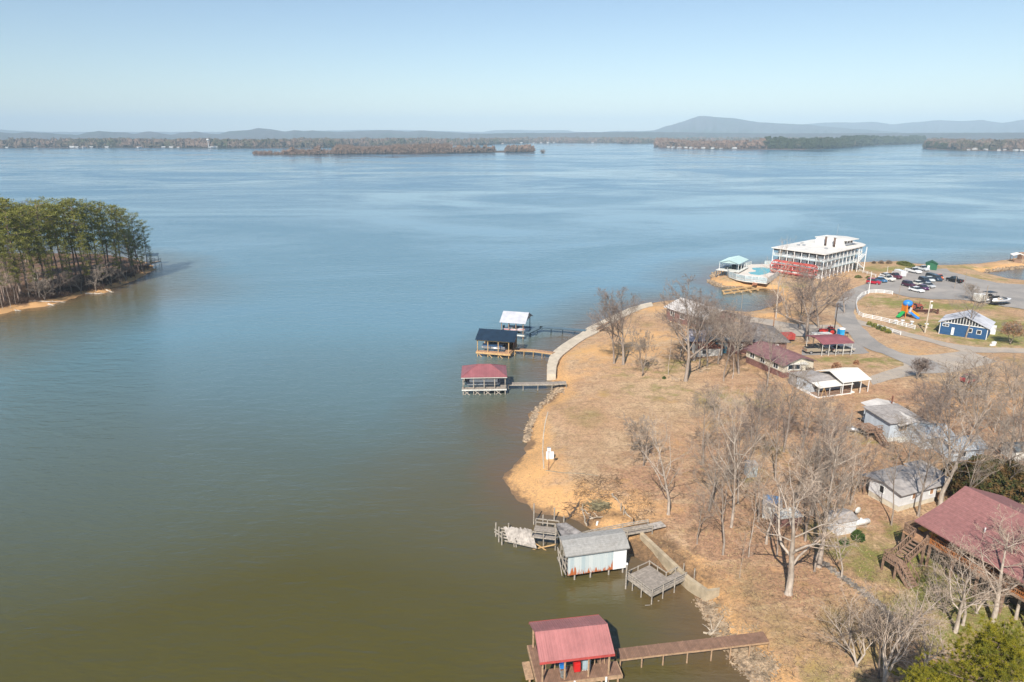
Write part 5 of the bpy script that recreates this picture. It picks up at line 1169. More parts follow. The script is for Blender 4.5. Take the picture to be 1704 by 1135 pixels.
junk('hay_rake','dark spiky hay rake with long drawbar on the playground grass','hay rake',G(1553,521),[('drawbar',(-3.4,-.6,.2),(0,0,.9),.12),('frame',(0,-1.1,.9),(0,1.1,.9),.2)]+[('tine',(0,-1+k*.25,.9),(.9,-1+k*.25,.05),.05) for k in range(9)]+[('wheel',(0,-1.2,.0),(0,-1.2,1.3),.35)],RM,15)
junk('plough','old red wheeled plough beside the antique tractor','plough',G(1524,513),[('frame',(-1,0,.6),(1.6,.1,.7),.35),('wheel',(1.2,-.6,0),(1.2,-.6,.9),.22),('share',(-.8,0,.5),(-.4,-.3,0),.2),('handle',(1.6,0,.7),(2.3,0,1.2),.08)],M('faded_red_iron',(.36,.12,.08),.9,var=.3),-8)
for k,(px,py,lb,s) in enumerate(((1490,538,'leftmost pale fountain urn on the gravel by the white fence',.6),(1501,540,'round white topped pedestal table by the fence',.9),(1517,540,'low pale blue stone bench end by the fence',.6),(1541,546,'white square planter at the end of the white fence',.9))):
    t = empty('garden_ornament', G(px,py), .3*k, lb, 'ornament'); MB().tube((0,0,0),(0,0,s),.22,.16,10).build('pedestal', WHITE if k%2 else PALEB, t); MB().tube((0,0,s),(0,0,s+.22),.42,.46,12).build('top', WHITE, t)
# fences
def fence(label, pts, h=1.0, nrail=3, sp=2.2, m=WHITE, name='fence', w=.07):
    g = [Vector(G(*p)) for p in pts]; o = g[0]; t = empty(name, o, 0, label, 'fence', 'fences')
    path_ = [(p.x,p.y) for p in g]; ln = sum(math.dist(path_[i],path_[i+1]) for i in range(len(path_)-1)); n = min(95,max(2,int(ln/sp)+1)); q = resample(path_, n)
    v = [Vector((x-o.x,y-o.y,gh(x,y)-o.z)) for x,y in q]
    for p in v: MB().box(p.x-w,p.y-w,p.z-.3,p.x+w,p.y+w,p.z+h).build('post', m, t)
    for r in range(nrail):
        mb = MB(); zz = h*(1-r*.36)-.08
        for i in range(len(v)-1): mb.bar(v[i]+Vector((0,0,zz)), v[i+1]+Vector((0,0,zz)), .05, .15)
        mb.build('rail', m, t)
    return t
fence('long white board fence curving round the playground lawn', [(1485,490),(1465,487),(1447,487.5),(1434,492),(1426,500),(1424,510),(1426,520),(1431,527),(1460,532.5),(1490,540),(1522,548)])
fence('short white rail fence beside the row of yellow green shrubs', [(1460,545.5),(1480,552),(1498,558)], .9, 2)
fence('white slanted rail along the hotel garden path', [(1429,452),(1457,461)], .9, 2)
fence('small white fence panel in front of the parked white pickup', [(1503,453),(1510,455)], .9, 3, 1)
def edging(label, pts, w, h, m):
    g = [G(*p) for p in pts]; o = g[0]; t = empty('edging', o, 0, label, 'edging'); q = resample([p[:2] for p in g], 30); mb = MB()
    for i in range(29): mb.bar((q[i][0]-o[0],q[i][1]-o[1],gh(*q[i])-o[2]+h/2-.05),(q[i+1][0]-o[0],q[i+1][1]-o[1],gh(*q[i+1])-o[2]+h/2-.05), w, h)
    mb.build('kerb', m, t)
edging('thin pale stone edging along the shore bank of the dry lawn', [(912,686),(907,705),(904,728),(903,752),(905,780)], .15, .14, CONC)
edging('pale stone edging line crossing the lower dry lawn', [(908,783),(935,787),(965,788),(995,792)], .14, .1, CONCD)
for k,(p,q,lb) in enumerate((((993,547),(1014,535),'long brown timber bench on the concrete seawall'),((997,549),(1008,544),'shorter dark timber bench below the long brown one'))):
    a = Vector(P(*p,1.8)); b = Vector(P(*q,1.8)); t = empty('bench', a, 0, lb, 'bench'); d = b-a; MB().bar((0,0,0),d,.5,.08).build('seat', BROWNW, t)
    for u in (.08,.5,.92): MB().bar(d*u+Vector((0,0,-.05)),d*u+Vector((0,0,-.45)),.1,.4).build('leg', BROWNW, t)
# shrubs: leafy mounds of many small leaves
def leaf_clump(n, rx, ry, rz, size, seed, hollow=.5):
    rr = random.Random(seed); mb = MB()
    for _ in range(n):
        while 1:
            d = Vector((rr.uniform(-1,1),rr.uniform(-1,1),rr.uniform(-.3,1)))
            if hollow < d.length < 1: break
        c = Vector((d.x*rx,d.y*ry,d.z*rz)); s = size*rr.uniform(.6,1.4)
        a = Vector((rr.gauss(0,1),rr.gauss(0,1),rr.gauss(0,1))).normalized(); b = a.cross(Vector((rr.gauss(0,1),rr.gauss(0,1),rr.gauss(0,1)))).normalized()
        mb.v += [c-a*s-b*s*.45, c+a*s*.2-b*s*.6, c+a*s, c+a*s*.2+b*s*.6]; k = len(mb.v); mb.f.append((k-4,k-3,k-2,k-1))
    return mb
def leafmat(name, a, b, c_=None):
    m, nt, bs = nodes(name); co = texco(nt)
    n1 = noise(nt, co, 1.2, 3, .6); n2 = noise(nt, co, 7, 2, .6)
    o = mixc(nt, ramp(nt, n1, .38, .62), a, b); o = mixc(nt, ramp(nt, n2, .5, .75, 0, .6), o, c_ or tuple(x*.5 for x in a))
    nt.links.new(o, bs.inputs['Base Color']); bs.inputs['Roughness'].default_value = .8; bs.inputs['Specular IOR Level'].default_value = .15; return m
LFG = leafmat('dark_green_leaves', (.035,.07,.02), (.07,.10,.025)); LFY = leafmat('yellow_green_leaves', (.25,.23,.04), (.13,.16,.04)); LFO = leafmat('olive_hedge_leaves', (.10,.12,.035), (.16,.17,.06)); LFB = leafmat('russet_dead_leaves', (.30,.15,.08), (.40,.24,.14), (.2,.1,.06)); LFR = leafmat('brown_twiggy_leaves', (.14,.10,.07), (.20,.15,.10))
LFP = leafmat('olive_pine_needles', (.25,.235,.05), (.15,.16,.04), (.075,.09,.025)); LFE = leafmat('cedar_needles', (.05,.065,.02), (.16,.09,.035), (.02,.03,.012))
def shrub(label, px, py, r, h, m, n=260, size=.13, seed=1, name='shrub', group=None):
    t = empty(name, G(px,py), seed*1.3, label, 'shrub', group); leaf_clump(n, r, r, h, size, seed).build('foliage', m, t)
    mb = MB(); rr = random.Random(seed)
    for _ in range(5): mb.tube((0,0,-.1),(rr.uniform(-.6,.6)*r,rr.uniform(-.6,.6)*r,h*.7),.03,.01,4)
    mb.build('stem', M('shrub_bark',(.2,.15,.11),.9), t)
shrub('dark green rounded shrub left of the pair by tiny shed',1405,905,.55,.75,LFG,500,.11,1)
shrub('larger dark green shrub below the white propane tank',1427,897,.75,1.1,LFG,800,.12,2)
shrub('dense brown green bush at the corner of brick sunroom',1346,623,1.0,1.4,LFR,700,.14,3)
shrub('reddish brown bush behind the white carport roof',1392,613,.95,1.2,LFB,600,.14,4)
shrub('small reddish brown bush standing right of the larger carport bush',1425,606,.6,.9,LFB,300,.14,5)
for k,(px,py,w1) in enumerate(((1447,541.5,'topmost'),(1455,544.5,'second from the top'),(1463,548,'middle'),(1470,550.8,'second from the bottom'),(1477.5,554,'bottommost'))):
    shrub(w1+' of the five yellow green shrubs lining the white rail',px,py,.75,1.1,LFY if k!=2 else LFO,300,.15,10+k,group='yellow green shrubs in a row')
t = empty('long_hedge', G(1507,442), 0, 'long clipped olive hedge on the lake side of parking lot', 'hedge'); a = Vector(G(1490,440)); b = Vector(G(1521,446)); d = b-a; d.z = 0
lc = leaf_clump(3500, d.length/2, 1.2, 1.5, .2, 77, .55); o = lc.build('foliage', LFO, t); o.rotation_euler.z = math.atan2(d.y,d.x); MB().box(-d.length*.4,-.8,-.3,d.length*.4,.8,.8).build('stem', LFO, t).rotation_euler.z = math.atan2(d.y,d.x)
for k,(px,py,s) in enumerate(((1454,438.5,.7),(1466,438.5,1.0),(1479,438.8,1.1))): shrub(('smallest','middle','rightmost')[k]+' of three brown bushes on the far lakeshore by the hotel',px,py,s,s*1.2,LFR,220,.2,20+k,group='bushes on the far bank')
shrub('two toned green shrub bed inside the garden by hotel path',1428,462,1.2,.8,LFO,400,.18,31); shrub('low green shrub near right end of hotel garden',1445,463,.9,.7,LFO,300,.18,32)
shrub('dark evergreen sprig clump on the tan lawn rock ring',1105,630,.4,.5,LFG,150,.1,33)
# sheds, poles, small things
g0 = G(1540,449); t = building('shed', 'small dark green shed with white windows at far side of lot', 'shed', g0, -30, 3.2, 3.4, 2.0, M('dark_green_siding',(.02,.13,.06),.7), M('dark_green_roof',(.02,.10,.05),.6), 'gy', .9, .25, rib=.6)
win(t,'f',3.2,3.4,.5,.9,.5,.6,gm_=WHITE); win(t,'r',3.2,3.4,1.2,.9,.6,.6,gm_=WHITE)
g0 = G(1684,437); t = empty('gazebo', g0, R(-20), 'small white roofed shelter on the grassy spit at right', 'shelter'); rib_roof_y(0,4,[(0,2.6),(2,3.3),(4,2.6)],.5,WHROOF,'roof',t)
for x in (.3,3.7):
    for y in (.3,3.7): MB().box(x-.07,y-.07,-.3,x+.07,y+.07,2.6).build('post', DECKB, t)
MB().box(.8,.8,-.1,3.2,3.2,.75).build('table', DECKB, t)
o = MB().box(-.9,-.9,-.3,.9,.9,1.9).extr([(-1.1,1.92),(1.1,1.92),(0,2.6)],'x',-1.1,1.1).build('hut', DECKB); o.location = G(1699,431); tag(o,'little dark wooden hut at the right end of the spit','hut')
def pole(label, px, py, ytop, r=.12, m=None, lamp=False, arm=False, lean=(0,0), name='utility_pole'):
    g = G(px,py); h = height_for(g[0],g[1],g[2],ytop); t = empty(name, g, 0, label, 'pole', 'poles'); m = m or M('pole_wood',(.33,.27,.21),.9,var=.2)
    MB().tube((0,0,-.5),(lean[0],lean[1],h),r,r*.7,8).build('shaft', m, t)
    if arm: MB().box(-.9,-.06,h-.6,.9,.06,h-.45).build('crossarm', m, t)
    if lamp: MB().box(-.1,-.1,h-.3,.5,.1,h-.1).build('lamp', WHITE, t); MB().tube((.25,-.25,h-1.8),(.25,-.25,h-.9),.22,.22,10).build('transformer', OFFW, t)
    return h
pole('tall pale utility pole with lamp left of the blue clubhouse',1539,554,500,.16,CONC,True)
pole('dark utility pole standing above the maroon carport',1387,558,506,.14,M('dark_creosote_pole',(.10,.07,.05),.9),arm=True)
pole('thin white light pole by the start of white fence',1445,489,452,.1,WHITE,False)
pole('thin wooden pole at the bottom edge of parking lot',1495,496,474,.08)
pole('wooden pole near the black pickup at lot edge',1588,481,458,.09)
pole('taller wooden pole right of the black pickup',1604,478,452,.09)
pole('wooden pole standing between the camper and stored boats',1638,507,475,.12)
pole('slim yellow pole at the far lakeside grass',1475,461,443,.06,WHITE)
pole('slim pole rising from the cove by the white roofed house',1232,529,482,.07)
pole('leaning short post beside the maroon carport roof',1384,556,541,.1,M('dark_creosote_pole',(.1,.07,.05),.9),lean=(-.6,0))
pole('orange brown wooden pole behind the red dump trailer',1285,560,520,.16,M('orange_brown_pole',(.40,.22,.12),.9))
t = empty('electric_box_post', G(913,783), 0, 'dark steel post topped by small white box near the shore', 'post'); MB().tube((0,0,-.3),(0,0,3.3),.05,.05,8).build('shaft', RUSTR, t); MB().box(-.25,-.1,3.0,.25,.12,3.45).build('sign_box', WHITE, t); MB().box(-.22,-.08,3.45,.22,.1,3.55).build('cap', STEEL, t)
t = empty('utility_cabinet', G(915,763), R(0), 'white utility cabinet on the dry grass beside steel post', 'cabinet'); MB().box(-.55,-.3,.12,.55,.35,.95).build('cabinet_body', WHITE, t); MB().box(-.5,-.27,-.1,.5,.3,.118).build('base', OFFW, t)
# driftwood, brush pile, timbers
rr = random.Random(5); DRW = M('driftwood', (.46,.38,.29), .95, var=.3); 
def logp(label, p, q, r0=.14, r1=.06, seed=0, name='driftwood_log', branch=2, m=DRW):
    a = Vector(G(*p)); b = Vector(G(*q)); a.z += .1; b.z += .12; r2 = random.Random(seed); t = empty(name, a, 0, label, 'driftwood', 'driftwood and logs'); b -= a; a = Vector((0,0,0)); pts = [a.lerp(b,k/5)+Vector((r2.uniform(-.12,.12),r2.uniform(-.12,.12),r2.uniform(0,.1))) for k in range(6)]
    MB().path(pts,[r0+(r1-r0)*k/5 for k in range(6)],7).build('trunk', m, t)
    for k in range(branch):
        i = r2.randrange(1,5); e = pts[i]+Vector((r2.uniform(-1,1),r2.uniform(-1,1),r2.uniform(.1,.9)))*.9; MB().path([pts[i],(pts[i]+e)/2+Vector((0,0,.1)),e],[r0*.5,r0*.35,.015],5).build('branch', m, t)
    return t
for k,(p,q,lb) in enumerate((((943,866),(953,856),'curved dark driftwood root at the water edge behind dark shed'),((953,856),(962,841),'black driftwood limb rising on the orange sand'),((976,877),(968,846),'long pale driftwood trunk lying up the sand'),((978,876),(981,862),'short black snag beside the long pale trunk'),
     ((968,848),(981,858),'crooked grey branch crossing the sandy beach'),((981,866),(1003,861),'thin bleached branches left of the brush pile'),((1018,824),(1030,838),'pale straight timber at the upper end of beach edging'),((1040,852),(1052,866),'weathered timber edging leading down to the railed walkway'),
     ((1172,1056),(1190,1050),'tangled pale driftwood at the muddy shore above brown walkway'),((1180,1058),(1196,1040),'bleached fork of driftwood on the rocks'),((1095,930),(1101,922),'small root tangle beside the retaining wall'))):
    logp(lb,p,q,.12,.05,k,branch=0 if 'timber' in lb else 3, m=DRW if 'black' not in lb and 'dark' not in lb else M('burnt_driftwood',(.10,.075,.06),.9))
mb = MB(); g = Vector(G(998,844))
for k in range(170):
    a_ = rr.uniform(0,6.283); q = Vector((rr.gauss(0,.75),rr.gauss(0,.5),rr.uniform(.0,.55))); d = Vector((math.cos(a_),math.sin(a_),rr.uniform(-.15,.35)))*rr.uniform(.3,.9); mb.tube(q-d, q+d, .03,.02,4)
o = mb.build('brush_pile', M('olive_grey_sticks',(.27,.23,.13),.95,var=.4)); o.location = g; tag(o,'heap of cut greenish branches on the orange sandy beach','brush pile')
for k,(px,py,yt,lb) in enumerate(((1038,857,843,'taller bleached post in the leaf litter above the beach'),(1033,850,838,'thin grey stake left of taller bleached post'),(1054,872,863,'dark capped post beside the railed walkway'),(989,900,882,'short pale stake on wet mud by the rusty boathouse'))):
    g = G(px,py); o = MB().tube((0,0,-.3),(0,0,height_for(g[0],g[1],g[2],yt)),.07,.07,7).build('stake', GREYW if k!=2 else DARK); o.location = g; tag(o,lb,'stake','stakes along the beach')
o = MB().tube((0,0,0),(.1,.05,.5),.13,.13,9).build('bucket', WHITE); o.location = G(993,874); tag(o,'small white bucket standing on the orange beach sand','bucket')
# riprap and stones as stuff
def stones(name, label, regs, m, n_, smin, smax, seed):
    r2 = random.Random(seed); mb = MB()
    for k in range(n_):
        (xa,ya),(xb,yb),wd = r2.choice(regs); u = r2.random(); g = G(xa+(xb-xa)*u+r2.gauss(0,wd), ya+(yb-ya)*u+r2.gauss(0,wd*.6)); s = r2.uniform(smin,smax)*r2.choice((.6,1,1))
        if g[2] < -.25: continue
        c = Vector((g[0],g[1],g[2]+s*.15)); rot = Matrix.Rotation(r2.uniform(0,6.28),3,'Z')@Matrix.Rotation(r2.uniform(-.5,.5),3,'X')
        vs = [rot@Vector((x*s*r2.uniform(.6,1.1),y*s*r2.uniform(.5,.9),z*s*r2.uniform(.35,.6)))+c for x in (-.5,.5) for y in (-.5,.5) for z in (-.5,.5)]
        mb.add(vs,[(0,1,3,2),(4,6,7,5),(0,4,5,1),(2,3,7,6),(0,2,6,4),(1,5,7,3)])
    o = mb.build(name, m); return tag(o, kind='stuff')
STN = M('pale_riprap_stone', (.42,.31,.205), .95, var=.5, scale=1.7, dirt=.4); STG = M('grey_ditch_stone', (.26,.225,.19), .95, var=.5, scale=1.7, dirt=.4)
stones('riprap_rocks','',[((930,645),(893,684),3),((893,684),(880,712),2.5),((880,712),(876,735),2.5),((929,642),(934,652),3)],STN,1100,.2,.6,1)
stones('shore_rubble','',[((1168,1000),(1200,1050),9),((1190,1060),(1240,1085),10),((1225,1095),(1275,1140),13),((1230,1080),(1280,1110),12)],STN,3000,.06,.26,2)
stones('ditch_stones','',[((1356,928),(1400,960),2.5),((1400,960),(1440,988),3),((1440,988),(1475,1020),3.5),((1475,1020),(1500,1045),4)],STG,800,.08,.32,3)
stones('far_bank_rocks','',[((1179,468),(1200,477),2),((1200,478),(1245,484),2),((1640,452),(1704,444),2),((1185,460),(1192,454),1.5)],STN,900,.3,.9,4)
stones('yard_rubble','',[((1118,628),(1130,634),3),((1445,505),(1456,525),4),((1480,540),(1540,546),3),((1160,618),(1180,612),4)],STN,500,.1,.4,5)
# fishing pier on the wooded point
p0 = P(233,437,1.6); p1 = P(262,436,1.6)
walkway('small grey fishing pier at the tip of the wooded point', [P(240,441,1.7), P(252,437,1.7), P(263,434,1.7)], 2.2, WOOD, TEALW, 2.5, rail=.9)
t = empty('pier_roof', P(256,440,0), R(20), 'dark lean-to roof over the small fishing pier', 'roof'); MB().slab([(-2,-1.5,3.4),(2,-1.5,3.4),(2,1.5,3.9),(-2,1.5,3.9)],.1).build('roof', TEALW, t)
for x in (-1.8,1.8): MB().tube((x,0,0),(x,0,3.6),.08,.08,6).build('post', TEALW, t)
# ---------------------------------------------------------------- bare trees
def barkmat(name, a, b, sc=1.5, bumpd=.03):
    m, nt, bs = nodes(name); co = texco(nt); n1 = noise(nt, mapping(nt, co, (1,1,.25)), sc*2.2, 5, .7); n2 = noise(nt, co, sc*.4, 3, .5)
    c = mixc(nt, ramp(nt, n1, .38, .66), a, b); c = mixc(nt, ramp(nt, n2, .5, .7, 0, .5), c, tuple(x*.75 for x in b)); nt.links.new(c, bs.inputs['Base Color']); bs.inputs['Roughness'].default_value = .95; bs.inputs['Specular IOR Level'].default_value = .15; bump(nt, bs, n1, .8, bumpd); return m
BPALE = barkmat('pale_grey_bark', (.50,.43,.36), (.30,.24,.19)); BGREY = barkmat('grey_brown_bark', (.36,.30,.25), (.19,.15,.12)); BDARK = barkmat('dark_bark', (.16,.125,.10), (.08,.06,.05)); BPINE = barkmat('pine_bark', (.26,.19,.15), (.13,.09,.07))
TWP = barkmat('pale_twigs', (.50,.40,.31), (.34,.25,.19)); TWB = barkmat('purplish_brown_twigs', (.27,.215,.18), (.17,.13,.11)); TWG = barkmat('grey_brown_twigs', (.34,.285,.23), (.22,.175,.14)); TWD = barkmat('dark_twigs', (.14,.105,.085), (.09,.07,.055))
def bare(seed, h=16, r=.24, fork=.35, nl=9, spread=.8, up=.55, dens=1.0, lean=.04, trunks=1, tw=.009, crook=.14, conic=False):
    """returns (trunk mesh builder, crown mesh builder), unit = metres"""
    rr = random.Random(seed); T, C = MB(), MB()
    def perp(d):
        a = Vector((rr.gauss(0,1),rr.gauss(0,1),rr.gauss(0,1))); a = a-a.dot(d)*d; return a.normalized()
    def grow(p, d, L, r0, lev, r1=None, bias=up):
        n = {0:7,1:6,2:4,3:3,4:2}[lev]; pts = [p.copy()]; r1 = r0*.3 if r1 is None else r1; dirs = [d.copy()]
        for i in range(n):
            d = (d+perp(d)*rr.gauss(0,crook*(1+.35*lev))+Vector((0,0,bias*.10 if lev else .03))).normalized(); p = p+d*(L/n); pts.append(p.copy()); dirs.append(d.copy())
        rs = [r0+(r1-r0)*(i/n) for i in range(n+1)]
        mb = T if lev <= 1 else C; ns = (8,6,4,3,3)[lev]
        for i in range(n): mb.tube(pts[i],pts[i+1],rs[i],rs[i+1],ns,cap=False)
        return pts, dirs, rs
    def kids(pts, dirs, rs, L, lev, lo):
        n = len(pts)-1; cnt = {0:nl,1:int(7*dens+1),2:int(6*dens+1),3:int(4*dens+1.2)}[lev]
        for k in range(cnt):
            u = lo+(1-lo)*((k+rr.random())/cnt); x = u*n; i = min(n-1,int(x)); q = pts[i].lerp(pts[i+1],x-i); d0 = dirs[i+1]; rad = rs[i]
            an = rr.uniform(.45,.95)*(spread if lev == 0 else .9)
            if lev == 0: az = k*2.4+rr.uniform(-.5,.5); side = (Vector((math.cos(az),math.sin(az),0))-d0*d0.dot(Vector((math.cos(az),math.sin(az),0)))).normalized()
            else: side = perp(d0)
            d = (d0*math.cos(an)+side*math.sin(an)).normalized()
            if lev == 0: l = h*rr.uniform(.38,.56)*(1.08-.55*(u-lo)/(1-lo)) * (1.25*(1-u)+.35 if conic else 1)
            else: l = L*rr.uniform(.38,.62)*(1.1-.45*u)
            rc = max((.011,.0,.020,.012,tw)[lev+1] if lev else .03, rad*rr.uniform(.42,.68)) if lev < 2 else (.014 if lev == 2 else tw)
            a, b, c = grow(q, d, l, rc, lev+1, tw if lev >= 1 else max(tw, rc*.22))
            if lev < 3: kids(a, b, c, l, lev+1, .22)
    for tk in range(trunks):
        d = Vector((rr.gauss(0,lean),rr.gauss(0,lean),1)).normalized()
        if trunks > 1: az = tk*6.283/trunks+rr.random(); d = Vector((.22*math.cos(az),.22*math.sin(az),1)).normalized()
        T.tube((0,0,-.6),(0,0,.0),r*1.6,r*1.25,8,cap=False); T.tube((0,0,0),(0,0,.4),r*1.25,r,8,cap=False)
        pts, dirs, rs = grow(Vector((0,0,.35)), d, h*.93*(1 if tk == 0 else rr.uniform(.75,.95)), r*(1 if trunks == 1 else .7), 0, .035)
        kids(pts, dirs, rs, h, 0, fork)
    return T, C
KINDS = {
 'tall1': (dict(seed=11,h=16,r=.22,fork=.32,nl=11,spread=.9,dens=.95,tw=.0115),BGREY,TWG), 'tall2': (dict(seed=12,h=17,r=.24,fork=.38,nl=11,spread=.85,dens=.85,lean=.06,tw=.010),BGREY,TWG),
 'dense1': (dict(seed=21,h=14,r=.26,fork=.30,nl=13,spread=.85,dens=.95,tw=.0115),BGREY,TWB), 'dense2': (dict(seed=22,h=15,r=.3,fork=.25,nl=14,spread=.95,dens=.95,tw=.0115,trunks=1),BGREY,TWB),
 'pale1': (dict(seed=31,h=15,r=.28,fork=.25,nl=11,spread=1.1,up=.9,dens=.62,crook=.2,tw=.010),BPALE,TWP), 'pale2': (dict(seed=32,h=17,r=.32,fork=.22,nl=12,spread=1.05,up=1.0,dens=.65,crook=.2,tw=.010,trunks=1),BPALE,TWP),
 'pale3': (dict(seed=33,h=14,r=.26,fork=.2,nl=8,spread=.95,up=.9,dens=.6,crook=.2,tw=.010,trunks=3),BPALE,TWP), 'slim': (dict(seed=41,h=15,r=.14,fork=.5,nl=9,spread=.75,dens=.7),BPALE,TWP),
 'small': (dict(seed=51,h=7,r=.11,fork=.2,nl=9,spread=.9,dens=.85,tw=.012,trunks=2),BGREY,TWG), 'vase': (dict(seed=52,h=6,r=.10,fork=.15,nl=7,spread=.45,dens=.8,trunks=5,tw=.013),BGREY,TWB),
 'thick': (dict(seed=53,h=7,r=.10,fork=.1,nl=8,spread=1.0,dens=.5,trunks=3,tw=.009),BGREY,TWG), 'dark': (dict(seed=61,h=11,r=.19,fork=.25,nl=9,spread=1.0,up=.3,dens=.5,crook=.22),BDARK,TWD)}
PM = {}
def tree_mesh(kind):
    if kind not in PM:
        kw, bm_, tm_ = KINDS[kind]; T, C = bare(**kw); v = np.array(T.v+C.v); top = float(v[:,2].max()); rad = float(np.percentile(np.hypot(v[:,0],v[:,1]), 90))
        PM[kind] = (T.mesh('trunk_'+kind, bm_, True), C.mesh('crown_'+kind, tm_), top, rad)
    return PM[kind]
def tree(kind, px, py, ytop, wpx, label, rz=0, group='bare winter trees', name='bare_tree', hmax=24):
    g = G(px,py); h = min(hmax, height_for(g[0],g[1],g[2],ytop)); tr, cr, top, rad = tree_mesh(kind); s = h/top
    zc = g[1]*CP-(g[2]+h*.6-H)*SP; sr = (wpx*1.3*zc/F)/rad; sr = min(max(sr, s*.6), s*1.45)
    t = empty(name, g, rz, label, 'tree', group); t.scale = (sr,sr,s)
    for nm, m in (('trunk',tr),('crown',cr)):
        if nm == 'trunk': pass
        o = bpy.data.objects.new(nm, m); COL.objects.link(o); o.parent = t
    return t
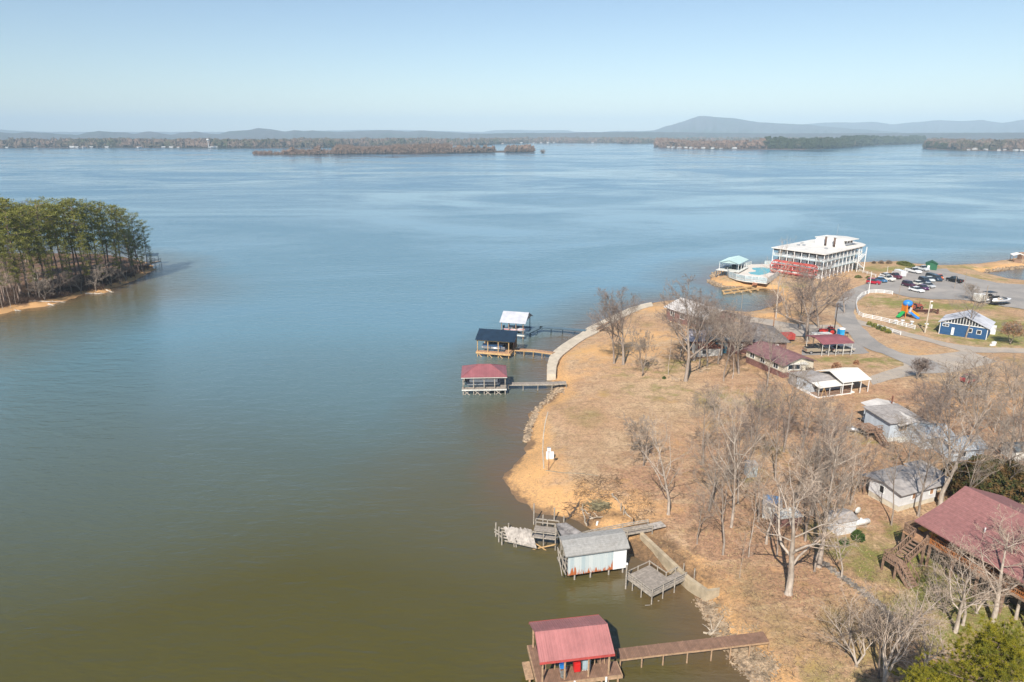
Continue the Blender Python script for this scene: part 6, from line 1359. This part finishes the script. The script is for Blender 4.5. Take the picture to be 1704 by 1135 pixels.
TREES = [
('dense1',1022,605,472,34,'leftmost tall bare tree near the concrete seawall point'),('dense2',1037,607,475,34,'bare tree standing right beside the leftmost seawall point tree'),
('small',1069,626,545,20,'short bare tree alone on the tan lawn with round shadow'),('slim',1112,624,520,14,'thin straight trunk between the short lawn tree and the largest crown'),
('dense2',1141,634,455,46,'largest rounded bare crown before the whitish roofed lake house'),('tall1',1132,594,520,22,'tree behind the large rounded crown left of rusty outbuilding'),
('tall2',1163,613,500,22,'slim trunk directly before the rusty roofed outbuilding, left one'),('tall1',1177,609,505,24,'thicker trunk directly before the rusty roofed outbuilding, right one'),
('tall2',1204,634,522,28,'tall pale trunk right of the rusty roofed outbuilding'),('slim',1219,630,530,20,'slim trunk in front of the dark hipped roof'),
('dense1',1229,622,512,32,'twiggy tree overlapping the left gable of the maroon ranch house'),('pale1',1291,530,392,24,'pale tall tree on the cove bank left of red wheel'),
('pale1',1309,530,450,20,'shorter pale tree right behind the cove bank'),('dense2',1343,568,425,52,'big purplish brown tree between dump trailer and maroon carport'),
('dense1',1362,545,445,34,'twiggy tree beyond the big purplish brown tree'),('dense1',1330,548,470,28,'bare tree by the gravel yard in front of the hotel lawn'),
('pale1',1112,856,672,46,'pale branching tree alone above the railed walkway'),('small',1071,775,692,30,'low dark shaded tree left of the lone pale tree'),
('tall1',1170,771,642,24,'slender tree upper left of the central grove'),('slim',1212,771,650,26,'straight slim tree behind the central grove left side'),
('pale1',1217,877,625,34,'tall pale forked tree rising in the middle of the central grove'),('tall2',1203,923,762,42,'grey tree at lower left of the central grove with spreading shadow'),
('slim',1246,927,770,26,'slim pale tree beside lower left grove tree'),('tall2',1246,775,628,28,'tall grove tree beside the narrow privy shed'),
('tall1',1304,752,590,32,'tall trunk left of the pale blue mobile home'),('slim',1231,962,882,12,'thin broken sapling trunk near the grove bottom'),
('pale2',1312,988,735,84,'largest pale spreading tree with thick trunk on red leaf litter'),('tall1',1355,951,760,30,'straight grey trunk right of the largest pale spreading tree'),
('pale2',1363,943,675,48,'very tall pale tree just behind the straight grey trunk'),('tall2',1293,926,800,28,'tree before the low broken sagging shed'),
('tall1',1340,900,700,34,'tree right of the tarp roofed shed'),('dense1',1351,858,690,34,'twiggy grey tree farther back right of tarp shed'),
('dense1',1290,800,660,30,'fine twigged tree in the right part of the grove'),('tall1',1380,800,668,32,'grey tree on the lawn between mobile home and cottage'),
('dense1',1262,700,628,26,'twiggy tree below the maroon ranch house'),('pale1',1195,700,628,24,'pale limbed tree on the lawn below rusty outbuilding'),
('tall2',1483,874,705,28,'thin tall trunk in front of the white cottage left corner'),('tall1',1528,859,700,34,'middle trunk in front of the white cottage wall'),
('pale2',1564,844,640,46,'thick pale trunk at the right end of the white cottage'),('vase',1526,631,590,14,'small vase shaped tree by the gravel junction'),
('dense1',1580,775,640,40,'dark branching tree over the blue grey cottages'),('tall2',1610,762,628,42,'grey tree beside the dark evergreen, left side'),
('pale1',1677,772,612,44,'pale forking tree near right edge above evergreen'),('tall1',1694,735,600,34,'grey tree at far right edge below the thicket'),
('slim',1655,720,640,22,'leaning slim pale trunk in the right woods'),('tall2',1632,800,655,36,'tall grey trunk rising out of the dark evergreen'),
('dense2',1700,820,650,44,'large twiggy tree at right edge behind the stilt house'),('tall1',1670,850,690,36,'grey trunk behind the stilt house roof ridge'),
('dense2',1155,600,478,34,'wide twiggy tree over the whitish roofed lake house left side'),('tall1',1195,605,500,30,'tall tree before the dark hipped house left gable'),('tall2',1275,650,535,28,'tall tree in front of the ranch house wall'),('thick',1562,690,600,40,'leftmost bushy tree of the thicket by the gravel junction'),('thick',1600,672,592,40,'bushy thicket tree hiding the dull red car'),('thick',1640,665,590,42,'bushy thicket tree right of the dull red car'),
('thick',1682,662,588,40,'rightmost bushy thicket tree below the blue clubhouse'),('dense1',1545,712,632,34,'twiggy tree between raised house and thicket'),('thick',1625,715,638,36,'bushy tree in the orange leaf litter below the thicket'),
('tall1',1607,562,478,24,'bare tree right in front of the blue clubhouse wall'),('small',1618,500,470,20,'small bare tree beside the boxy white camper'),
('dark',1408,1086,985,48,'dark bare tree low on the dry lawn above brown walkway'),('pale3',1470,1140,985,66,'many stemmed pale tree at the bottom edge'),('dark',1462,1128,1010,48,'dark forked tree beside the many stemmed pale tree'),
('pale3',1540,1108,985,56,'pale multi stemmed tree left of the near pine'),('pale2',1590,1052,905,66,'pale leaning tree below the wooden stairs'),('pale1',1602,1040,890,46,'pale upright tree in front of stilt house deck'),
('pale2',1652,1035,850,62,'tall pale tree overlapping the brick red roof'),('pale1',1690,1030,845,50,'pale tree at right edge before the brick red roof'),('pale1',1560,990,915,26,'thin pale sapling tree by the stair bottom'),
('tall1',1180,850,700,34,'grove tree between the lone pale tree and the tall forked one'),('dense1',1228,838,680,34,'twiggy grove tree above the privy shed shadow'),('tall2',1262,868,705,36,'grove tree left of the tarp roofed shed'),
('dense1',1320,850,690,38,'twiggy tree rising behind the broken sagging shed'),('tall1',1385,880,720,34,'grey tree behind the tiny white shed'),('dense1',1190,690,640,24,'small twiggy tree on the olive patch of lawn'),
('dense1',1250,735,650,28,'twiggy tree in the upper grove below the ranch house'),('tall1',1335,745,640,28,'grey tree midway between ranch house and grove'),('dense2',1370,720,655,30,'bushy crowned tree left of the grey propane tank'),
('pale1',1275,905,770,38,'pale tree with low spreading limbs at grove front'),('tall2',1160,905,800,26,'slender tree near the retaining wall lawn'),('dense1',1415,840,735,26,'twiggy tree above the tiny white shed'),
('tall1',1510,790,690,30,'grey tree before the stilted blue house corner'),('dense1',1560,735,660,30,'twiggy tree before the low blue grey cottages'),('tall2',1590,880,700,30,'trunk behind the stilt house roof peak'),
('pale3',1425,1108,1000,50,'pale many stemmed tree tangled with the dark tree on lawn'),('pale1',1508,1065,960,50,'pale tree with long crooked limbs between stair bottom and near pine'),('pale2',1670,1000,840,50,'pale tree crossing the lower part of the brick red roof'),('pale1',1400,960,850,30,'slim pale tree left of the stone lined ditch'),('thick',1500,1080,1010,46,'tangled pale brushy tree on the grass left of near pine'),('thick',1440,1060,1000,40,'tangled brushy tree between dark tree and near pine'),('pale3',1625,1020,930,46,'many stemmed pale tree under the stilt house deck'),
('thick',1570,1020,965,40,'brushy small tree below the lower stair flight'),('dense1',1185,560,492,26,'twiggy tree behind the lilac roofed wing'),('dense1',1255,600,520,30,'twiggy tree between dark hipped house and ranch house'),
('dense2',1210,575,505,30,'wide twiggy tree over the dark hipped roof'),('pale1',1375,500,455,22,'pale tree beside the road by the hotel lawn'),('dense1',1405,520,462,26,'twiggy roadside tree near the white fence bend')]
for i, (k, px, py, yt, wpx, lb) in enumerate(TREES): tree(k, px, py, yt, wpx, lb, rz=i*1.7)
# russet-leaved oaks
def leafy(px,py,ytop,w,label,m,n,seed,kind='small',size=.16,hollow=.35):
    t = tree(kind,px,py,ytop,w,label,seed); t.name = 'oak_tree'; tr, cr, top, rad = tree_mesh(kind)
    lc = leaf_clump(n, rad*.8, rad*.8, top*.42, size, seed, hollow); o = lc.build('foliage', m, t); o.location = (0,0,top*.55); return t
leafy(1681,573,533,18,'russet leaved oak at the right corner of blue clubhouse',LFB,1500,5)
# ---------------------------------------------------------------- dark evergreen (magnolia / cedar) by the cottages
def evergreen(px, py, ytop, wpx, label, m, n, seed, size=.16):
    g = G(px,py); h = height_for(g[0],g[1],g[2],ytop); zc = g[1]*CP-(g[2]+h*.5-H)*SP; r = wpx*zc/F; t = empty('evergreen_tree', g, 0, label, 'tree', 'dense evergreens'); rr = random.Random(seed)
    mb = MB()
    for k in range(int(n/90)):
        u = rr.random()**.8; z = h*(.12+.85*u); rad = r*(1-.75*max(0,u-.25))*math.sqrt(rr.random()); a_ = rr.uniform(0,6.28); c = Vector((rad*math.cos(a_),rad*math.sin(a_),z)); cl = leaf_clump(90, .75, .75, .5, size, rr.randrange(99999), .1)
        mb.add([Vector(v)+c for v in cl.v], cl.f)
    mb.build('crown', m, t); MB().tube((0,0,-.5),(0,0,h*.8),.2,.05,8).build('trunk', BDARK, t); return t
evergreen(1632,840,768,42,'dark rust flecked evergreen behind the brick red roof',LFE,26000,3)
evergreen(1590,815,775,24,'lower dark evergreen joined to the white cottage annex',LFE,9000,4)
evergreen(1672,845,772,30,'dark evergreen at right behind stilt house',LFE,9000,6)
# ---------------------------------------------------------------- pines
def pine_mesh(seed, h=17, r=2.6, start=.5, n=46, per=110, sz=.16):
    rr = random.Random(seed); T, C = MB(), MB(); z = -.5; p = Vector((0,0,-.5)); pts = [p]; 
    for i in range(8): p = p+Vector((rr.gauss(0,.10),rr.gauss(0,.10),(h+.3)/8)); pts.append(p)
    rs = [.20*(1-.8*i/8) for i in range(9)]; T.path(pts, rs, 8)
    for k in range(n):
        u = start+(1-start)*(k+.5)/n; zz = u*h; x = (zz+.5)/(h+.3)*8; i = min(7,int(x)); b = pts[i].lerp(pts[i+1],x-i)
        prof = math.sin(math.pi*min(1,(1-(u-start)/(1-start))*.85+.14)); L = r*(.35+.75*prof)*rr.uniform(.55,1.1); az = k*2.4+rr.uniform(-.4,.4); d = Vector((math.cos(az),math.sin(az),rr.uniform(.05,.5)))
        e = b+d*L; T.tube(b,e,.05,.015,4,cap=False)
        for q in range(3):
            c = b.lerp(e, .45+.28*q)+Vector((rr.gauss(0,.2),rr.gauss(0,.2),rr.uniform(0,.3))); cr_ = rr.uniform(.5,.9)
            for _ in range(per//3):
                dd = Vector((rr.gauss(0,1),rr.gauss(0,1),rr.gauss(0,.7))); dd = dd.normalized()*rr.random()**.5*cr_; dd.z *= .6; v = c+dd; a_ = (dd.normalized()+Vector((rr.gauss(0,.5),rr.gauss(0,.5),rr.gauss(0,.5)+.4))).normalized()*sz*1.5; w_ = a_.cross(Vector((rr.gauss(0,1),rr.gauss(0,1),rr.gauss(0,1)))).normalized()*sz*.38
                C.v += [v-w_, v+a_-w_*.4, v+a_+w_*.4, v+w_]; kk = len(C.v); C.f.append((kk-4,kk-3,kk-2,kk-1))
    for k in range(8):
        zz = h*rr.uniform(.25,start); az = rr.uniform(0,6.28); b = Vector((0,0,zz)); T.tube(b,b+Vector((math.cos(az),math.sin(az),.2))*rr.uniform(.5,1.6),.03,.01,4,cap=False)
    return T.mesh('pine_trunk', BPINE, True), C.mesh('pine_crown', LFP)
PINES = [pine_mesh(s, start=st, n=n_, r=r_) for s, st, n_, r_ in ((1,.45,30,2.3),(2,.38,32,2.8),(3,.52,24,2.1),(4,.26,34,2.5),(5,.48,28,3.1))]
WOODC = {}
def pine(px, py, ytop, label, v, sr=1.0, rz=0):
    g = G(px,py); h = height_for(g[0],g[1],g[2],ytop); t = empty('pine_tree', g, rz, label, 'tree', 'pines on the wooded point'); s = h/17; t.scale = (s*sr,s*sr,s)
    for nm, m in zip(('trunk','crown'), PINES[v]): o = bpy.data.objects.new(nm, m); COL.objects.link(o); o.parent = t
    return t
PL = [(246,449,372,4,.8),(232,452,358,1,.9),(218,455,352,0,1),(206,462,345,2,1),(198,452,346,1,1.1),(186,465,340,0,1),(178,452,345,3,1),(168,472,341,2,1),(155,468,343,1,1),(144,475,336,0,1.15),(136,460,338,4,1),(126,470,334,1,1.15),(118,452,342,3,1),
 (108,478,346,2,1),(97,466,345,0,1),(86,482,340,1,1.1),(88,455,335,4,.9),(74,470,352,3,1),(64,488,350,0,1.1),(56,462,346,1,1),(44,478,344,2,1.1),(36,494,352,3,1.1),(30,466,336,0,1.1),(20,484,338,1,1.2),(12,470,330,4,1.2),(5,492,340,0,1.2),(-4,475,328,1,1.2),(-14,490,334,3,1.2),(-24,470,330,2,1.2),(-30,492,336,0,1.2),(50,448,340,2,1),(105,445,345,1,.9),(150,482,395,3,.8),(120,489,400,3,.8),(200,472,388,3,.9),(225,463,384,3,.8),(90,493,398,3,.8),(62,497,400,3,.8),(32,503,392,3,.8),(240,455,396,3,.8),(253,449,410,3,.7),(172,478,400,3,.7),(8,506,396,3,.8),(150,448,350,3,.9),(70,445,348,0,1),(10,448,335,2,1.1)]
ORD = ['first','second','third','fourth','fifth','sixth','seventh','eighth','ninth','tenth','eleventh','twelfth','thirteenth','fourteenth','fifteenth','sixteenth','seventeenth','eighteenth','nineteenth','twentieth','twenty first','twenty second','twenty third','twenty fourth','twenty fifth','twenty sixth','twenty seventh','twenty eighth','twenty ninth','thirtieth','thirty first','thirty second','thirty third','thirty fourth','thirty fifth','thirty sixth','thirty seventh','thirty eighth','thirty ninth','fortieth','forty first','forty second','forty third','forty fourth','forty fifth','forty sixth','forty seventh','forty eighth']
for i, q in enumerate(sorted(PL, key=lambda q: -q[0])):
    row = 'front' if q[1] > 468 else ('back' if q[1] < 456 else 'middle'); pine(q[0],q[1],q[2],'green pine in the %s row of the wooded point, %s from the tip' % (row, ORD[i]), q[3], q[4], i*1.1)
BL = [('slim',27,507,455,8),('pale1',88,484,432,22),('dark',120,486,440,20),('small',160,484,440,18),('tall1',33,492,440,20),('tall2',10,505,420,18),('slim',50,498,430,10),('slim',18,512,450,10),('small',135,488,450,16),('small',185,476,440,16),('dense1',44,440,332,20),('dense1',66,440,332,20),('small',210,468,430,16),('dense1',238,452,388,20),('dense2',222,450,372,22),('slim',5,515,440,8),('pale1',66,497,440,18),('dense1',100,490,450,18),('small',75,500,462,14)]
for i, q in enumerate(sorted(BL, key=lambda q: -q[1])):
    tree(q[0],q[1],q[2],q[3],q[4],'leafless tree among the pines of the wooded point, %s from the tip' % ORD[i] , i*2.1, 'leafless trees on the wooded point')
# undergrowth on the point
rr = random.Random(8); mb = MB()
for _ in range(2600):
    px = rr.uniform(-40,250); g = G(px, rr.uniform(442,470)+max(0,(250-px))*.17)
    if g[2] < .5: continue
    for k in range(5):
        a = Vector(g); e = a+Vector((rr.gauss(0,.7),rr.gauss(0,.7),rr.uniform(.3,1.7))); mb.tube(a,e,.035,.012,3,cap=False)
tag(mb.build('undergrowth', M('reddish_brown_brush',(.15,.095,.065),.95,var=.4,scale=.3)), kind='stuff')
for k,(p,q,lb) in enumerate((((48,502),(115,504),'long bleached log lying along the beach of the wooded point'),((80,507),(96,511),'short pale log at the waterline of the wooded point'),((177,483),(200,493),'bleached fallen trunk reaching into the lake off the point'),((142,489),(178,490),'driftwood trunk along the narrow beach near the fallen trunk'),
   ((56,463),(73,478),'leaning dead trunk inside the wooded point'),((26,517),(43,520),'small pale log on the orange beach at left'),((145,478),(165,462),'grey fallen limb slanting up in the point undergrowth'))): logp(lb,p,q,.22,.08,40+k,branch=3,m=M('bleached_driftwood',(.60,.53,.44),.95,var=.2))
# big near pine bottom right
def near_pine(loc, h, r, label, seed):
    rr = random.Random(seed); t = empty('pine_tree', loc, 0, label, 'tree', 'near pines at the bottom corner'); T = MB(); T.tube((0,0,-.5),(0,0,h*.95),.3,.06,10); C = MB()
    for k in range(170):
        u = .42+.58*(k+.5)/170; b = Vector((0,0,u*h)); L = r*(1.15-(u-.42)/.58)**.75*rr.uniform(.6,1.08); az = k*2.399; d = Vector((math.cos(az),math.sin(az),rr.uniform(.05,.42))); e = b+d*L; T.tube(b,e,.06,.015,4,cap=False)
        for q in range(6):
            c = b.lerp(e,.35+.68*q/5)+Vector((rr.gauss(0,.35),rr.gauss(0,.35),rr.uniform(-.1,.35)))
            for s_ in range(5):
                c2 = c+Vector((rr.gauss(0,.17),rr.gauss(0,.17),rr.gauss(0,.12))); ax = (d*.6+Vector((rr.gauss(0,.4),rr.gauss(0,.4),.9))).normalized()
                for n_ in range(34):                                  # a tuft: needles fanning out of the twig tip
                    nd = (ax*.55+Vector((rr.gauss(0,.6),rr.gauss(0,.6),rr.gauss(0,.6)))).normalized()*rr.uniform(.12,.25); w_ = nd.cross(Vector((rr.gauss(0,1),rr.gauss(0,1),rr.gauss(0,1)))).normalized()*.012
                    C.v += [c2-w_, c2+nd, c2+w_]; kk = len(C.v); C.f.append((kk-3,kk-2,kk-1))
    T.build('trunk', BPINE, t, True); C.build('crown', LFPN, t); return t
LFPN = leafmat('near_pine_needles', (.29,.245,.02), (.15,.155,.02), (.06,.07,.015))  # dark needle tones paint in the weak self-shadow of the crown
def place_pine(px, py, zt, r, label, seed):
    p = P(px,py,zt); near_pine((p[0],p[1],gh(p[0],p[1])), zt-gh(p[0],p[1]), r, label, seed)
place_pine(1668,1062,17.5,4.6,'big yellow green pine crown filling the bottom right corner',1)
place_pine(1560,1128,14.0,3.2,'lower pine crown at the bottom edge left of the big one',2)
# a few tufts and dead leaves: ground cover
rr = random.Random(12); mb = MB()
for _ in range(15000):
    px = rr.uniform(870,1720); py = rr.uniform(600,1150)**1.0; g = G(px,py)
    if g[2] < .9 or gh(g[0],g[1]) < .9: continue
    s = rr.uniform(.05,.16); c = Vector(g)
    for k in range(3):
        a_ = rr.uniform(0,6.28); d = Vector((math.cos(a_)*s*.8,math.sin(a_)*s*.8,s*rr.uniform(.7,1.6))); w_ = Vector((-d.y,d.x,0)).normalized()*s*.35; mb.v += [c-w_,c+w_,c+d]; kk = len(mb.v); mb.f.append((kk-3,kk-2,kk-1))
def sticks(name, regs, n, m, seed, L0=.15, L1=.7):
    r2 = random.Random(seed); mb = MB()
    for _ in range(n):
        x0,y0,x1,y1 = r2.choice(regs); g = G(r2.uniform(x0,x1), r2.uniform(y0,y1))
        if g[2] < .15: continue
        a_ = r2.uniform(0,6.28); d = Vector((math.cos(a_),math.sin(a_),r2.uniform(-.05,.5)))*r2.uniform(L0,L1); mb.tube(Vector(g),Vector(g)+d,r2.uniform(.012,.035),.01,3,cap=False)
    return tag(mb.build(name, m), kind='stuff')
sticks('beach_debris', [(955,790,1035,832),(955,790,1035,832),(940,835,1000,862),(1035,815,1090,870)], 2600, M('brown_beach_debris',(.27,.18,.11),.95,var=.5,scale=.8), 3)
sticks('shore_debris', [(1165,1005,1215,1060),(1185,1040,1260,1085),(1225,1090,1290,1135)], 1500, M('pale_shore_debris',(.48,.38,.26),.95,var=.4,scale=.8), 4)
sticks('fallen_twigs', [(1060,760,1420,1000),(1150,650,1420,900),(1430,700,1700,980),(1240,950,1500,1130)], 5000, M('brown_fallen_twigs',(.22,.15,.10),.95,var=.5,scale=.5), 6, .1, .6)
tag(mb.build('grass_tufts', M('dry_grass_blades',(.40,.29,.15),.95,var=.25,scale=.25)), kind='stuff')
# ---------------------------------------------------------------- far woods (read as one mass each)
def farwood(name, front, depth, n, hmin, hmax, mat, seed, spiky=.5, jit=1.0, green=None):
    rr = random.Random(seed); mb = MB(); fr = [P(px,py,0) for px,py in front]
    L = [0]
    for i in range(1,len(fr)): L.append(L[-1]+math.dist(fr[i][:2],fr[i-1][:2]))
    for _ in range(n):
        s = rr.random()*L[-1]; i = 1
        while L[i] < s: i += 1
        t = (s-L[i-1])/(L[i]-L[i-1]+1e-9); x = fr[i-1][0]+(fr[i][0]-fr[i-1][0])*t; y = fr[i-1][1]+(fr[i][1]-fr[i-1][1])*t
        q = 1+depth*rr.random()**1.6+.004; x *= q; y *= q; h = rr.uniform(hmin,hmax)*(.75+.5*float(vnoise(np.array([x]),np.array([y]),90,3)[0])); w = h*rr.uniform(.28,.5)
        c = (x,y,1.5+h*.55)
        if rr.random() > spiky: mb.ell(c,(w,w,h*.5),7,5,.55,rr)
        else:
            for k in range(26):
                a_ = rr.uniform(0,6.28); r0 = rr.random()*w*.9; bx, by = x+math.cos(a_)*r0, y+math.sin(a_)*r0; tip = Vector((bx+rr.gauss(0,w*.25),by+rr.gauss(0,w*.25),1+h*rr.uniform(.6,1)*(1-.35*r0/w))); wd = w*rr.uniform(.06,.16); b0 = rr.uniform(.0,.5)*h
                mb.v += [(bx-wd,by,1+b0),(bx+wd,by,1+b0),tuple(tip)]; kk = len(mb.v); mb.f.append((kk-3,kk-2,kk-1))
    return tag(mb.build(name, mat), kind='stuff')
WB = forest_mat('bare_wood_mass', (.26,.17,.125), (.19,.135,.10), .01, .5); WM = forest_mat('mixed_wood_mass', (.21,.145,.11), (.055,.07,.03), .0085, .5); WP = forest_mat('pine_wood_mass', (.06,.075,.03), (.20,.14,.09), .02, .62)
farwood('island_woods', [(560,257),(600,256.8),(640,256.5),(700,256),(750,255.5)], .055, 1700, 13, 25, WB, 1, 1.0)
farwood('island_woods', [(745,255.6),(790,254.8),(822,254.2)], .02, 260, 10, 16, WB, 2, .9)
farwood('island_scrub', [(470,257.8),(520,257.7),(560,257.2)], .02, 130, 9, 17, WB, 3, .95)
farwood('island_scrub', [(422,257.2),(445,257.8),(470,257.8)], .012, 50, 7, 13, WB, 4, .95)
farwood('island_scrub', [(841,254),(860,253.8),(888,253.6)], .02, 170, 13, 20, WB, 5, .85)
farwood('far_shore_woods', FAR[1:9], .35, 5200, 13, 24, WM, 6, .35)
farwood('far_shore_woods', FAR[8:18], .30, 3800, 13, 24, WM, 7, .4)
farwood('cape_bare_woods', [(1092,244.8),(1110,246.3),(1136,247.3),(1180,248.2),(1275,248.6)], .16, 1800, 15, 25, WB, 8, .75)
farwood('cape_pine_woods', [(1272,248.6),(1330,249),(1369,248.2),(1400,246),(1453,241.8),(1500,240.8),(1536,239.6)], .17, 2500, 20, 31, WP, 9, .25)
farwood('right_shore_woods', [(1540,247.5),(1570,249.3),(1603,250.6),(1640,250.8),(1720,252)], .5, 3000, 14, 24, WM, 10, .6)
farwood('right_shore_pines', [(1541,247.6),(1570,249.3),(1590,250)], .06, 160, 16, 22, WP, 11, .2)
# single bush tree at the right tip of the island
rr = random.Random(4); p = P(903,254.4,0); mb = MB()
for k in range(160):
    d = Vector((rr.gauss(0,1),rr.gauss(0,1),rr.uniform(.3,1.6))).normalized(); mb.bar((0,0,0),d*rr.uniform(6,11),.25)
o = empty('bare_tree', p, 0, 'lone bare tree standing in the lake beyond the island tip', 'tree'); mb.build('crown', TWB, o); MB().tube((0,0,-2),(0,0,3),.5,.4,8).build('trunk', BGREY, o)
# far shore houses: small pale houses along the water
FH = [(12,246.6),(60,246.3),(120,246.3),(128,245.9),(140,245.8),(152,245.9),(178,246),(232,246.3),(272,246.2),(285,246.2),(297,246),(352,246.6),(358,246.3),(836,239.9),(868,238.8),(888,238.6),(900,238.6),(912,238.5),(922,238.3),(986,238.1),(1112,246),(1120,246.6),(1130,247),(1141,247),(1150,247.4),(1158,247.5),(1170,247.7),(1186,248),(1200,248.2),(1222,248.3),(1532,239.2),(1612,250.4),(1622,250),(1640,250.3),(1662,251),(1672,250.6),(1690,251.6),(1700,251.5)]
FWH = M('far_white_wall',(.60,.58,.55),.8); FRF = M('far_grey_roof',(.42,.40,.38),.8); FRD = M('far_brown_roof',(.30,.20,.15),.8)
side = {0:'on the left far shore',1:'across the lake beyond the island',2:'on the right cape shore',3:'on the right hand far shore'}
cnt = {}
for i,(px,py) in enumerate(FH):
    r_ = 0 if px < 700 else 1 if px < 1050 else 2 if px < 1300 else 3; cnt[r_] = cnt.get(r_,-1)+1
    p = P(px,py-.25,1.5); s = .6+.4*((i*7)%5)/5; ex = 7*s; ey = 5*s
    t = empty('lakeside_house', (p[0],p[1],1.6), (i*37%10)*.12, 'small pale house %s, %s from the left' % (side[r_], ORD[cnt[r_]]), 'house', 'houses along the far shores')
    MB().box(-ex,-ey,0,ex,ey,4*s).build('wall', FWH, t); MB().extr([(-ey-1,4*s),(ey+1,4*s),(0,6.6*s)],'x',-ex-1,ex+1).build('roof', (FRF,FRD,FWH)[i%3], t)
t = empty('water_tower', (*P(347,243,8)[:2],2), 0, 'tiny white water tower above the left far woods', 'water tower'); tp = t.location; MB().tube((0,0,0),(0,0,24),1.2,1.2,8).build('column', FWH, t); MB().ell((0,0,26),(5,5,3.5),12,8).build('tank', FWH, t, True)
